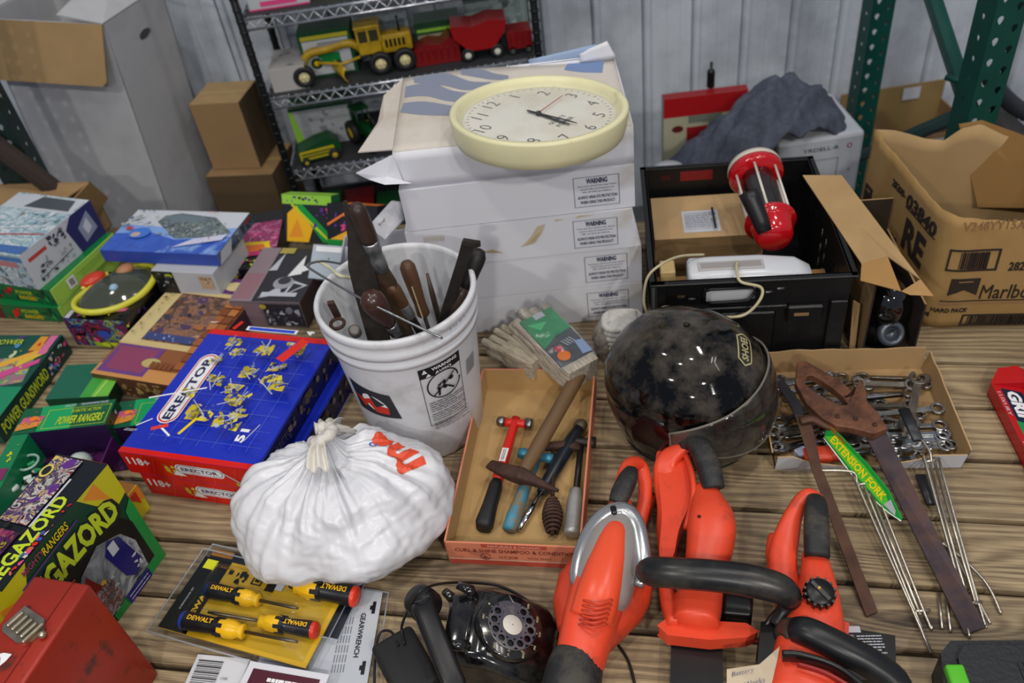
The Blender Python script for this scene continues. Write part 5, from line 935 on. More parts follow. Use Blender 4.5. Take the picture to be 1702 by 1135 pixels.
def on_bag(px0, rot):
    c = Y(*px0, 1.05); d0 = (c - GC).normalized()
    for _ in range(6): # find skin point seen at that pixel
        r = bag_r(d0); q = GC + d0 * r; uv = px(q); c = c + vR * (px0[0] - uv[0]) * .0008 - vU * (px0[1] - uv[1]) * .0008; d0 = (c - GC).normalized()
    r0 = bag_r(d0); X_ = (vR * cos(rot) + vU * sin(rot)); X_ = (X_ - d0 * X_.dot(d0)).normalized(); Y_ = d0.cross(X_)
    if Y_.dot(-vR * sin(rot) + vU * cos(rot)) < 0: Y_ = -Y_
    def fn(x, y): d = (d0 * r0 + X_ * x + Y_ * y).normalized(); return off @ (GC + d * (bag_r(d) + .0016))
    return fn
RB = mat('#d84a2a', .4); tri_text(mb, 'me', .043, .105, on_bag((693, 704), pi / 2), RB, bold=.05); tri_text(mb, 'o', .012, .016, on_bag((640, 697), 0), mat('#4a5ab0', .4))
mb.build('bag_skin', b_)
kp = GC + KD * (bag_r(KD) - .0); mb = MB()
mb.path(crv([off @ (kp + v) for v in (Vector((-.02, .0, -.012)), Vector((-.004, -.02, .006)), Vector((.02, -.008, .012)), Vector((.012, .016, .004)), Vector((-.012, .012, .010)))], 6), [.011 + .002 * sin(i * 1.9) for i in range(25)], mat('#c9c5bd', .45, bump=.3, bsc=90), n=12); mb.build('knot', b_)
for nm, tip, w_ in (('tied_tail', Y(556, 700, 1.16), .020), ('tied_tail', Y(528, 782, 1.03), .018), ('tied_tail', Y(586, 716, 1.14), .014)):
    mb = MB(); k0 = off @ kp; t1 = off @ tip; ax = (t1 - k0); sd = ax.cross(KD).normalized() if ax.cross(KD).length > 1e-4 else KX
    mb.grid(lambda a, b: k0 + ax * b + sd * (a - .5) * w_ * 2 * (.35 + b * .8) + KD * (.007 * sin(a * 12 + b * 3) + .012 * sin(b * pi)), 16, 10, mat('#cfcbc2', .4, bump=.2, bsc=70)); mb.build(nm, b_, solid=.0015)
# ------------------------------------------------------------ packed work gloves, yarn bundle
def glove_pack(label, c, ax, w, l, h, z, film=True, seed=1, col='#bcb2a2'):
    M = frame(c, ax, Vector((-ax.y, ax.x, 0))); g = thing('work_gloves', label, 'gloves', M=M); K_ = mat(col, .95, var=.3, sc_=90, bump=.7, bsc=160, stretch=(.35, 1.6, 1)); rd = random.Random(seed)
    for lay in range(3):
        mb = MB(); zz = lay * h / 3 + h / 6
        for k in range(4):
            y = (k - 1.5) * w / 4 + rd.uniform(-.003, .003); e = -l * (.50 - .03 * abs(k - 1.2)) + rd.uniform(-.008, .008)
            mb.path(crv([(e, y * 1.08, zz), (e + .02, y * 1.06, zz), (-l * .1, y * .96, zz), (l * .1, y * .9, zz)], 4), [(w / 8.4, h / 5.6)] * 13 if False else [w / 8.2] * 13, K_, n=12)
        q = [(-l * .14, w * .44), (0, w * .5), (l * .25, w * .47), (l * .5, w * .40), (l * .5, -w * .40), (l * .25, -w * .47), (0, -w * .5), (-l * .14, -w * .44)]
        mb.prism(q, zz - h / 6.2, zz + h / 6.2, K_); mb.build('glove', g, bevel=.006, seg=3)
    return g, M
gc = Vector((.048, 1.425, .0)); ga = (P(975, 612, .13) - P(850, 500, .13)); ga.z = 0; ga.normalize()
g, M = glove_pack('pack of knitted beige work gloves with a green label under clear film', P(918, 552, .135) - Vector((0, 0, .065)), Vector((ga.x, ga.y, -.12)).normalized(), .095, .215, .06, .07)
mb = MB(); F = Face(mb, frame((-.075, -.042, .0615), (1, 0, 0), (0, 1, 0)), .16, .084, z=.0022); mb.box(-.075, .085, -.042, .042, .0585, .0632, mat('#4a4f55', .4), bev=.001)
F.poly([(0, 0), (.62, 0), (.5, .5), (.48, 1), (.0, 1)], mat('#3a8f60', .25, var=.2, sc_=40)).poly([(.12, .1), (.3, .3), (.2, .6)], mat('#4ab878', .4)).rect(.0, .4, .1, .7, LG).ell(.72, .3, .06, .06, mat('#b03a4a', .4)).ell(.86, .28, .09, .09, mat('#e0762a', .4))
for k in range(4): F.line(.62, .5 + k * .08, .74, .58 + k * .08, .012, LG)
F.poly([(.72, .78), (.98, .7), (1, .98), (.75, 1)], mat('#8a9fc4', .4)); mb.build('printed_label', g)
mb = MB(); mb.grid(lambda a, b: (lerp(-.095, .105, a), (b - .5) * .1, .070 - .0 + .004 * sin(b * pi) + .0035 * noise.noise(Vector((a * 7, b * 5, 2)))), 30, 14, film_mat(.12, .12)); mb.build('clear_film', g)
g, M = glove_pack('second bundle of knitted beige gloves lying lower, between the bucket and the green labelled pack', P(858, 580, .075) - Vector((0, 0, .03)), Vector((ga.x, ga.y * .6, 0)).normalized(), .07, .15, .045, .05, seed=5, col='#b3a894')
g = thing('yarn_bundle', 'white yarn bundle half wrapped in hazy film, between the gloves and the helmet', 'yarn', M=Tr(P(1028, 565, .06) - Vector((0, 0, .058))) @ Rz(radians(-8))); YM = mat('#d0cec8', .9, var=.15, sc_=60, bump=.5, bsc=200)
mb = MB()
for k in range(9):
    z = .006 + k * .0135; mb.path([(.040 * math.copysign(abs(cos(a)) ** .6, cos(a)) + .012 + .001 * sin(k * 3), .030 * math.copysign(abs(sin(a)) ** .6, sin(a)), z) for a in [i * pi / 12 for i in range(24)]], .0085, YM, n=8, loop=True, cap=False)
mb.box(-.022, .046, -.026, .026, .002, .126, YM, bev=.006); mb.build('yarn_layers', g)
mb = MB(); mb.grid(lambda a, b: (lambda t, f: (-.030 + .028 * cos(t) * sin(b * pi) ** .5 + f, .034 * sin(t) * sin(b * pi) ** .5, .004 + b * .115 + f))(2 * pi * a, .006 * noise.noise(Vector((cos(2 * pi * a) * 3, sin(2 * pi * a) * 3, b * 6)))), 28, 14, mat('#8f8a80', .85, var=.4, sc_=60, bump=.5, bsc=120)); mb.build('tangled_end', g)
# ------------------------------------------------------------ peach tray with hammers
TA = radians(-13.2); tM = Tr(P(750, 932, 0)) @ Rz(TA)
tr = thing('peach_cardboard_tray', 'shallow peach coloured cardboard tray holding several hammers', 'tray', M=tM)
PE = mat('#cf7d5f', .6, var=.08, sc_=6); PEI = mat('#b3915f', .85, var=.12, sc_=7); TW, TD, TH = .245, .455, .064
mb = MB(); mb.box(0, TW, 0, TD, 0, .003, {'*': PEI})
mb.build('tray_floor', tr)
def twall(nm, a, face_out, parent, th=.0035, H=TH, mo=PE, mi2=PEI):
    x0, x1, y0, y1 = a; d = {'*': mo}; d[{'x-': 'x+', 'x+': 'x-', 'y-': 'y+', 'y+': 'y-'}[face_out]] = mi2; mb = MB(); mb.box(x0, x1, y0, y1, 0, H, d); return mb
mb = twall('', (0, TW, -.0035, 0), 'y-', tr); F = Face(mb, frame((0, -.0035, 0), (1, 0, 0), (0, 0, 1)), TW, TH); DR = mat('#7a2f2a', .5)
F.rect(0, .0, 1, .22, mat('#b84a38', .5)).rect(0, .22, 1, .28, mat('#e0b09c', .5)).rect(.27, .84, .76, 1, mat('#b84a38', .5)).text('NATURALS & ORGANIC', .52, .92, .1, mat('#e0b09c', .5), w=.4).text('CURL & SHINE SHAMPOO & CONDITION', .52, .68, .16, DR, w=.92, bold=.01).text('7.5 FT 2DOM', .46, .4, .1, DR, w=.14).text('RETAIL READY', .7, .4, .05, DR, w=.18)
for k in range(20): a, b = 2 * pi * k / 20, 2 * pi * (k + 1) / 20; c_ = lambda t, r: (.29 + r * cos(t), .44 + r * sin(t) * TW / TH); F.poly([c_(a, .038), c_(b, .038), c_(b, .032), c_(a, .032)], DR)
F.poly([(.275, .38), (.305, .38), (.29, .52)], DR); mb.build('front_wall', tr)
twall('', (-.0035, 0, 0, TD), 'x-', tr).build('side_wall', tr); mb = twall('', (TW, TW + .0035, 0, TD), 'x+', tr); mb.build('side_wall', tr); twall('', (0, TW, TD, TD + .0035), 'y+', tr).build('back_wall', tr)
DY = lambda u, v, z: P(u, v, z)
def rod_thing(name, label, A, B, up=(0, 0, 1), cat='hammer', group=None):
    """thing whose local +x runs from A to B"""
    A, B = Vector(A), Vector(B); x = (B - A); M = frame(A, x, Vector(up).cross(x)); return thing(name, label, cat, M=M, group=group), x.length
def hammer_head(mb, x, m, prof, n=20, T=Matrix.Identity(4)):
    """lathe along local y at handle position x"""
    mb.lathe(prof, m, n, Tr(x, 0, 0) @ Rx(-pi / 2) @ T)
# red ball-peen
g, L = rod_thing('ball_peen_hammer', 'small red ball peen hammer with a black rubber grip', P(803, 878, .022), P(856, 703, .030))
mb = MB(); mb.path([(0, 0, 0), (.01, 0, 0), (.05, 0, 0), (.10, 0, 0), (.118, 0, 0)], [(.014, .016), (.0175, .018), (.014, .016), (.013, .015), (.009, .011)], mat('#17181a', .55), n=16, sq=3); mb.build('rubber_grip', g)
mb = MB(); mb.path([(.11, 0, 0), (.13, 0, 0), (L - .01, 0, 0), (L + .012, 0, 0)], [(.010, .012), (.011, .012), (.0085, .010), (.009, .010)], mat('#c9211a', .35), n=14, sq=3); mb.box(.155, .19, -.0065, .0065, .0100, .0114, WHT); F = Face(mb, frame((.155, -.0065, .0114), (1, 0, 0), (0, 1, 0)), .035, .013); F.lines(.1, .2, .9, .8, 2, INK, seed=3); mb.build('red_shaft', g)
mb = MB(); hammer_head(mb, L, mat('#c9211a', .35), [(.001, -.024), (.010, -.024), (.0085, -.014), (.010, 0), (.0085, .012), (.011, .02), (.001, .021)]); mb.build('head', g); mb = MB(); hammer_head(mb, L, STEEL, [(.001, -.038), (.0125, -.038), (.0135, -.034), (.0135, -.024), (.001, -.023)]); mb.build('striking_face', g)
mb = MB(); hammer_head(mb, L, STEEL, [(.001, .02), (.0105, .022), (.0125, .03), (.010, .038), (.001, .042)]); mb.build('ball_face', g)
# long wooden handled pick hammer, lying over the others
g, L = rod_thing('masons_pick_hammer', 'long wooden handled pick hammer with rusty pointed head lying across the tray', P(866, 792, .056), P(975, 600, .085))
mb = MB(); mb.path([(-.012, 0, 0), (.02, 0, 0), (.08, 0, 0), (L - .04, 0, 0), (L, 0, 0)], [(.010, .013), (.0135, .015), (.0155, .0165), (.0155, .017), (.014, .015)], mat('#6f5539', .6, var=.4, sc_=7, stretch=(.3, 2, 2), bump=.15), n=18); mb.build('wooden_handle', g)
mb = MB(); mb.path(crv([(.01, .078, -.010), (.003, .05, -.002), (0, .02, .002), (0, 0, .003), (0, -.02, .002), (.0, -.05, -.004), (.004, -.078, -.014)], 5), [(lerp(.011, .0165, min(1, i / 12)), .004 + .010 * min(1, i / 12)) if i < 15 else (lerp(.0165, .0025, (i - 15) / 15.),) * 2 for i in range(31)], RUST, n=14, sq=3, up=(0, 0, 1)); mb.build('pick_head', g)
# blue painted handle
g, L = rod_thing('blue_handled_hammer', 'hammer with chipped blue painted handle under the pick hammer', P(846, 880, .020), P(893, 758, .026))
BPT = mat('#3f7f96', .5, dirt=('#7a6a50', .9, 30), thr=(.5, .58)); mb = MB(); mb.path([(0, 0, 0), (.03, 0, 0), (.09, 0, 0), (L, 0, 0)], [(.013, .015), (.015, .017), (.012, .014), (.009, .012)], BPT, n=16); mb.build('painted_handle', g); mb = MB(); hammer_head(mb, L, mat('#3a7f9a', .4, .4), [(.001, -.035), (.010, -.034), (.011, -.02), (.008, -.01), (.010, .01), (.012, .03), (.010, .04), (.001, .041)]); mb.build('head', g)
# chrome tube with black grip
g, L = rod_thing('chrome_wrench_handle', 'chrome tube handle with black grip lying diagonally in the tray', P(862, 882, .012), P(962, 712, .028), cat='tool'); mb = MB(); mb.path([(0, 0, 0), (.1, 0, 0)], .0065, CHR, n=14); mb.build('chrome_tube', g); mb = MB(); mb.path([(.095, 0, 0), (.11, 0, 0), (.17, 0, 0), (L - .03, 0, 0), (L, 0, 0)], [.009, .0125, .0145, .015, .012], mat('#1d242c', .3, var=.5, sc_=30), n=16); mb.build('black_grip', g)
mb = MB(); mb.ell((L + .008, 0, 0), .017, .015, .012, mat('#54483a', .5, .4), 16); mb.build('knob', g)
# chipping hammer with coil spring grip
g, L = rod_thing('chipping_hammer', 'rusty chipping hammer with a coil spring handle in the tray', P(918, 888, .022), P(919, 742, .030)); mb = MB(); mb.path([(0, 0, 0), (L, 0, 0)], .0045, RUST, n=10); mb.build('shaft', g)
mb = MB(); q = []; nt_ = 9.5; Ls = .075
for i in range(int(nt_ * 14)): a = i / 14; s_ = a / nt_; q.append((.004 + s_ * Ls, (.009 + .009 * sin(s_ * pi)) * cos(a * 2 * pi), (.009 + .009 * sin(s_ * pi)) * sin(a * 2 * pi)))
mb.path(q, .0030, RUST, n=7); mb.build('coil_spring', g)
mb = MB(); mb.path([(L, -.055, -.003), (L, -.03, 0), (L, 0, 0), (L, .035, 0)], [(.012, .006), (.010, .009), (.008, .009), (.0045, .010)], RUST, n=10, sq=5, up=(0, 0, 1)); mb.build('head', g)
# silver grip hammer
g, L = rod_thing('silver_grip_hammer', 'hammer with silver ribbed grip at the right of the tray', P(950, 890, .020), P(966, 735, .026)); mb = MB(); q = [(.0, 0, 0)] + [(.004 + i * .004, 0, 0) for i in range(26)]; mb.path(q, [.011] + [.0155 + .0009 * (i % 2) - (.004 * max(0, i - 18) / 8) for i in range(26)], mat('#b0afad', .42, .6, var=.2, sc_=40), n=18); mb.build('silver_grip', g)
mb = MB(); mb.path([(.10, 0, 0), (L + .01, 0, 0)], .0065, mat('#2a2826', .4, .6), n=12); mb.build('shaft', g); mb = MB(); hammer_head(mb, L, mat('#35302c', .5, .5), [(.001, -.03), (.012, -.03), (.0125, -.018), (.009, -.01), (.010, .01), (.006, .035), (.001, .04)]); mb.build('head', g)
# ------------------------------------------------------------ helmet
HM = Tr(.329, 1.208, 0) @ Rz(radians(-34)) @ Sc(1.065, 1.12, 1.08)
hm = thing('motorcycle_helmet', 'dusty glossy black full face motorcycle helmet with smoked visor', 'helmet', M=HM)
HT_ = [(0, .105, -.095, .085), (.012, .128, -.112, .100), (.03, .146, -.122, .112), (.06, .160, -.134, .122), (.10, .163, -.145, .130), (.14, .158, -.150, .132), (.17, .147, -.146, .127), (.20, .128, -.132, .115), (.225, .104, -.110, .095), (.245, .075, -.080, .070), (.258, .040, -.046, .040), (.264, .004, -.004, .004)]
def hpt(z, a, off=0):
    xf, xb, w_ = interp(HT_, z); c_, s_ = cos(a), sin(a); x = (xf if c_ > 0 else -xb) * math.copysign(abs(c_) ** .92, c_); y = w_ * math.copysign(abs(s_) ** .92, s_)
    n = Vector((c_ / max(xf, .01), s_ / max(w_, .01), (z - .11) / .022)); n = Vector((c_, s_, (z - .11) * 9 * (1 if z > .11 else .6))).normalized(); return Vector((x, y, z)) + n * off
DUST = mat('#060607', .07, dirt=('#6f675c', .62, 13), thr=(.44, .74), spec=.4)
mb = MB(); nz_ = 40
zs = [.264 * (i / nz_) for i in range(nz_ + 1)]; zs = [0] + [.264 * sin(pi / 2 * (i / nz_)) for i in range(1, nz_)] + [.2635]
mb.loft([[hpt(z, 2 * pi * k / 72) for k in range(72)] for z in zs], DUST); mb.build('shell', hm)
mb = MB(); mb.path([hpt(.012, 2 * pi * k / 60, .001) for k in range(60)], .005, mat('#101012', .5), n=8, loop=True, cap=False); mb.build('bottom_trim', hm)
VIS = mat('#0d0d0e', .07, dirt=('#8a8278', .42, 9), thr=(.32, .78), spec=.5)
zt = lambda t: .182 - .045 * abs(t) ** 2.2; zb = lambda t: .070 + .028 * abs(t) ** 2.5
mb = MB(); A_ = 1.45; mb.grid(lambda a, b: hpt(lerp(zb(a * 2 - 1), zt(a * 2 - 1), b), (a * 2 - 1) * A_, .0045), 60, 16, VIS); vo_ = mb.build('visor', hm, solid=.0025, off=1)
mb = MB(); q = [hpt(zb(t), t * A_, .006) for t in [i / 20 - 1 for i in range(41)]] + [hpt(zt(-t), -t * A_, .006) for t in [i / 20 - 1 for i in range(41)]]; mb.path(q, (.0024), mat('#6b655c', .3), n=6, loop=True, cap=False); mb.build('visor_edge', vo_)
for s_ in (-1, 1):
    mb = MB(); p = hpt(.125, s_ * 1.62, .003); nrm = (hpt(.125, s_ * 1.62, .02) - p).normalized(); mb.prism([(-.035, -.03), (.02, -.034), (.034, 0), (.024, .026), (-.02, .03), (-.04, .0)], -.004, .006, mat('#1c0a0c', .15, coat=.5), T=frame(p, Vector((0, 0, 1)).cross(nrm) * -s_, (0, 0, 1))); mb.build('visor_pivot', hm, bevel=.004, seg=2)
def onh(z0, a0, rot=0):
    p = hpt(z0, a0, .0); n = ((hpt(z0, a0 + .05) - p).cross(hpt(z0 + .008, a0) - p)).normalized(); n = n if n.dot(p - Vector((0, 0, .1))) > 0 else -n
    X = Vector((0, 0, 1)).cross(n).normalized(); Y_ = n.cross(X); 
    def fn(x, y):
        x, y = x * cos(rot) - y * sin(rot), x * sin(rot) + y * cos(rot); q = p + X * x + Y_ * y; c0 = Vector((0, 0, .11)); d = (q - c0)
        # push out to the shell
        lo, hi = .5, 1.5
        for _ in range(18):
            m_ = (lo + hi) / 2; s = c0 + d * m_; 
            if s.z > .2638: hi = m_; continue
            a = atan2(s.y, s.x); r = hypot(s.x, s.y); e = hpt(max(0, s.z), a); 
            if r < hypot(e.x, e.y): lo = m_
            else: hi = m_
        return c0 + d * (lo + .006)
    return fn
mb = MB(); f_ = onh(.226, .15, .3)
GD = mat('#a39c72', .35)
def outline(mb, pts, m, fn, t=.0016):
    k = len(pts)
    for i in range(k):
        a, b = Vector((*pts[i], 0)), Vector((*pts[(i + 1) % k], 0)); d = (b - a).normalized(); nn = Vector((-d.y, d.x, 0)) * t
        for j in range(4): p, q = a.lerp(b, j / 4), a.lerp(b, (j + 1) / 4); mb.add([fn(*(p + nn)[:2]), fn(*(p - nn)[:2]), fn(*(q - nn)[:2]), fn(*(q + nn)[:2])], [(0, 1, 2, 3), (3, 2, 1, 0)], m)
outline(mb, [(-.034, .0), (-.024, .015), (.024, .015), (.034, 0), (.024, -.015), (-.024, -.015)], GD, f_); tri_text(mb, 'SHOEI', .016, .048, f_, GD, bold=.03, cuts=2); mb.build('emblem', hm)
# ------------------------------------------------------------ black crate and its contents
def XP(u, v, x): d = ray(u, v); return CO + d * (x / d.x)
CA = radians(-9.5); cM = Tr(.314, 1.400, 0) @ Rz(CA); CW, CD, CHt = .392, .455, .245
cr = thing('black_plastic_crate', 'black slotted plastic crate full of odd household items', 'crate', M=cM); BP = mat('#0e0e10', .42, bump=.1, bsc=200)
def holed(mb, W, H, holes, m, T, th=.004):
    xs_ = sorted({0, W, *[h[0] for h in holes], *[h[1] for h in holes]}); ys_ = sorted({0, H, *[h[2] for h in holes], *[h[3] for h in holes]})
    for i in range(len(xs_) - 1):
        for j in range(len(ys_) - 1):
            x, y = (xs_[i] + xs_[i + 1]) / 2, (ys_[j] + ys_[j + 1]) / 2
            if not any(h[0] < x < h[1] and h[2] < y < h[3] for h in holes): mb.box(xs_[i], xs_[i + 1], -th / 2, th / 2, ys_[j], ys_[j + 1], m, T=T)
slot = [(.10, .205, .185, .222), (.045, .06, .20, .208), (.068, .083, .192, .2), (.225, .24, .2, .208), (.248, .263, .208, .216)]
mb = MB(); holed(mb, CW, CHt, slot, BP, Tr(0, 0, 0)); mb.build('front_wall', cr)
mb = MB()
for a in ((0, .02, 0, CHt), (CW - .035, CW, 0, .18), (.03, CW - .05, .008, .02), (.06, .27, .165, .176)): mb.box(a[0], a[1], -.012, 0, a[2], a[3], BP, bev=.002)
mb.box(.27, .345, -.014, 0, .13, .172, BP, bev=.004); mb.box(.05, .25, -.006, 0, .03, .155, BP, bev=.004); mb.box(.285, .315, -.0155, -.0138, .148, .155, mat('#8a6a48', .6)); mb.build('front_ribs', cr)
mb = MB(); mb.path([(.10, -.006, .19), (.10, -.006, .218), (.112, -.006, .224), (.195, -.006, .224), (.205, -.006, .214), (.19, -.006, .188), (.115, -.006, .185)], .004, BP, n=6, loop=True, cap=False); mb.build('hand_grip_rim', cr)
hs = []
for cy in (.06, .12, .3, .36): hs += [(cy, cy + .011, .16, .172), (cy + .015, cy + .026, .16, .172), (cy, cy + .011, .178, .19), (cy + .015, cy + .026, .178, .19)]
for cy in (.2, .24): hs += [(cy, cy + .02, .08 + k * .04, .105 + k * .04) for k in range(3)]
for nm, xx in (('side_wall', 0), ('side_wall', CW)):
    mb = MB(); holed(mb, CD, CHt, hs, BP, Tr(xx, 0, 0) @ Rz(pi / 2)); mb.build(nm, cr)
mb = MB(); mb.box(0, CW, CD - .002, CD + .002, 0, CHt, BP); F = Face(mb, frame((0, CD - .002, 0), (1, 0, 0), (0, 0, 1)), CW, CHt); F.rect(.22, .84, .42, .95, mat('#7d1418', .4)).rect(.1, .86, .16, .92, mat('#3a0d10', .4)); mb.build('back_wall', cr)
mb = MB(); mb.box(0, CW, 0, CD, 0, .005, BP); mb.build('crate_floor', cr)
mb = MB()
for a in ((-.012, CW + .012, -.013, .003), (-.012, CW + .012, CD - .003, CD + .012), (-.012, .003, -.012, CD + .012), (CW - .003, CW + .012, -.012, CD + .012)): mb.box(*a, CHt - .006, CHt, BP, bev=.0015)
mb.build('rim', cr)
def inc(*p): return cM @ Vector(p)
g = Carton('cardboard_box', 'brown carton with a white shipping label lying inside the black crate', 'box', inc(.012, .25, 0), inc(.26, .25, 0), inc(.012, .4, 0), .006, .175, {'*': mat('#7d6240', .85, var=.2, sc_=9), 'z+': CARDL}, px_=False, width=.25, depth=.18)
g.top.rect(.28, .12, .62, .62, LG).lines(.3, .16, .6, .58, 8, GREY, t=.3, seed=4).rect(.56, .12, .58, .62, INK); g.front.rect(0, .45, 1, .5, mat('#6a4c2a', .9)); g.build()
g = Carton('cardboard_box', 'plain brown carton under the white appliance inside the black crate', 'box', inc(.012, .03, 0), inc(.26, .03, 0), inc(.012, .4, 0), .006, .149, {'*': mat('#6f5230', .85), 'z+': mat('#8a6639', .85)}, px_=False, width=.365, depth=.11); g.build()
g = thing('white_kitchen_appliance', 'long rounded white plastic kitchen appliance lying at the front of the crate', 'appliance', M=cM @ Tr(.070, .052, .150)); WP = mat('#c3c6cb', .25)
mb = MB(); mb.path([(0, 0, .048), (.006, 0, .048), (.05, 0, .048), (.15, 0, .048), (.22, 0, .046), (.245, 0, .040), (.258, 0, .034)], [(.036, .042), (.042, .046), (.043, .047), (.042, .046), (.038, .040), (.029, .030), (.012, .012)], WP, n=24, sq=4, up=(0, 0, 1)); mb.build('housing', g)
mb = MB(); mb.box(.02, .155, -.022, .008, .0925, .0965, mat('#a9a6a4', .3), bev=.001); mb.box(.026, .15, -.016, .002, .0955, .0972, mat('#8f8b8a', .3)); mb.build('recessed_switch', g)
g = thing('beige_outlet_block', 'small beige electrical outlet block at the left end of the white appliance', 'outlet', M=cM @ Tr(.028, .055, .149) @ Sc(1, 1, 1.6)); mb = MB(); mb.box(-.016, .016, -.012, .03, 0, .055, mat('#b59c68', .5), bev=.002); mb.box(-.011, .012, -.0145, -.012, .012, .038, mat('#d9d4c4', .4)); mb.box(-.006, .0, -.0155, -.0145, .02, .028, INK); mb.build('outlet_body', g)
b0, b1 = Y(1281, 372, 1.535), Y(1255, 286, 1.70); g, L = rod_thing('red_dispenser', 'red and clear plastic dispenser with chrome rods and a black handle leaning in the crate', b0, b1, cat='dispenser'); RP = mat('#b5101a', .12, coat=.4); Q = Matrix(((0, 0, 1, 0), (1, 0, 0, 0), (0, 1, 0, 0), (0, 0, 0, 1)))
mb = MB(); mb.lathe([(.001, -.052), (.033, -.05), (.040, -.04), (.045, -.01), (.047, .0), (.056, .002), (.056, .010), (.046, .014), (.001, .0145)], RP, 36, Q); mb.build('red_base', g)
mb = MB(); mb.lathe([(.036, .012), (.036, L - .02)], film_mat(.12, .06, '#b5a8a4'), 32, Q, cap=False); mb.build('clear_cylinder', g); mb = MB(); mb.lathe([(.001, .02), (.02, .02), (.024, .06), (.02, L - .02), (.001, L - .02)], mat('#5d5450', .35, .6), 20, Q); mb.build('inner_drum', g)
mb = MB(); mb.lathe([(.001, L - .022), (.058, L - .02), (.062, L - .014), (.062, L), (.056, L + .004), (.001, L + .005)], RP, 40, Q); mb.build('red_top', g); mb = MB(); mb.lathe([(.057, L + .002), (.062, L + .006), (.060, L + .016), (.001, L + .017)], mat('#bdb6a8', .4), 40, Q); mb.build('white_lid', g)
for k in range(6): a = k * pi / 3 + .3; mb = MB(); mb.path([(.008, .050 * cos(a), .050 * sin(a)), (L - .016, .050 * cos(a), .050 * sin(a))], .003, mat('#cfcac0', .3), n=8); mb.build('chrome_rod', g)
iM = g.matrix_basis.inverted(); h0, h1 = iM @ Y(1272, 385, 1.49), iM @ Y(1243, 318, 1.545); mb = MB(); mb.path([h0, h0.lerp(h1, .25), h0.lerp(h1, .8), h1], [.016, .018, .021, .021], mat('#18181a', .4), n=20); mb.lathe([(.013, 0), (.013, .0008), (.001, .0008)], mat('#050505', .8), 20, frame(h1, (h1 - h0).orthogonal(), (h1 - h0).cross((h1 - h0).orthogonal())) @ Tr(0, 0, .0004)); mb.build('black_handle', g)
CRD = mat('#b3a987', .55)
g = thing('appliance_cord', 'thin cream cord looping out of the crate and down behind the helmet', 'cord', (0, 0, 0)); mb = MB(); mb.path(crv([cM @ Vector((.17, .045, .252)), cM @ Vector((.165, .01, .256)), cM @ Vector((.17, -.02, .25)), Y(1265, 478, 1.345), Y(1262, 500, 1.33), Y(1235, 524, 1.325), Y(1190, 526, 1.33), Y(1140, 515, 1.35), Y(1100, 512, 1.375), Y(1078, 540, 1.375), Y(1070, 560, 1.375)], 8), .0032, CRD, n=8); mb.build('cord_strand', g); ground(g)
g = thing('outlet_cord', 'second cream cord hanging between the white stack and the crate', 'cord', (0, 0, 0)); mb = MB(); mb.path(crv([Y(1170, 423, 1.47), Y(1130, 426, 1.43), Y(1098, 440, 1.385), Y(1076, 462, 1.375), Y(1070, 500, 1.375), Y(1076, 530, 1.375), Y(1066, 548, 1.375)], 8), .0028, CRD, n=8); mb.build('cord_strand', g); ground(g)
# ------------------------------------------------------------ brown box with black globe, its long flap
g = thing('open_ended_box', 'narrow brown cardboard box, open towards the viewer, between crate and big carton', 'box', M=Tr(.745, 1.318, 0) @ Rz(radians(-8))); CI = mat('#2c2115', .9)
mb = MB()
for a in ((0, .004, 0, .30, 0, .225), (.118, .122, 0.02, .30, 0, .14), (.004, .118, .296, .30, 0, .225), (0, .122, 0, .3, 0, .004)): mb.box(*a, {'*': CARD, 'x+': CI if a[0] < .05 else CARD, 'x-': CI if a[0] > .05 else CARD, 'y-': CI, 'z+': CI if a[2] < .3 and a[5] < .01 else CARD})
mb.build('box_walls', g); iM = g.matrix_basis.inverted()
A_, B_, C_, D__ = [iM @ P(u, v, z) for u, v, z in ((1334, 291, .25), (1399, 291, .262), (1530, 464, .258), (1432, 438, .245))]
mb = MB(); E_ = iM @ P(1466, 424, .262); F_ = iM @ P(1498, 484, .232); G_ = iM @ P(1430, 466, .235)
sheet(mb, [A_, B_, C_, E_ + Vector((.01, -.005, 0)), D__], mat('#a98a5e', .85, var=.15, sc_=9)); mb.build('long_flap', g)
mb = MB(); sheet(mb, [D__, E_ + Vector((.01, -.005, -.001)), F_, G_], mat('#9a7543', .85)); sheet(mb, [F_, C_, iM @ P(1552, 492, .245), iM @ P(1512, 490, .235)], mat('#a88251', .85)); mb.build('torn_tip', g)  # folded face in darker brown, its shading put into the colour
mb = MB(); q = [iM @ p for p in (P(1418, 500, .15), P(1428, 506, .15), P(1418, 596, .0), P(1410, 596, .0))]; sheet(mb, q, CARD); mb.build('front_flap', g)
g = thing('black_globe', 'glossy black globe with a grey collar inside the narrow brown box', 'lamp', (.813, 1.385, .0045)); mb = MB(); BG = mat('#0a0a0d', .04, coat=1); mb.ell((0, 0, .10), .049, .052, .062, BG, 40); mb.lathe([(.001, 0), (.04, 0), (.04, .05), (.001, .055)], mat('#0c0c0d', .5), 24); mb.build('globe', g)
mb = MB(); T = Tr(0, -.046, .052) @ Rx(radians(62)); mb.lathe([(.024, -.012), (.028, -.008), (.029, .008), (.024, .014), (.018, .014), (.016, .006), (.016, -.01)], mat('#5d636c', .3, .5), 28, T); mb.build('collar', g)
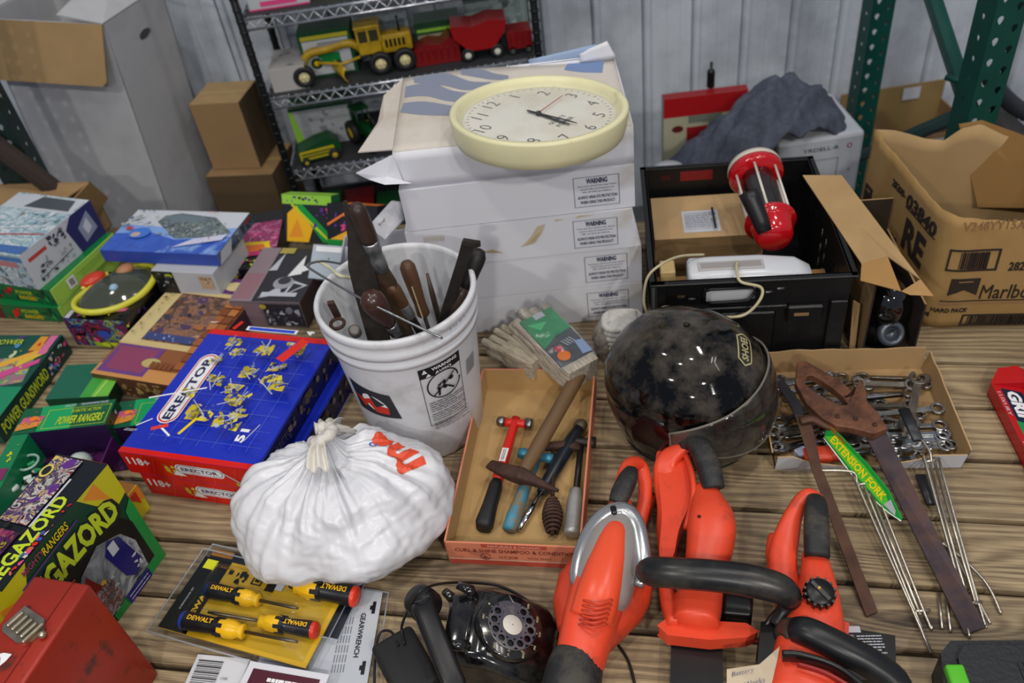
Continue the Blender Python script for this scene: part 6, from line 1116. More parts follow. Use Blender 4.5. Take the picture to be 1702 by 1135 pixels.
# ------------------------------------------------------------ big cigarette carton
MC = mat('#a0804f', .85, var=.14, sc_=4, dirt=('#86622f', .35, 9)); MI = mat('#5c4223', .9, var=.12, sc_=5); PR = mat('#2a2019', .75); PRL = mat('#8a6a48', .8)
cpt = Vector((.92, 1.40, 0)); drr = Vector((.982, -.186, 0)); MPH = .30
g = thing('open_cigarette_carton', 'large open brown cardboard carton with black printing, standing below the green upright', 'box', M=Tr(cpt))
path_ = crv([(-.004, .36, 0), (-.003, .25, 0), (-.002, .12, 0), (.0, .03, 0), (.022, -.006, 0), (.10, -.022, 0), (.22, -.047, 0), (.40, -.080, 0)], 6)
acc = [0]
for i in range(1, len(path_)): acc.append(acc[-1] + (path_[i] - path_[i - 1]).length)
def on_wall(s, z, off=.0):
    s = max(0, min(acc[-1] - 1e-5, s)); i = max(k for k in range(len(acc) - 1) if acc[k] <= s); t = (s - acc[i]) / (acc[i + 1] - acc[i]); p = path_[i].lerp(path_[i + 1], t); d = (path_[i + 1] - path_[i]).normalized(); n = Vector((d.y, -d.x, 0)); bul = .010 * sin(pi * min(1, z / .3)) * max(.3, min(1, (s - .25) / .15)); return p + n * (off + bul) + Vector((0, 0, z))
topz = lambda s: .298 + .004 * sin(s * 17) + (.012 if s < .03 else 0) - .02 * max(0, min(1, (s - .36) / .1)) * (1 - .0 * s) + .0012 * sin(s * 130)
mb = MB(); mb.grid(lambda a, b: on_wall(a * acc[-1], b * topz(a * acc[-1])), 80, 12, MC); SC = acc[-1]
def wface(s0, z0, w, h, draw):
    m2 = MB(); F = Face(m2, Matrix.Identity(4), w, h); F.z = .0008; draw(F); bm = bmesh.new()
    V_ = [bm.verts.new(v) for v in m2.v]; 
    for f, k in zip(m2.f, m2.fm):
        try: nf = bm.faces.new([V_[i] for i in f]); nf.material_index = k
        except ValueError: pass
    bmesh.ops.triangulate(bm, faces=bm.faces[:])
    for _ in range(4):
        e = [e for e in bm.edges if e.calc_length() > .012]
        if e: bmesh.ops.subdivide_edges(bm, edges=e, cuts=1); bmesh.ops.triangulate(bm, faces=bm.faces[:])
    bm.verts.index_update()
    for k, m in enumerate(m2.mats): mb.add([on_wall(s0 + v.co.x, z0 + v.co.y, .0012 + v.co.z) for v in bm.verts], [tuple(v.index for v in f.verts) for f in bm.faces if f.material_index == k], m)
    bm.free()
# near face: s = .36 is the corner
def d1(F): F.rect(0, .35, 1, 1, PR).poly([(0, .35), (0, 0), (.5, .35)], PR).poly([(1, .35), (1, 0), (.5, .35)], PR).rect(.25, .8, .75, .86, PRL)
wface(.012, .105, .036, .07, d1); wface(.055, .085, .145, .075, lambda F: F.text('Marlboro', .5, .5, .75, PR, w=.98, bold=-.004))
wface(.125, .225, .215, .04, lambda F: F.text('28200-', .16, .5, .45, PR, w=.3, bold=.01).text('03840', .66, .45, .85, PR, w=.62, bold=.03).rect(.36, -.0, .98, .03, PR))
wface(.215, .125, .10, .085, lambda F: F.text('RE', .5, .5, .9, PR, w=.95, bold=.035))
s1 = .375; wface(s1 + .005, .215, .26, .09, lambda F: F.text('V248YY15A5  191555  BR', .5, .68, .22, PRL, w=.98, bold=-.005))
wface(s1 - .005, .166, .098, .054, lambda F: F.frame(0, 0, 1, 1, .04, PR).barcode(.22, .12, .78, .88, PR, n=14)); wface(s1 + .10, .155, .13, .04, lambda F: F.text('28200-03840', .55, .5, .55, PR, w=.85, bold=.015))
wface(s1 + .010, .100, .058, .046, lambda F: d1(F)); wface(s1 + .075, .083, .135, .048, lambda F: F.text('Marlboro', .5, .5, .8, PR, w=.98, bold=-.003))
wface(s1 + .0, .072, .28, .012, lambda F: F.rect(0, .8, 1, .95, PR).rect(0, .1, .9, .25, PRL)); wface(s1 - .02, .045, .09, .02, lambda F: F.text('HARD PACK', .5, .5, .6, PR, w=.8)); wface(s1 - .028, .03, .02, .016, lambda F: F.text('M', .5, .5, .8, PR))
wface(s1 + .055, .006, .17, .034, lambda F: F.frame(0, 0, 1, 1, .02, PR).barcode(.08, .1, .95, .9, PR, n=30))
mb.build('printed_wall', g, solid=.004, off=-1)
mb = MB(); mb.grid(lambda a, b: (lerp(-.004, .40, a), .36 - .075 * a + .012 * sin(a * 7) , b * (interp([(0, .31), (.12, .300), (.3, .272), (.40, .268), (.47, .30), (.56, .312), (.7, .28), (1, .25)], a)[0])), 40, 8, mat('#a78a60', .85, var=.12, sc_=8)); mb.build('back_wall', g, solid=.004)
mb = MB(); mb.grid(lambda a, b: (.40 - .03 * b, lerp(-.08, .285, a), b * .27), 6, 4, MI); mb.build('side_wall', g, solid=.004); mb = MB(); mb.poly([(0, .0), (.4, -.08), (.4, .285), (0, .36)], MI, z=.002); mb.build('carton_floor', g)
mb = MB(); sheet(mb, [(.19, .345, .30), (.235, .33, .31), (.40, .22, .255), (.40, .2, .12), (.25, .28, .10)], mat('#8a6839', .85)); mb.build('inner_flap', g)
# ------------------------------------------------------------ tray of wrenches
WA = radians(-10.5); wM = Tr(P(1288, 780, 0)) @ Rz(WA); WW, WDp, WH = .345, .275, .05
wt = thing('wrench_tray', 'low cardboard tray, white outside and brown inside, heaped with wrenches', 'tray', M=wM); WO = mat('#c3c5cc', .6)
mb = MB(); mb.box(0, WW, 0, WDp, 0, .003, CARD); mb.build('tray_floor', wt)
def wav(nm, a, b, n_out, H, amp, seed):
    mb = MB(); a, b = Vector(a), Vector(b); n = Vector(n_out)
    hh = lambda t: H(t) + amp * noise.noise(Vector((t * 6, seed, 0)))
    mb.grid(lambda u, v: a.lerp(b, u) + Vector((0, 0, v * hh(u))) + n * (.0 + .01 * v), 24, 2, WO); mb.grid(lambda u, v: a.lerp(b, u) + Vector((0, 0, v * hh(u))) + n * (-.003 + .01 * v), 24, 2, CARD)
    mb.grid(lambda u, v: a.lerp(b, u) + Vector((0, 0, hh(u))) + n * (.01 - .003 * v), 24, 1, CARDL); mb.build(nm, wt)
wav('front_wall', (0, 0, 0), (WW, 0, 0), (0, -1, 0), lambda t: .047 - .034 * max(0, 1 - abs(t - .45) / .36) ** .6, .002, 1); wav('back_wall', (WW, WDp, 0), (0, WDp, 0), (0, 1, 0), lambda t: .055, .006, 3)
wav('side_wall', (0, WDp, 0), (0, 0, 0), (-1, 0, 0), lambda t: .05, .004, 5); wav('side_wall', (WW, 0, 0), (WW, WDp, 0), (1, 0, 0), lambda t: .05, .005, 7)
WS = [mat('#b9b9b8', .25, 1, var=.25, sc_=60), mat('#a09e9a', .32, 1, var=.4, sc_=40), mat('#7a736a', .42, .8, var=.4, sc_=50), mat('#c2c2c2', .16, 1)]
def wrench(L, w, m, label, group='wrenches heaped in the tray', kind=0):
    mb = MB(); r = w * 1.0; t = w * .32; n = 16
    sh = [(-L / 2 + r * .8, -w * .36), (L / 2 - r * .9, -w * .42), (L / 2 - r * .9, w * .42), (-L / 2 + r * .8, w * .36)]
    mb.prism(sh, -t * .6, t * .6, m); mb.prism([(-L / 2 + r * 1.2, -w * .16), (L / 2 - r * 1.3, -w * .2), (L / 2 - r * 1.3, w * .2), (-L / 2 + r * 1.2, w * .16)], -t * .75, t * .75, m)
    # box end: ring
    for c, R_, rr, op in ((L / 2, r, r * .6, 0), (-L / 2, r, r * .56, 1 if kind == 0 else 0)):
        q = []
        for i in range(n + 1):
            a = 2 * pi * i / n; q.append(a)
        if op: q = [pi + .62 + (2 * pi - 1.24) * i / n for i in range(n + 1)]
        for z in (-t, t): pass
        vs = []; 
        for a in q: vs += [(c + R_ * cos(a), R_ * sin(a), -t), (c + R_ * cos(a), R_ * sin(a), t), (c + rr * cos(a), rr * sin(a), t), (c + rr * cos(a), rr * sin(a), -t)]
        fs = [(4 * i + j, 4 * (i + 1) + j, 4 * (i + 1) + (j + 1) % 4, 4 * i + (j + 1) % 4) for i in range(n) for j in range(4)]
        if op: fs += [(0, 1, 2, 3), (4 * n + 3, 4 * n + 2, 4 * n + 1, 4 * n)]
        mb.add(vs, fs, m)
    return mb
WL = [((1300, 640), (1375, 628), .030, 0, 'dark wrench at the back left of the wrench tray'), ((1365, 650), (1422, 634), .034, 3, 'bright chrome wrench just behind the saw handle'), ((1432, 638), (1510, 640), .036, 2, 'broad worn wrench along the back wall of the tray'),
      ((1430, 662), (1506, 654), .034, 3, 'polished wrench in front of the broad worn one'), ((1440, 676), (1508, 674), .028, 2, 'dull wrench below the polished one'), ((1526, 634), (1512, 700), .040, 2, 'wide old wrench lying front to back at the right rear'),
      ((1450, 690), (1552, 680), .030, 1, 'wrench reaching the right wall of the tray'), ((1300, 700), (1368, 672), .026, 1, 'wrench tilted beneath the saw handle grip'), ((1466, 694), (1520, 706), .030, 0, 'ring ended wrench in the middle of the tray'),
      ((1468, 712), (1556, 708), .032, 1, 'greasy wrench with open jaws at the right'), ((1472, 724), (1562, 722), .028, 0, 'long slim wrench in front of the greasy one'), ((1490, 738), (1560, 728), .026, 3, 'shiny wrench near the right front of the tray'),
      ((1492, 752), (1540, 742), .022, 0, 'small wrench near the front right of the tray'), ((1300, 722), (1350, 712), .026, 2, 'short dark wrench by the left wall'), ((1302, 744), (1360, 730), .024, 3, 'bright ring wrench at the front left corner'),
      ((1380, 738), (1436, 728), .026, 1, 'wrench under the green fork package'), ((1310, 664), (1352, 690), .022, 1, 'small wrench crossing at the left of the tray'), ((1400, 756), (1452, 752), .022, 2, 'short wrench close to the front wall'), ((1392, 700), (1450, 706), .030, 0, 'wrench hidden below the saw handle rivets'), ((1484, 766), (1524, 760), .018, 3, 'tiny bright wrench at the front wall')]
rw = random.Random(12); FR_ = ['back left', 'back middle', 'back right', 'left', 'middle', 'right', 'front left', 'front middle', 'front right']
for k in range(18):
    cx, cy = rw.uniform(.05, .29), rw.uniform(.035, .24); l_ = rw.uniform(.09, .14); an = rw.uniform(-.25, .25); p_ = [wM @ Vector((cx + s * l_ / 2 * cos(an), cy + s * l_ / 2 * sin(an), .012)) for s in (-1, 1)]
    p_ = [wM @ Vector((min(.33, max(.015, (wM.inverted() @ q).x)), (wM.inverted() @ q).y, .012)) for q in p_]
    uv = [px(q) for q in p_]; spot = FR_[min(2, int((.275 - cy) / .092)) * 3 + min(2, int(cx / .116))]
    WL.append((uv[0], uv[1], .012 / .8 + rw.uniform(0, .008), rw.choice((0, 1, 2, 1)), 'small wrench at the bottom of the heap, %s of the wrench tray' % spot))
for i, (a, b, z, mi_, lb) in enumerate(WL):
    z = z * .8; A_, B_ = P(*a, z), P(*b, z); d = B_ - A_; L = d.length * 1.12; w = .0145 if L > .08 else .011
    if i == 5: w = .02
    o = wrench(L, w, WS[mi_], lb, kind=i % 3 == 1).build('wrench', bevel=.0008); o.matrix_world = frame((A_ + B_) / 2, d, Vector((-d.y, d.x, 0))) @ Rx(random.Random(i).uniform(-.2, .2)); tag(o, lb, 'wrench', 'wrenches heaped in the tray')
g = thing('screwdriver', 'orange red plastic tool handle lying at the front of the wrench tray', 'tool', M=frame(P(1335, 757, .02), P(1420, 752, .02) - P(1335, 757, .02), Vector((0, 1, 0)))); mb = MB(); mb.path([(0, 0, 0), (.02, 0, .0), (.06, 0, 0), (.088, 0, 0)], [(.014, .009), (.018, .011), (.016, .010), (.008, .006)], mat('#c4422a', .4), n=14, sq=4, up=(0, 0, 1)); mb.build('handle_grip', g); mb = MB(); mb.path([(.08, 0, 0), (.125, 0, 0)], .005, WS[1]); mb.build('tool_shaft', g)
g = thing('blue_tape_roll', 'small pale blue packet at the front left of the wrench tray', 'packet', M=Tr(P(1332, 752, .02)) @ Rz(.3)); mb = MB(); mb.box(-.012, .012, -.01, .01, -.012, .008, mat('#a9b3cf', .4), bev=.003); mb.build('packet_body', g)
# ------------------------------------------------------------ saws
def outline_handle(mb, out, inn, z, th, m):
    n = len(out); o_, i_ = [P(*p, z) for p in out], [P(*p, z) for p in inn]; vs = []
    for k in range(n): vs += [o_[k] + Vector((0, 0, -th / 2)), o_[k] + Vector((0, 0, th / 2)), i_[k] + Vector((0, 0, th / 2)), i_[k] + Vector((0, 0, -th / 2))]
    fs = [(4 * k + j, 4 * ((k + 1) % n) + j, 4 * ((k + 1) % n) + (j + 1) % 4, 4 * k + (j + 1) % 4) for k in range(n) for j in range(4)]; mb.add(vs, fs, m)
RB_ = mat('#5a3a2c', .55, .2, var=.4, sc_=30, dirt=('#7d5138', .7, 26), bump=.2)
g = thing('old_hand_saw', 'rusty hand saw with closed handle over the wrench tray and long dark blade', 'saw', (0, 0, 0))
out = [(1321, 640), (1324, 606), (1338, 604), (1366, 620), (1400, 640), (1422, 662), (1428, 634), (1438, 650), (1440, 672), (1460, 692), (1474, 716), (1452, 726), (1416, 716), (1388, 712), (1366, 700), (1340, 676)]
inn = [(1338, 644), (1340, 630), (1348, 628), (1366, 638), (1386, 652), (1404, 668), (1407, 672), (1408, 675), (1408, 676), (1407, 677), (1405, 678), (1400, 678), (1392, 677), (1382, 672), (1366, 664), (1350, 654)]
mb = MB(); outline_handle(mb, out, inn, .078, .018, RB_); mb.build('saw_handle', g, bevel=.004, seg=3, angle=50)
for u, v in ((1392, 692), (1454, 706), (1422, 696)): mb = MB(); mb.lathe([(.001, -.001), (.005, -.001), (.004, .003), (.001, .003)], RUST, 14, Tr(P(u, v, .0875))); mb.build('rivet', g)
a0, a1, b0, b1 = P(1434, 714, .072), P(1474, 722, .072), P(1604, 1054, .006), P(1638, 1042, .006); mb = MB(); q = [a0, a1, b1, b0]; mb.add(q + [p + Vector((0, 0, -.003)) for p in q], [(0, 3, 2, 1), (4, 5, 6, 7), (0, 1, 5, 4), (1, 2, 6, 5), (2, 3, 7, 6), (3, 0, 4, 7)], mat('#40353a', .5, .5, var=.35, sc_=30, dirt=('#5a3f33', .6, 20))); mb.build('saw_blade', g); ground(g)
g = thing('rusty_saw_frame', 'narrow rusty saw blade with a black holed grip, left of the hand saw', 'saw', (0, 0, 0)); RB2 = mat('#56392a', .6, .3, var=.4, sc_=25)
mb = MB(); q = [P(1322, 690, .068), P(1346, 690, .068), P(1364, 770, .056), P(1459, 1016, .006), P(1440, 1024, .006), P(1348, 775, .056)]; mb.add(q + [p + Vector((0, 0, -.003)) for p in q], [(0, 5, 4, 3, 2, 1), (6, 7, 8, 9, 10, 11)] + [(i, (i + 1) % 6, 6 + (i + 1) % 6, 6 + i) for i in range(6)], RB2); mb.build('saw_blade', g)
mb = MB(); q = [P(1284, 628, .060), P(1296, 622, .060), P(1330, 668, .068), P(1336, 692, .068), P(1322, 694, .068), P(1316, 676, .066)]; mb.add(q + [p + Vector((0, 0, -.005)) for p in q], [(0, 5, 4, 3, 2, 1), (6, 7, 8, 9, 10, 11)] + [(i, (i + 1) % 6, 6 + (i + 1) % 6, 6 + i) for i in range(6)], mat('#24262a', .45)); mb.lathe([(.001, 0), (.003, 0)], mat('#8a8a8a', .4), 12, Tr(P(1295, 632, .0608)), cap=False); mb.build('black_grip', g)
mb = MB(); mb.path(crv([P(1330, 700, .07), P(1350, 696, .074), P(1372, 706, .074), P(1390, 712, .072)], 5), [(.009, .005)] * 16, RB2, n=8, sq=4); mb.build('cross_bar', g); ground(g)
# ------------------------------------------------------------ roasting forks and green package
FW = mat('#c4bcae', .3, .9, var=.2, sc_=50)
def fork(name, label, wires, bars, grip=None, r=.0027):
    g = thing(name, label, 'fork', (0, 0, 0))
    for w_ in wires: mb = MB(); mb.path(crv([P(*p) for p in w_], 5) if len(w_) > 2 else [P(*p) for p in w_], r, FW, n=7); mb.build('wire_rod', g)
    for a, b in bars: mb = MB(); mb.path([P(*a), P(*b)], .0028, FW, n=8); mb.build('cross_bar', g)
    if grip: mb = MB(); mb.path([P(*grip[0]), P(*grip[1])], [(grip[2], .004), (grip[2] * .9, .004)], mat('#26282c', .4), n=10, sq=5, up=(0, 0, 1)); mb.build('black_grip', g)
    return ground(g)
fork('roasting_fork', 'long double wire roasting fork lying left of the saw blade, below the green package', [[(1300, 785, .012), (1360, 782, .05), (1416, 784, .05), (1424, 802, .045)], [(1424, 800, .045), (1428, 812, .043), (1548, 1085, .004)], [(1434, 802, .044), (1522, 1020, .006), (1530, 1040, .004)], [(1440, 800, .044), (1530, 1022, .006)], [(1450, 800, .044), (1538, 1022, .006), (1548, 1040, .004)]], [((1424, 806, .044), (1454, 800, .044)), ((1518, 1016, .007), (1546, 1014, .007))])
fork('roasting_fork', 'wire roasting fork with a flat black grip lying on the right of the wrench tray', [[(1530, 728, .058), (1545, 750, .056), (1548, 768, .05)], [(1536, 765, .05), (1540, 775, .05), (1605, 1010, .006), (1612, 1040, .004)], [(1544, 765, .05), (1612, 1010, .006)], [(1552, 762, .05), (1622, 1005, .006)], [(1560, 762, .05), (1628, 1008, .006), (1640, 1040, .004)]], [((1536, 768, .05), (1562, 762, .05)), ((1600, 1004, .008), (1632, 1000, .008))], grip=((1502, 680, .064), (1526, 732, .058), .011))
fork('roasting_fork', 'third wire fork with spread tines partly under the other two at the right', [[(1558, 900, .012), (1582, 920, .010), (1600, 1010, .006), (1612, 1060, .004)], [(1574, 905, .011), (1636, 965, .010), (1664, 1020, .004)], [(1590, 925, .010), (1622, 990, .006), (1646, 1036, .004)], [(1560, 985, .004), (1566, 1045, .003)], [(1572, 985, .004), (1580, 1050, .003)], [(1535, 870, .012), (1560, 900, .012)]], [((1562, 905, .012), (1580, 900, .012))], grip=((1530, 790, .012), (1548, 838, .012), .010))
a, b = P(1376, 718, .066), P(1492, 852, .05); g = thing('fork_package', 'bright green tapered card package lettered EXTENSION FORK crossing the tray edge', 'package', M=frame(a, b - a, vU)); L = (b - a).length; GB_ = mat('#1f9a3e', .3); mb = MB()
mb.prism([(-.01, .012), (.0, -.014), (L * .5, -.020), (L * .82, -.018), (L + .012, -.008), (L + .012, -.002), (L * .8, .016), (L * .5, .019), (.03, .016)], -.003, 0, GB_); F = Face(mb, frame((0, -.02, 0), (1, 0, 0), (0, 1, 0)), L, .04); F.poly([(.0, .2), (.5, .12), (.82, .16), (.95, .3), (.8, .72), (.5, .82), (.1, .75)], mat('#57c93a', .3)).text('EXTENSION FORK', .45, .48, .42, mat('#ffe11a', .35), w=.76, bold=.03, shear=.15).text('DELUXE', .1, .8, .2, RED, w=.22).poly([(.86, .25), (1, .3), (.98, .5), (.88, .7)], LG); mb.build('printed_card', g)
mb = MB(); mb.path(crv([(0, -.016, .0), (L * .5, -.0215, 0), (L * .85, -.018, 0), (L + .014, -.006, 0)], 5), .0012, mat('#dfe8e0', .1, coat=1), n=6); mb.build('plastic_edge', g)
# ------------------------------------------------------------ red tool package, dark case at right
a, b = P(1640, 655, .0), P(1722, 820, 0); d = (b - a).normalized(); nrm_ = Vector((-d.y, d.x, 0)); g = thing('red_tool_package', 'red card tool package with GRIP lettering at the right edge of the table', 'package', M=frame(a, d, nrm_)); L = (b - a).length; RC = mat('#b3141c', .35)
mb = MB(); mb.box(0, L * 1.6, 0, .10, 0, .004, RC); mb.box(0, L * 1.6, 0, .003, 0, .035, RC); mb.prism([(.0, .0), (.0, .1), (-.05, .07), (-.045, .03)], 0, .03, RC); 
F = Face(mb, frame((0, .003, .028), (1, 0, 0), (0, 1, -.25)), L * 1.6, .095); F.rect(0, 0, 1, 1, RC).poly([(.02, .16), (.28, .16), (.30, .62), (.03, .62)], mat('#14203c', .35)).poly([(.24, .14), (.34, .14), (.34, .6), (.27, .6)], mat('#128a4a', .35)).text('GRIP', .14, .38, .30, WHT, w=.21, bold=.05).text('CRAFT', .5, .45, .25, WHT, w=.2, bold=.03).text('LUXURY', .13, .07, .09, LG, w=.16).line(.38, .02, .44, .5, .01, LG); mb.build('card_tray', g)
mb = MB(); mb.path([(-.02, .085, .04), (.05, .095, .045), (.12, .11, .045)], [(.011, .010)] * 3, mat('#1b1c20', .4), n=12); mb.path([(.1, .105, .045), (.2, .125, .045)], .008, mat('#8a6a5a', .5), n=10); mb.build('packed_tool', g)
g = thing('plastic_tool_case', 'dark grey hard plastic case with a bright green latch, bottom right corner', 'case', M=Tr(P(1558, 1062, .075) - Vector((0, 0, .075))) @ Rz(radians(-9))); CG = mat('#1d1f23', .5, bump=.15, bsc=150)
mb = MB(); mb.prism([(0, -.02), (.02, .0), (.30, .0), (.30, -.2), (-.02, -.2), (-.03, -.16)], 0, .070, CG); mb.prism([(.02, -.03), (.035, -.012), (.30, -.012), (.30, -.2), (.0, -.2)], .07, .078, CG); 
for k in range(5): mb.box(.10 + k * .008, .104 + k * .008, -.15, -.04, .078, .080, CG)
mb.build('case_shell', g, bevel=.006, seg=3); mb = MB(); mb.box(-.005, .022, -.15, -.045, .062, .085, mat('#57b82e', .35), bev=.004, seg=2); mb.build('green_latch', g)
# ------------------------------------------------------------ red toolbox
p0, p1, p2 = P(62, 968, .28), P(150, 970, .28), P(40, 1135, .28); ax = (p2 - p1).normalized(); sx = Vector((ax.y, -ax.x, 0)); sx = -sx if sx.dot(p0 - p1) < 0 else sx
g = thing('red_metal_toolbox', 'scratched red metal toolbox with nickel latch, bottom left corner', 'toolbox', M=frame((p1.x, p1.y, 0), ax, sx if ax.cross(sx).z > 0 else -sx)); sgn = 1 if ax.cross(sx).z > 0 else -1
TR2 = mat('#a02c1c', .38, .2, var=.2, sc_=5, dirt=('#3f261e', .85, 15), thr=(.56, .63)); TB = MB(); w_ = .105 * sgn
TB.box(0, .30, min(0, w_), max(0, w_), 0, .28, TR2, bev=.006, seg=3); TB.build('toolbox_body', g)
mb = MB(); mb.box(-.002, .30, w_ * .28 - .0006, w_ * .28 + .0006, .2795, .2812, mat('#6a1a10', .5)); mb.build('lid_seam', g)
mb = MB(); NK = mat('#b3a995', .28, .9, var=.3, sc_=50)
T = Tr(.085, w_ * .55, .2805) @ Rz(radians(20 * sgn)); mb.prism([(-.022, -.030), (.016, -.030), (.022, -.022), (.022, .016), (.008, .034), (-.012, .036), (-.024, .018)], 0, .004, NK, T=T)
for k in range(4): mb.box(-.015, .014, -.024 + k * .012, -.017 + k * .012, .004, .009, NK, bev=.002, T=T)
mb.box(-.019, .018, .026, .032, .004, .012, NK, bev=.002, T=T); mb.build('latch', g, bevel=.001); mb = MB(); mb.ell((0, 0, .006), .006, .006, .006, NK, 16, T=T @ Tr(-.006, .042, 0)); mb.build('latch_rivet', g)
mb = MB(); T2 = Tr(.140, w_ * .6, .281) @ Rz(.6); mb.poly([(-.012, -.014), (.010, -.012), (.013, .0), (.006, .012), (-.002, .02), (-.010, .008)], WHT, T2, z=.0003); mb.poly([(-.004, -.008), (.006, -.006), (.006, .004), (-.004, .004)], mat('#8a3a4a', .5), T2, z=.0006); mb.build('torn_sticker', g)
# ------------------------------------------------------------ carded screwdrivers and other packages
CL = film_mat(.02, .08); YC = mat('#f2bc22', .4)
def card_frame(px4, z):
    a, b, d = P(*px4[3], z), P(*px4[2], z), P(*px4[0], z); return frame(a, b - a, d - a), (b - a).length, ((d - a) - (b - a).normalized() * (d - a).dot((b - a).normalized())).length
def blister(name, label, px4, z0, th, cat='package'):
    M, W, H = card_frame(px4, z0 + th); M = M @ Tr(0, 0, -th); return thing(name, label, cat, M=M), W, H
def rim_film(g, W, H, th, m=.012):
    mb = MB(); mb.box(-m, W + m, -m, H + m, th - .0004, th + .0008, CL, bev=.0); mb.build('clear_backing', g)
    mb = MB(); mb.path([(-m, -m, th), (W + m, -m, th), (W + m, H + m, th), (-m, H + m, th)], .0018, mat('#aab0b8', .12, alpha=.55, spec=1), n=6, loop=True, cap=False); mb.build('clear_rim', g)
# gearwrench style card lies lowest
g, W, H = blister('wrench_set_card', 'white printed tool card in clear plastic reaching out from under the screwdriver pack', ((560, 978), (634, 984), (604, 1150), (430, 1150)), .002, .006); mb = MB(); CD_ = mat('#c3c5c9', .5); a = [g.matrix_basis.inverted() @ P(u, v, .008) for u, v in ((470, 960), (636, 984), (606, 1160), (420, 1130))]
mb.add(a + [p + Vector((0, 0, -.001)) for p in a], [(3, 2, 1, 0), (4, 5, 6, 7), (0, 1, 5, 4), (1, 2, 6, 5), (2, 3, 7, 6), (3, 0, 4, 7)], CD_); e1, e2 = a[1], a[2]; u_ = (e2 - e1).normalized(); n_ = Vector((0, 0, 1)).cross(u_); n_ = n_ if n_.dot(a[0] - e1) > 0 else -n_; LE = (e2 - e1).length
FT = frame(e1 + n_ * .045, u_, -n_); 
def onc(s, t, z=.0006): return e1 + u_ * s + n_ * t + Vector((0, 0, z))
FF = frame(onc(0, .0), u_, Vector((0, 0, 1)).cross(u_)); sy_ = 1 if (FF.to_3x3() @ Vector((0, 1, 0))).dot(n_) > 0 else -1
mb.text('5', FF @ Tr(.012, sy_ * .055, .0004) @ Rz(pi if sy_ < 0 else pi), .018, INK, bold=.03) if False else mb.text('5', FF @ Tr(.016, sy_ * .050, .0004), .018, INK, bold=.03)
mb.text('GEARWRENCH', FF @ Tr(.085, sy_ * .028, .0004), .0095, INK, w=.085, bold=.02)
for k in range(5):
    for j in range(6): mb.box(.05 + j * .018, .064 + j * .018, sy_ * (.045 + k * .005), sy_ * (.0465 + k * .005), .0002, .0005, GREY, T=FF)
for s in (.02, .135): mb.box(s, s + .024, sy_ * .008, sy_ * .014, .0003, .0008, BLK, T=FF); mb.box(s + .008, s + .016, sy_ * .014, sy_ * .018, .0003, .0008, BLK, T=FF)
mb.build('printed_card', g); mb = MB(); q = [a[0], a[1] + (a[1] - a[0]).normalized() * .012 , a[2] + (a[2] - a[3]).normalized() * .014, a[3]]; q = [p + Vector((0, 0, .0015)) for p in q]; mb.add(q, [(3, 2, 1, 0)], CL); mb.path([q[0], q[1], q[2]], .0017, mat('#aab0b8', .12, alpha=.55, spec=1), n=6); mb.build('clear_shell', g)
g, W, H = blister('orange_tool_pack', 'clear packed tool with an orange edge, lying beneath the screwdriver pack', ((368, 914), (600, 968), (560, 1060), (300, 1000)), .009, .006); mb = MB(); mb.box(0, W, 0, H, .003, .0045, mat('#20222a', .4)); mb.box(.002, .05, H - .016, H - .002, .0045, .010, mat('#d98a2a', .35), bev=.002); mb.build('backing_card', g); rim_film(g, W, H, .0105, .006)
g, W, H = blister('barcode_packet', 'white packet with a barcode sticking out below the screwdriver pack', ((333, 1085), (410, 1120), (395, 1160), (300, 1150)), .010, .004); mb = MB(); mb.box(0, .10, -.03, .07, 0, .003, mat('#c9cbd0', .5)); F = Face(mb, frame((0, -.03, .003), (1, 0, 0), (0, 1, 0)), .10, .10)
for k in range(16): F.rect(.08, .35 + k * .035, .55, .35 + k * .035 + (.01 if k % 3 else .02), INK)
F.text('5 1 4 0 8', .68, .6, .05, INK, w=.12); mb.build('printed_packet', g)
# screwdriver pack
g, W, H = blister('screwdriver_pack', 'clear blister pack of yellow and black screwdrivers on a yellow and black card', ((352, 926), (561, 1016), (507, 1110), (262, 1041)), .018, .004)
mb = MB(); mb.box(0, W, 0, H, 0, .003, {'*': YC}); F = Face(mb, frame((0, 0, .003), (1, 0, 0), (0, 1, 0)), W, H); F.rect(0, 0, .20, 1, BLK).rect(.03, .84, .11, .97, mat('#e0e020', .4)).text('DEWALT', .155, .40, .07, YC, w=.5 * H / W, rot=pi / 2, bold=.05).text('SCREWDRIVER SET', .06, .42, .022, LG, w=.3 * H / W, rot=pi / 2)
F.rect(.22, .84, .25, .9, BLK).blobs(301, 8, [BLK], .28, .74, .36, .92, r=(.012, .03)).frame(.40, .78, .47, .94, .008, BLK).rect(.42, .82, .45, .9, BLK).rect(.51, .74, .57, .9, BLK).rect(.57, .78, .62, .9, LG).text('BI-MATERIAL', .2, .9, .03, mat('#8a6a10', .5), w=.1).text('MAX FIT', .52, .1, .04, mat('#8a5a10', .5), w=.12)
mb.build('printed_card', g); rim_film(g, W, H, .004, .014)
mb = MB(); mb.path([(W * .4, H * .93, .010), (W * .46, H * .93, .010), (W * .5, H * .92, .010), (W * .62, H * .92, .010)], [.005, .004, .006, .0055], mat('#a85f28', .35), n=12)
for x in (.50, .66): mb.path([(W * x, H * .9, .010), (W * x + .008, H * .9, .010)], .010, mat('#3a3a40', .3, .6), n=14)
mb.build('nut_driver', g)
iM = g.matrix_basis.inverted(); BKR = mat('#15161a', .35); YH = mat('#e3b010', .3)
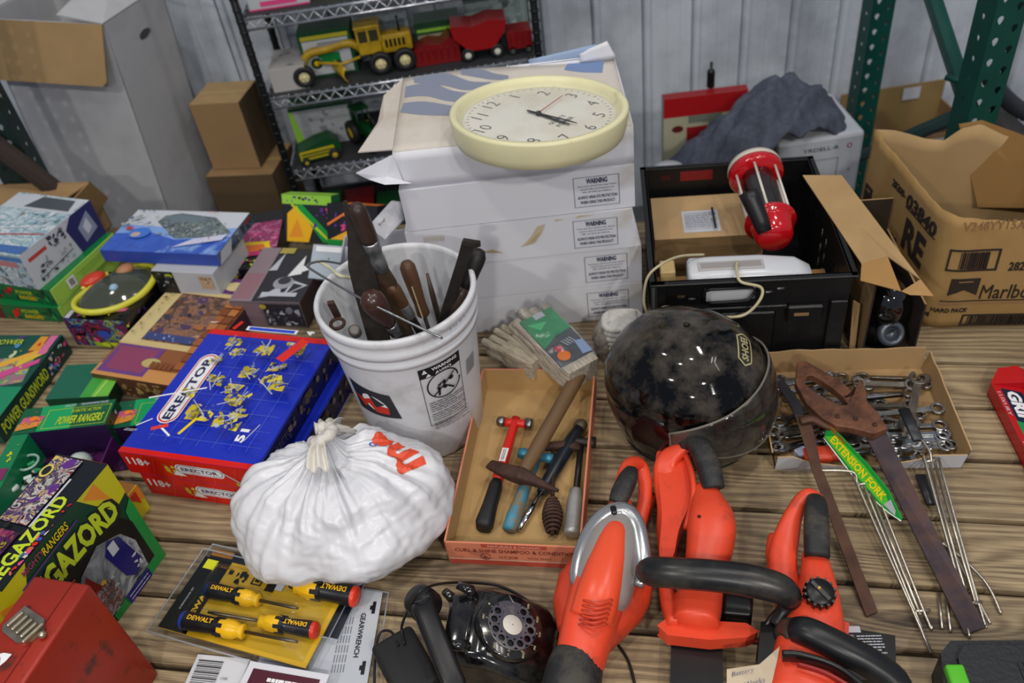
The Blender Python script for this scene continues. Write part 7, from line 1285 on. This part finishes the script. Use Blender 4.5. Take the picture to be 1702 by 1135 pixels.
def driver(nm, A, B, tip, end, hr=.0125, text=True):
    hr *= 1.22
    """A = butt end, B = shoulder, tip = shaft end (pixels)"""
    zz = .018 + .004 + hr * .9; a, b, t = [iM @ P(*p, zz) for p in (A, B, tip)]; M = frame(a, b - a, Vector((0, 0, 1)).cross(b - a)); L = (b - a).length; Lt = (t - a).length if t else 0
    Q_ = M @ Matrix(((0, 0, 1, 0), (1, 0, 0, 0), (0, 1, 0, 0), (0, 0, 0, 1)))
    mb = MB(); mb.lathe([(.001, -.001), (hr * .9, 0), (hr * 1.0, .003), (hr * 1.02, .008)], mat(end, .3), 20, Q_, cap=False); mb.lathe([(hr * 1.02, .008), (hr, L * .2), (hr * .86, L * .55), (hr * .95, L * .62)], BKR, 20, Q_, cap=False)
    mb.lathe([(hr * .95, L * .62), (hr * 1.05, L * .72), (hr * .98, L * .84), (hr * .7, L * .93), (hr * .85, L * .98), (hr * .5, L), (.001, L)], YH, 20, Q_, cap=False)
    for k in range(6): mb.box(L * .55, L * .70, -hr * .22, hr * .22, hr * .93, hr * 1.04, BKR, T=M @ Rx(k * pi / 3 + .3))
    if text: mb.text('DEWALT', M @ Tr(L * .34, 0, hr * 1.02), hr * .55, YH, w=L * .4, bold=.03)
    o = mb.build('screwdriver_handle', g)
    if tip:
        mb = MB(); mb.path([M @ Vector((L, 0, 0)), M @ Vector((Lt * .93, 0, 0)), M @ Vector((Lt, 0, 0))], [.0032, .0032, .002], mat('#6f6452', .35, .9), n=10); mb.build('shaft', o)
driver('s', (344, 980), (432, 998), (494, 1014), '#1b2a5a'); driver('s', (303, 1030), (407, 1050), (492, 1073), '#24409a', .0135); driver('s', (527, 1048), (432, 1032), (350, 1010), '#c8301e', .0125); driver('s', (594, 992), (492, 974), (494, 974), '#d83a22', .0155)
mb = MB(); mb.grid(lambda a, b: (lerp(W * .1, W * .97, a), lerp(H * .05, H * .95, b), .004 + .027 * (1 - (2 * a - 1) ** 8) * (1 - (2 * b - 1) ** 8) + .002 * noise.noise(Vector((a * 6, b * 5, 0)))), 24, 20, CL); mb.build('clear_blister', g)
g, W, H = blister('maroon_card', 'white bordered maroon card at the bottom edge, in front of the screwdriver pack', ((425, 1100), (545, 1135), (520, 1190), (385, 1165)), .030, .003); mb = MB(); mb.box(0, W, 0, H, 0, .003, mat('#cfcfd6', .4)); F = Face(mb, frame((0, 0, .003), (1, 0, 0), (0, 1, 0)), W, H); F.rect(.08, 0, .92, .84, mat('#4a1024', .35)).lines(.3, .55, .75, .7, 1, WHT, t=.6, seed=9); mb.build('printed_card', g)
# ------------------------------------------------------------ rotary telephone
PB = mat('#0b0b0d', .14, coat=.6, dirt=('#4a4640', .25, 30)); d0 = P(838, 1038, .085)
g = thing('rotary_telephone', 'old black rotary dial telephone with the handset on its side', 'telephone', M=Tr(d0.x - .02, d0.y - .0, 0) @ Rz(radians(78))) # local +y = back of the phone (cradle side)
mb = MB(); rings = []
for z, hx, y0, y1 in ((0, .078, -.098, .078), (.012, .081, -.100, .080), (.035, .079, -.092, .078), (.052, .075, -.070, .074), (.075, .070, -.036, .066), (.092, .064, -.008, .060), (.100, .056, .010, .052)):
    cy = (y0 + y1) / 2; hy = (y1 - y0) / 2; rings.append([(hx * math.copysign(abs(cos(a)) ** .45, cos(a)), cy + hy * math.copysign(abs(sin(a)) ** .45, sin(a)), z) for a in [2 * pi * k / 40 for k in range(40)]])
mb.loft(rings, PB); mb.build('phone_body', g)
mb = MB()
for sx_ in (-1, 1): mb.path([(sx_ * .045, .035, .095), (sx_ * .05, .04, .112), (sx_ * .055, .062, .118)], [(.010, .012), (.009, .010), (.006, .008)], PB, n=10); mb.path([(sx_ * .045, .07, .085), (sx_ * .05, .085, .105)], [(.010, .010), (.007, .008)], PB, n=10)
mb.box(-.05, .05, .03, .075, .075, .104, PB, bev=.008, seg=2); mb.build('cradle', g)
DT = Tr(0, -.032, .088) @ Rx(radians(30)); mb = MB(); mb.lathe([(.001, -.022), (.058, -.022), (.057, .001), (.0545, .0025), (.001, .0025)], PB, 48, DT); NI = mat('#b0a888', .5)
for k, (d_, L_) in enumerate((('1', ''), ('2', 'ABC'), ('3', 'DEF'), ('4', 'GHI'), ('5', 'JKL'), ('6', 'MNO'), ('7', 'PRS'), ('8', 'TUV'), ('9', 'WXY'), ('0', 'OPR'))):
    a = radians(60 + k * 30); T = DT @ Tr(.0475 * cos(a), .0475 * sin(a), .0028); mb.text(L_ or '.', T @ Tr(.003 * cos(a), .003 * sin(a), 0), .0036, NI, bold=.02); mb.text(d_, T @ Tr(-.0035 * cos(a), -.0035 * sin(a), 0), .0042, NI, bold=.02)
mb.build('number_plate', g)
FWM = mat('#54505a', .3, .3, dirt=('#8a8680', .5, 40)); mb = MB(); nh = 10
# finger wheel: ring built with ten real holes
ho = []; N_ = 12; R1, R2, hr = .0235, .0415, .0058
for k in range(nh):
    a = radians(60 + k * 30); cx, cy = .0325 * cos(a), .0325 * sin(a); inn = []; out = []
    for i in range(N_):
        t = 2 * pi * i / N_; er, et = cos(t), sin(t); inn.append((cx + hr * (er * cos(a) - et * sin(a)), cy + hr * (er * sin(a) + et * cos(a)), .006))
        m_ = max(abs(er), abs(et)); rr = .0325 + er / m_ * .009; th = a + et / m_ * radians(15); out.append((rr * cos(th), rr * sin(th), .006))
    mb.add(inn + out, [(i, N_ + i, N_ + (i + 1) % N_, (i + 1) % N_) for i in range(N_)], FWM, T=DT)
for a_ in (0, 30): 
    q = []
    for s in range(5): t = radians(a_ - 15 + s * 7.5 + (0)); q.append(t)
    mb.add([(.0235 * cos(t), .0235 * sin(t), .006) for t in q] + [(.0415 * cos(t), .0415 * sin(t), .006) for t in q], [(i, 5 + i, 6 + i, i + 1) for i in range(4)], FWM, T=DT)
mb.lathe([(.001, .006), (.0236, .006)], FWM, 40, DT, cap=False); mb.lathe([(.0415, .006), (.043, .005), (.0425, .003)], FWM, 48, DT, cap=False); mb.build('finger_wheel', g)
mb = MB(); mb.lathe([(.001, .0068), (.0165, .0068), (.0172, .0060)], mat('#c9c4b8', .45), 32, DT, cap=False); mb.build('number_card', g)
mb = MB(); mb.path([DT @ Vector((.044, .008, .004)), DT @ Vector((.036, .004, .010)), DT @ Vector((.050, .012, .006))], .0012, CHR, n=6); mb.build('finger_stop', g)
g = thing('telephone_handset', 'black telephone handset lying across the cradle at the left of the telephone', 'handset', (0, 0, 0)); HB = mat('#121214', .38)
A_, B_ = P(703, 1010, .135), P(760, 1150, .105); mb = MB(); mb.path(crv([A_ + Vector((-.005, .01, -.028)), A_, A_.lerp(B_, .3) + Vector((0, 0, .008)), A_.lerp(B_, .7) + Vector((0, 0, .008)), B_, B_ + Vector((.005, -.02, -.03))], 5), [(.018, .014)] * 6 + [(.0185, .012)] * 15 + [(.018, .014)] * 5, HB, n=18, sq=3.2, up=(0, 0, 1)); mb.build('handle', g)
for c, dz in ((P(700, 1000, .12), 0), (P(765, 1165, .10), 0)): mb = MB(); mb.lathe([(.001, .018), (.020, .018), (.026, .012), (.028, .0), (.029, -.018), (.028, -.022), (.001, -.023)], HB, 28, Tr(c) @ Ry(-.35)); mb.build('ear_cap' if c.y > .75 else 'mouth_cap', g)
ground(g)
g = thing('black_charger_brick', 'matte black block with cord at the lower left of the telephone', 'adapter', M=Tr(P(668, 1095, .03) - Vector((0, 0, .03))) @ Rz(radians(25))); mb = MB(); mb.box(-.038, .04, -.075, .045, 0, .045, mat('#161617', .6), bev=.01, seg=3); mb.build('brick_body', g)
BC_ = mat('#161617', .5)
for lb, q in (('thin black cord arching behind the telephone towards the orange blower', [(672, 1070, .05), (668, 1040, .06), (688, 995, .15), (712, 975, .155), (760, 968, .05), (830, 974, .006), (880, 1000, .004), (925, 1032, .004), (1000, 1050, .004), (1040, 1090, .004), (1056, 1140, .004)]), ('short black cord loop at the left of the telephone', [(662, 1072, .048), (650, 1050, .03), (632, 1052, .02), (624, 1085, .02), (622, 1140, .018)])):
    g = thing('telephone_cable', lb, 'cord', (0, 0, 0)); mb = MB(); mb.path(crv([P(*p) for p in q], 8), .0024, BC_, n=8); mb.build('cord_strand', g); ground(g)
g = thing('blue_scrap', 'small crumpled blue plastic scrap at the foot of the telephone', 'scrap', P(832, 1130, .0)); mb = MB(); rd = random.Random(3)
mb.grid(lambda a, b: ((a - .5) * .04, (b - .5) * .02, .006 + .008 * abs(noise.noise(Vector((a * 5, b * 4, 3))))), 8, 6, mat('#2a8ac9', .3), smooth=False); mb.build('scrap_sheet', g, solid=.001)
# ------------------------------------------------------------ orange power tools
OR = mat('#e0492c', .38, var=.08, sc_=9, dirt=('#6a3526', .55, 14), thr=(.58, .72)); ORD = mat('#cf4226', .45, dirt=('#5a2a20', .6, 10), thr=(.5, .68)); RUB = mat('#1e1f21', .6, bump=.15, bsc=220, dirt=('#5d5648', .35, 20)); SIL = mat('#a9abad', .25, .8)
def PX(q): return [P(u, v, z) for u, v, z in q]
def worldpart(g, nm, fn, **k): mb = MB(); fn(mb); return mb.build(nm, g, **k)
def body(mb, pts, rad, m, n=24, sq=2.4, up=(0, 0, 1), k=5):
    P_ = PX(pts); C_ = crv(P_, k); R_ = []
    R3 = crv([(r[0], r[1], 0) if isinstance(r, tuple) else (r, r, 0) for r in rad], k); mb.path(C_, [(max(.001, r.x), max(.001, r.y)) for r in R3], m, n=n, sq=sq, up=up)
g = thing('leaf_blower', 'orange cordless leaf blower with a silver arch and black nozzle', 'power tool', (0, 0, 0))
worldpart(g, 'motor_housing', lambda mb: body(mb, [(1034, 838, .10), (1026, 868, .105), (1012, 920, .105), (996, 980, .10), (980, 1035, .09), (966, 1090, .08), (960, 1112, .078)], [(.018, .02), (.033, .034), (.045, .042), (.046, .044), (.044, .044), (.040, .040), (.039, .039)], OR))
worldpart(g, 'silver_hood', lambda mb: body(mb, [(1038, 846, .105), (1030, 868, .108), (1018, 905, .108), (1008, 950, .106), (1000, 990, .10), (996, 1010, .092)], [(.012, .02), (.034, .036), (.049, .045), (.051, .047), (.047, .045), (.036, .04)], mat('#9c9692', .35, .3), n=28))
worldpart(g, 'orange_insert', lambda mb: body(mb, [(1032, 868, .125), (1022, 890, .130), (1008, 940, .130), (994, 990, .124), (982, 1030, .112)], [(.010, .012), (.024, .026), (.033, .030), (.036, .032), (.036, .030)], mat('#e2502f', .3), n=24))
worldpart(g, 'fan_housing', lambda mb: mb.loft([[Vector((lerp(c.x, p.x, s), lerp(c.y, p.y, s), z)) for p in ol] for ol, c in [(PX([(956, 925, .055), (928, 960, .055), (918, 1000, .055), (926, 1045, .055), (945, 1075, .055), (1010, 1080, .055), (1040, 1050, .055), (1068, 1022, .055), (1080, 1000, .055), (1088, 965, .055), (1078, 935, .055), (1058, 905, .055), (1010, 890, .055)]), P(1000, 985, .055))] for s, z in ((.8, .012), (.95, .03), (1.0, .05), (.97, .068), (.8, .085))], ORD), bevel=.004, seg=2)
def arch(mb):
    tops = [(975, 1000), (962, 965), (968, 920), (985, 880), (1008, 856), (1036, 848), (1056, 868), (1064, 900), (1068, 940), (1062, 975)]
    zz = [.110, .118, .128, .134, .138, .14, .134, .128, .118, .108]; body(mb, [(u, v, z) for (u, v), z in zip(tops, zz)], [(.008, .008)] + [(.015, .012)] * 8 + [(.008, .008)], SIL, n=12, sq=3, k=4)
worldpart(g, 'silver_arch', arch)
def louv(mb):
    for k in range(6): body(mb, [(970 - k * 1.5, 998 + k * 8, .148 - k * .003), (994 - k * 2, 1003 + k * 8, .1575 - k * .003), (1018 - k * 2, 997 + k * 8, .148 - k * .003)], [(.002, .002)] * 3, ORD, n=6, k=4)
worldpart(g, 'vent_ribs', louv)
worldpart(g, 'grip', lambda mb: body(mb, [(1050, 782, .14), (1044, 795, .145), (1032, 820, .14), (1024, 836, .135)], [(.012, .010), (.017, .014), (.018, .015), (.014, .012)], RUB, n=16))
worldpart(g, 'handle_frame', lambda mb: [body(mb, [(1024, 850, .12), (1030, 815, .13), (1044, 776, .125), (1062, 772, .10), (1072, 800, .08), (1070, 840, .06), (1056, 890, .05)], [(.013, .013)] * 7, OR, n=12), body(mb, [(1085, 830, .03), (1070, 870, .04), (1058, 910, .045)], [(.006, .02)] * 3, OR, n=8)])
worldpart(g, 'trigger', lambda mb: mb.box(-.005, .005, -.008, .008, -.006, .008, BLK, bev=.002, T=Tr(P(1020, 850, .147))))
worldpart(g, 'nozzle', lambda mb: body(mb, [(961, 1095, .078), (956, 1112, .077), (948, 1150, .073), (935, 1210, .065)], [(.041, .041), (.044, .044), (.046, .046), (.044, .044)], RUB, n=28, sq=2.2)); ground(g)
# hedge trimmer
g = thing('hedge_trimmer', 'orange cordless hedge trimmer with black grip and guard plate, second tool from the left', 'power tool', (0, 0, 0))
worldpart(g, 'motor_housing', lambda mb: body(mb, [(1172, 812, .10), (1176, 840, .10), (1182, 870, .10), (1180, 905, .095), (1170, 950, .085), (1160, 1000, .08), (1156, 1040, .078)], [(.020, .02), (.031, .032), (.041, .042), (.040, .042), (.034, .038), (.039, .04), (.036, .038)], OR, sq=2.8))
worldpart(g, 'side_panel', lambda mb: mb.prism([(p.x, p.y) for p in crv(PX([(1092, 756, .09), (1122, 750, .09), (1142, 742, .09), (1150, 790, .09), (1146, 840, .09), (1128, 885, .09), (1118, 930, .09), (1096, 932, .09), (1100, 860, .09), (1094, 800, .09)]), 4, loop=True)], .055, .098, OR), bevel=.006, seg=2)
worldpart(g, 'handle_frame', lambda mb: [body(mb, [(1140, 740, .12), (1112, 762, .10), (1105, 790, .085), (1112, 840, .075), (1108, 880, .07), (1106, 930, .065), (1112, 990, .07), (1125, 1040, .07)], [(.013, .010), (.020, .012), (.022, .014), (.022, .016), (.018, .018), (.012, .016), (.016, .02), (.016, .02)], OR, n=16, sq=3), body(mb, [(1140, 760, .10), (1150, 790, .112), (1152, 830, .108), (1140, 880, .09)], [(.006, .012)] * 4, OR, n=12)])
worldpart(g, 'grip', lambda mb: body(mb, [(1136, 742, .12), (1152, 734, .135), (1168, 752, .14), (1180, 785, .132), (1186, 812, .12)], [(.010, .012), (.017, .016), (.021, .019), (.021, .02), (.020, .019)], RUB, n=18))
worldpart(g, 'guard_plate', lambda mb: mb.prism([(p.x, p.y) for p in PX([(1092, 1042, .07), (1108, 1030, .07), (1180, 1034, .07), (1240, 1038, .07), (1262, 1052, .07), (1240, 1062, .07), (1180, 1066, .07), (1110, 1058, .07)])], .045, .075, OR), bevel=.006, seg=2)
worldpart(g, 'blade_cover', lambda mb: mb.prism([(p.x, p.y) for p in PX([(1116, 1060, .03), (1200, 1066, .03), (1204, 1240, .03), (1110, 1240, .03)])], .012, .04, mat('#131315', .35)), bevel=.003)
worldpart(g, 'battery', lambda mb: body(mb, [(1200, 1010, .05), (1250, 1018, .05)], [(.022, .02), (.018, .02)], BLK, n=12, sq=5)); 
worldpart(g, 'trigger', lambda mb: mb.box(-.004, .004, -.012, .012, -.01, .01, BLK, bev=.002, T=Tr(P(1123, 975, .10)))); worldpart(g, 'screw', lambda mb: mb.lathe([(.001, 0), (.003, 0), (.001, .0012)], BLK, 10, Tr(P(1162, 858, .141)))); ground(g)
# chainsaw
g = thing('cordless_chainsaw', 'orange cordless chainsaw with black front handle bar and black oil cap', 'power tool', (0, 0, 0))
worldpart(g, 'motor_housing', lambda mb: body(mb, [(1352, 925, .10), (1356, 950, .10), (1358, 1000, .095), (1352, 1050, .09), (1340, 1100, .085), (1330, 1170, .08)], [(.019, .02), (.024, .03), (.034, .04), (.046, .045), (.050, .045), (.050, .045)], OR, sq=3))
worldpart(g, 'grip', lambda mb: body(mb, [(1352, 828, .12), (1356, 840, .135), (1357, 880, .14), (1358, 925, .128)], [(.010, .010), (.018, .015), (.0205, .018), (.020, .018)], RUB, n=18, sq=3))
worldpart(g, 'handle_frame', lambda mb: [body(mb, [(1362, 832, .12), (1342, 824, .125), (1322, 850, .11), (1308, 890, .095), (1300, 930, .085), (1304, 975, .08), (1318, 1020, .08)], [(.010, .010), (.012, .012), (.014, .02), (.021, .02), (.024, .022), (.024, .022), (.02, .02)], OR, n=16, sq=3), body(mb, [(1286, 892, .06), (1284, 920, .06), (1288, 950, .06)], [(.010, .012), (.012, .014), (.010, .012)], OR, n=10)])
worldpart(g, 'front_handle', lambda mb: body(mb, [(1073, 955, .135), (1080, 950, .15), (1120, 952, .165), (1200, 958, .17), (1270, 970, .165), (1306, 985, .15), (1310, 1005, .12), (1290, 1040, .10)], [(.014, .014), (.023, .023), (.0245, .0245), (.025, .025), (.025, .025), (.022, .022), (.016, .016), (.012, .012)], mat('#161719', .33, dirt=('#4a463e', .4, 14)), n=22, sq=2))
def cap(mb):
    T = Tr(P(1360, 990, .137)) @ Rx(radians(10)); mb.lathe([(.001, 0), (.020, 0), (.022, .003), (.022, .016), (.019, .019), (.001, .019)], BLK, 28, T)
    for k in range(14): mb.box(.020, .0245, -.002, .002, .002, .017, BLK, T=T @ Rz(k * 2 * pi / 14))
    mb.box(-.003, .003, -.018, .018, .019, .022, BLK, T=T @ Rz(.5)); mb.box(-.003, .001, .002, .006, .0215, .0225, mat('#c98a2a', .5), T=T)
worldpart(g, 'oil_cap', cap)
worldpart(g, 'rear_bar', lambda mb: body(mb, [(1322, 1048, .13), (1345, 1052, .14), (1400, 1078, .135), (1450, 1105, .12), (1490, 1140, .10), (1500, 1200, .08)], [(.019, .019)] + [(.0215, .0215)] * 4 + [(.018, .018)], mat('#161719', .36), n=20)); worldpart(g, 'metal_bracket', lambda mb: body(mb, [(1302, 1062, .10), (1310, 1048, .12), (1322, 1046, .128)], [(.018, .01), (.020, .012), (.017, .012)], mat('#6f6a5c', .35, .8), n=14))
def bat(mb):
    a, b, c, d = PX([(1405, 1042, .05), (1488, 1056, .05), (1490, 1130, .05), (1395, 1130, .05)]); mb.prism([(p.x, p.y) for p in (a, b, c, d)], .004, .05, BLK)
    M = frame(d + Vector((0, 0, .0005)), c - d, a - d); F = Face(mb, M, (c - d).length, (a - d).length); F.rect(.05, .84, .6, .96, LG).rect(.05, .66, .45, .8, GREY).lines(.5, .4, .95, .8, 7, LG, t=.4, seed=6).rect(.9, .3, .96, .34, WHT).ell(.58, .6, .025, .025, LG).text('POWER', .2, .9, .07, INK, w=.25)
    mb.prism([(p.x, p.y) for p in PX([(1368, 1030, .05), (1410, 1040, .05), (1405, 1130, .05), (1360, 1130, .05)])], .01, .06, OR)
worldpart(g, 'battery', bat, bevel=.0)
worldpart(g, 'hand_guard', lambda mb: [body(mb, [(1262, 1100, .05), (1268, 1060, .07), (1285, 1030, .09), (1305, 1010, .10)], [(.006, .02)] * 4, mat('#141416', .3), n=8), body(mb, [(1300, 1090, .14), (1330, 1092, .14), (1390, 1112, .13), (1440, 1150, .12)], [(.005, .014)] * 4, BLK, n=8)])
worldpart(g, 'red_lever', lambda mb: body(mb, [(1325, 1104, .14), (1370, 1118, .14), (1410, 1140, .13)], [(.003, .006)] * 3, mat('#8a1c18', .4), n=8)); worldpart(g, 'lower_shroud', lambda mb: mb.prism([(p.x, p.y) for p in PX([(1262, 1050, .07), (1310, 1046, .07), (1400, 1110, .07), (1420, 1220, .07), (1250, 1220, .07)])], .02, .10, BLK), bevel=.01, seg=2)
worldpart(g, 'metal_louvres', lambda mb: [mb.box(-.0012, .0012, -.011, .011, 0, .003, STEEL, T=Tr(P(1280 + 4 * k, 930, .068))) for k in range(4)]); ground(g)
g = thing('paper_tag', 'cream paper tag with pen writing tied to the chainsaw at the bottom edge', 'tag', (0, 0, 0))
def tagp(mb):
    a, b, c, d, e = PX([(1208, 1112, .10), (1262, 1104, .105), (1296, 1074, .12), (1282, 1150, .11), (1208, 1160, .09)]); mb.add([a, b, c, d, e] + [p + Vector((0, 0, -.001)) for p in (a, b, c, d, e)], [(4, 3, 2, 1, 0), (5, 6, 7, 8, 9)] + [(i, (i + 1) % 5, 5 + (i + 1) % 5, 5 + i) for i in range(5)], mat('#c3b39a', .7))
    M = frame(e + Vector((0, 0, .0012)), d - e, a - e); mb.text('Battery', M @ Tr(.03, .032, .0005) @ Rz(.1), .008, mat('#3a3a6a', .5), w=.035, bold=-.01, shear=.3); mb.text('Works', M @ Tr(.045, .016, .0005) @ Rz(.15), .008, mat('#3a3a6a', .5), w=.03, bold=-.01, shear=.3)
worldpart(g, 'tag_card', tagp); ground(g)
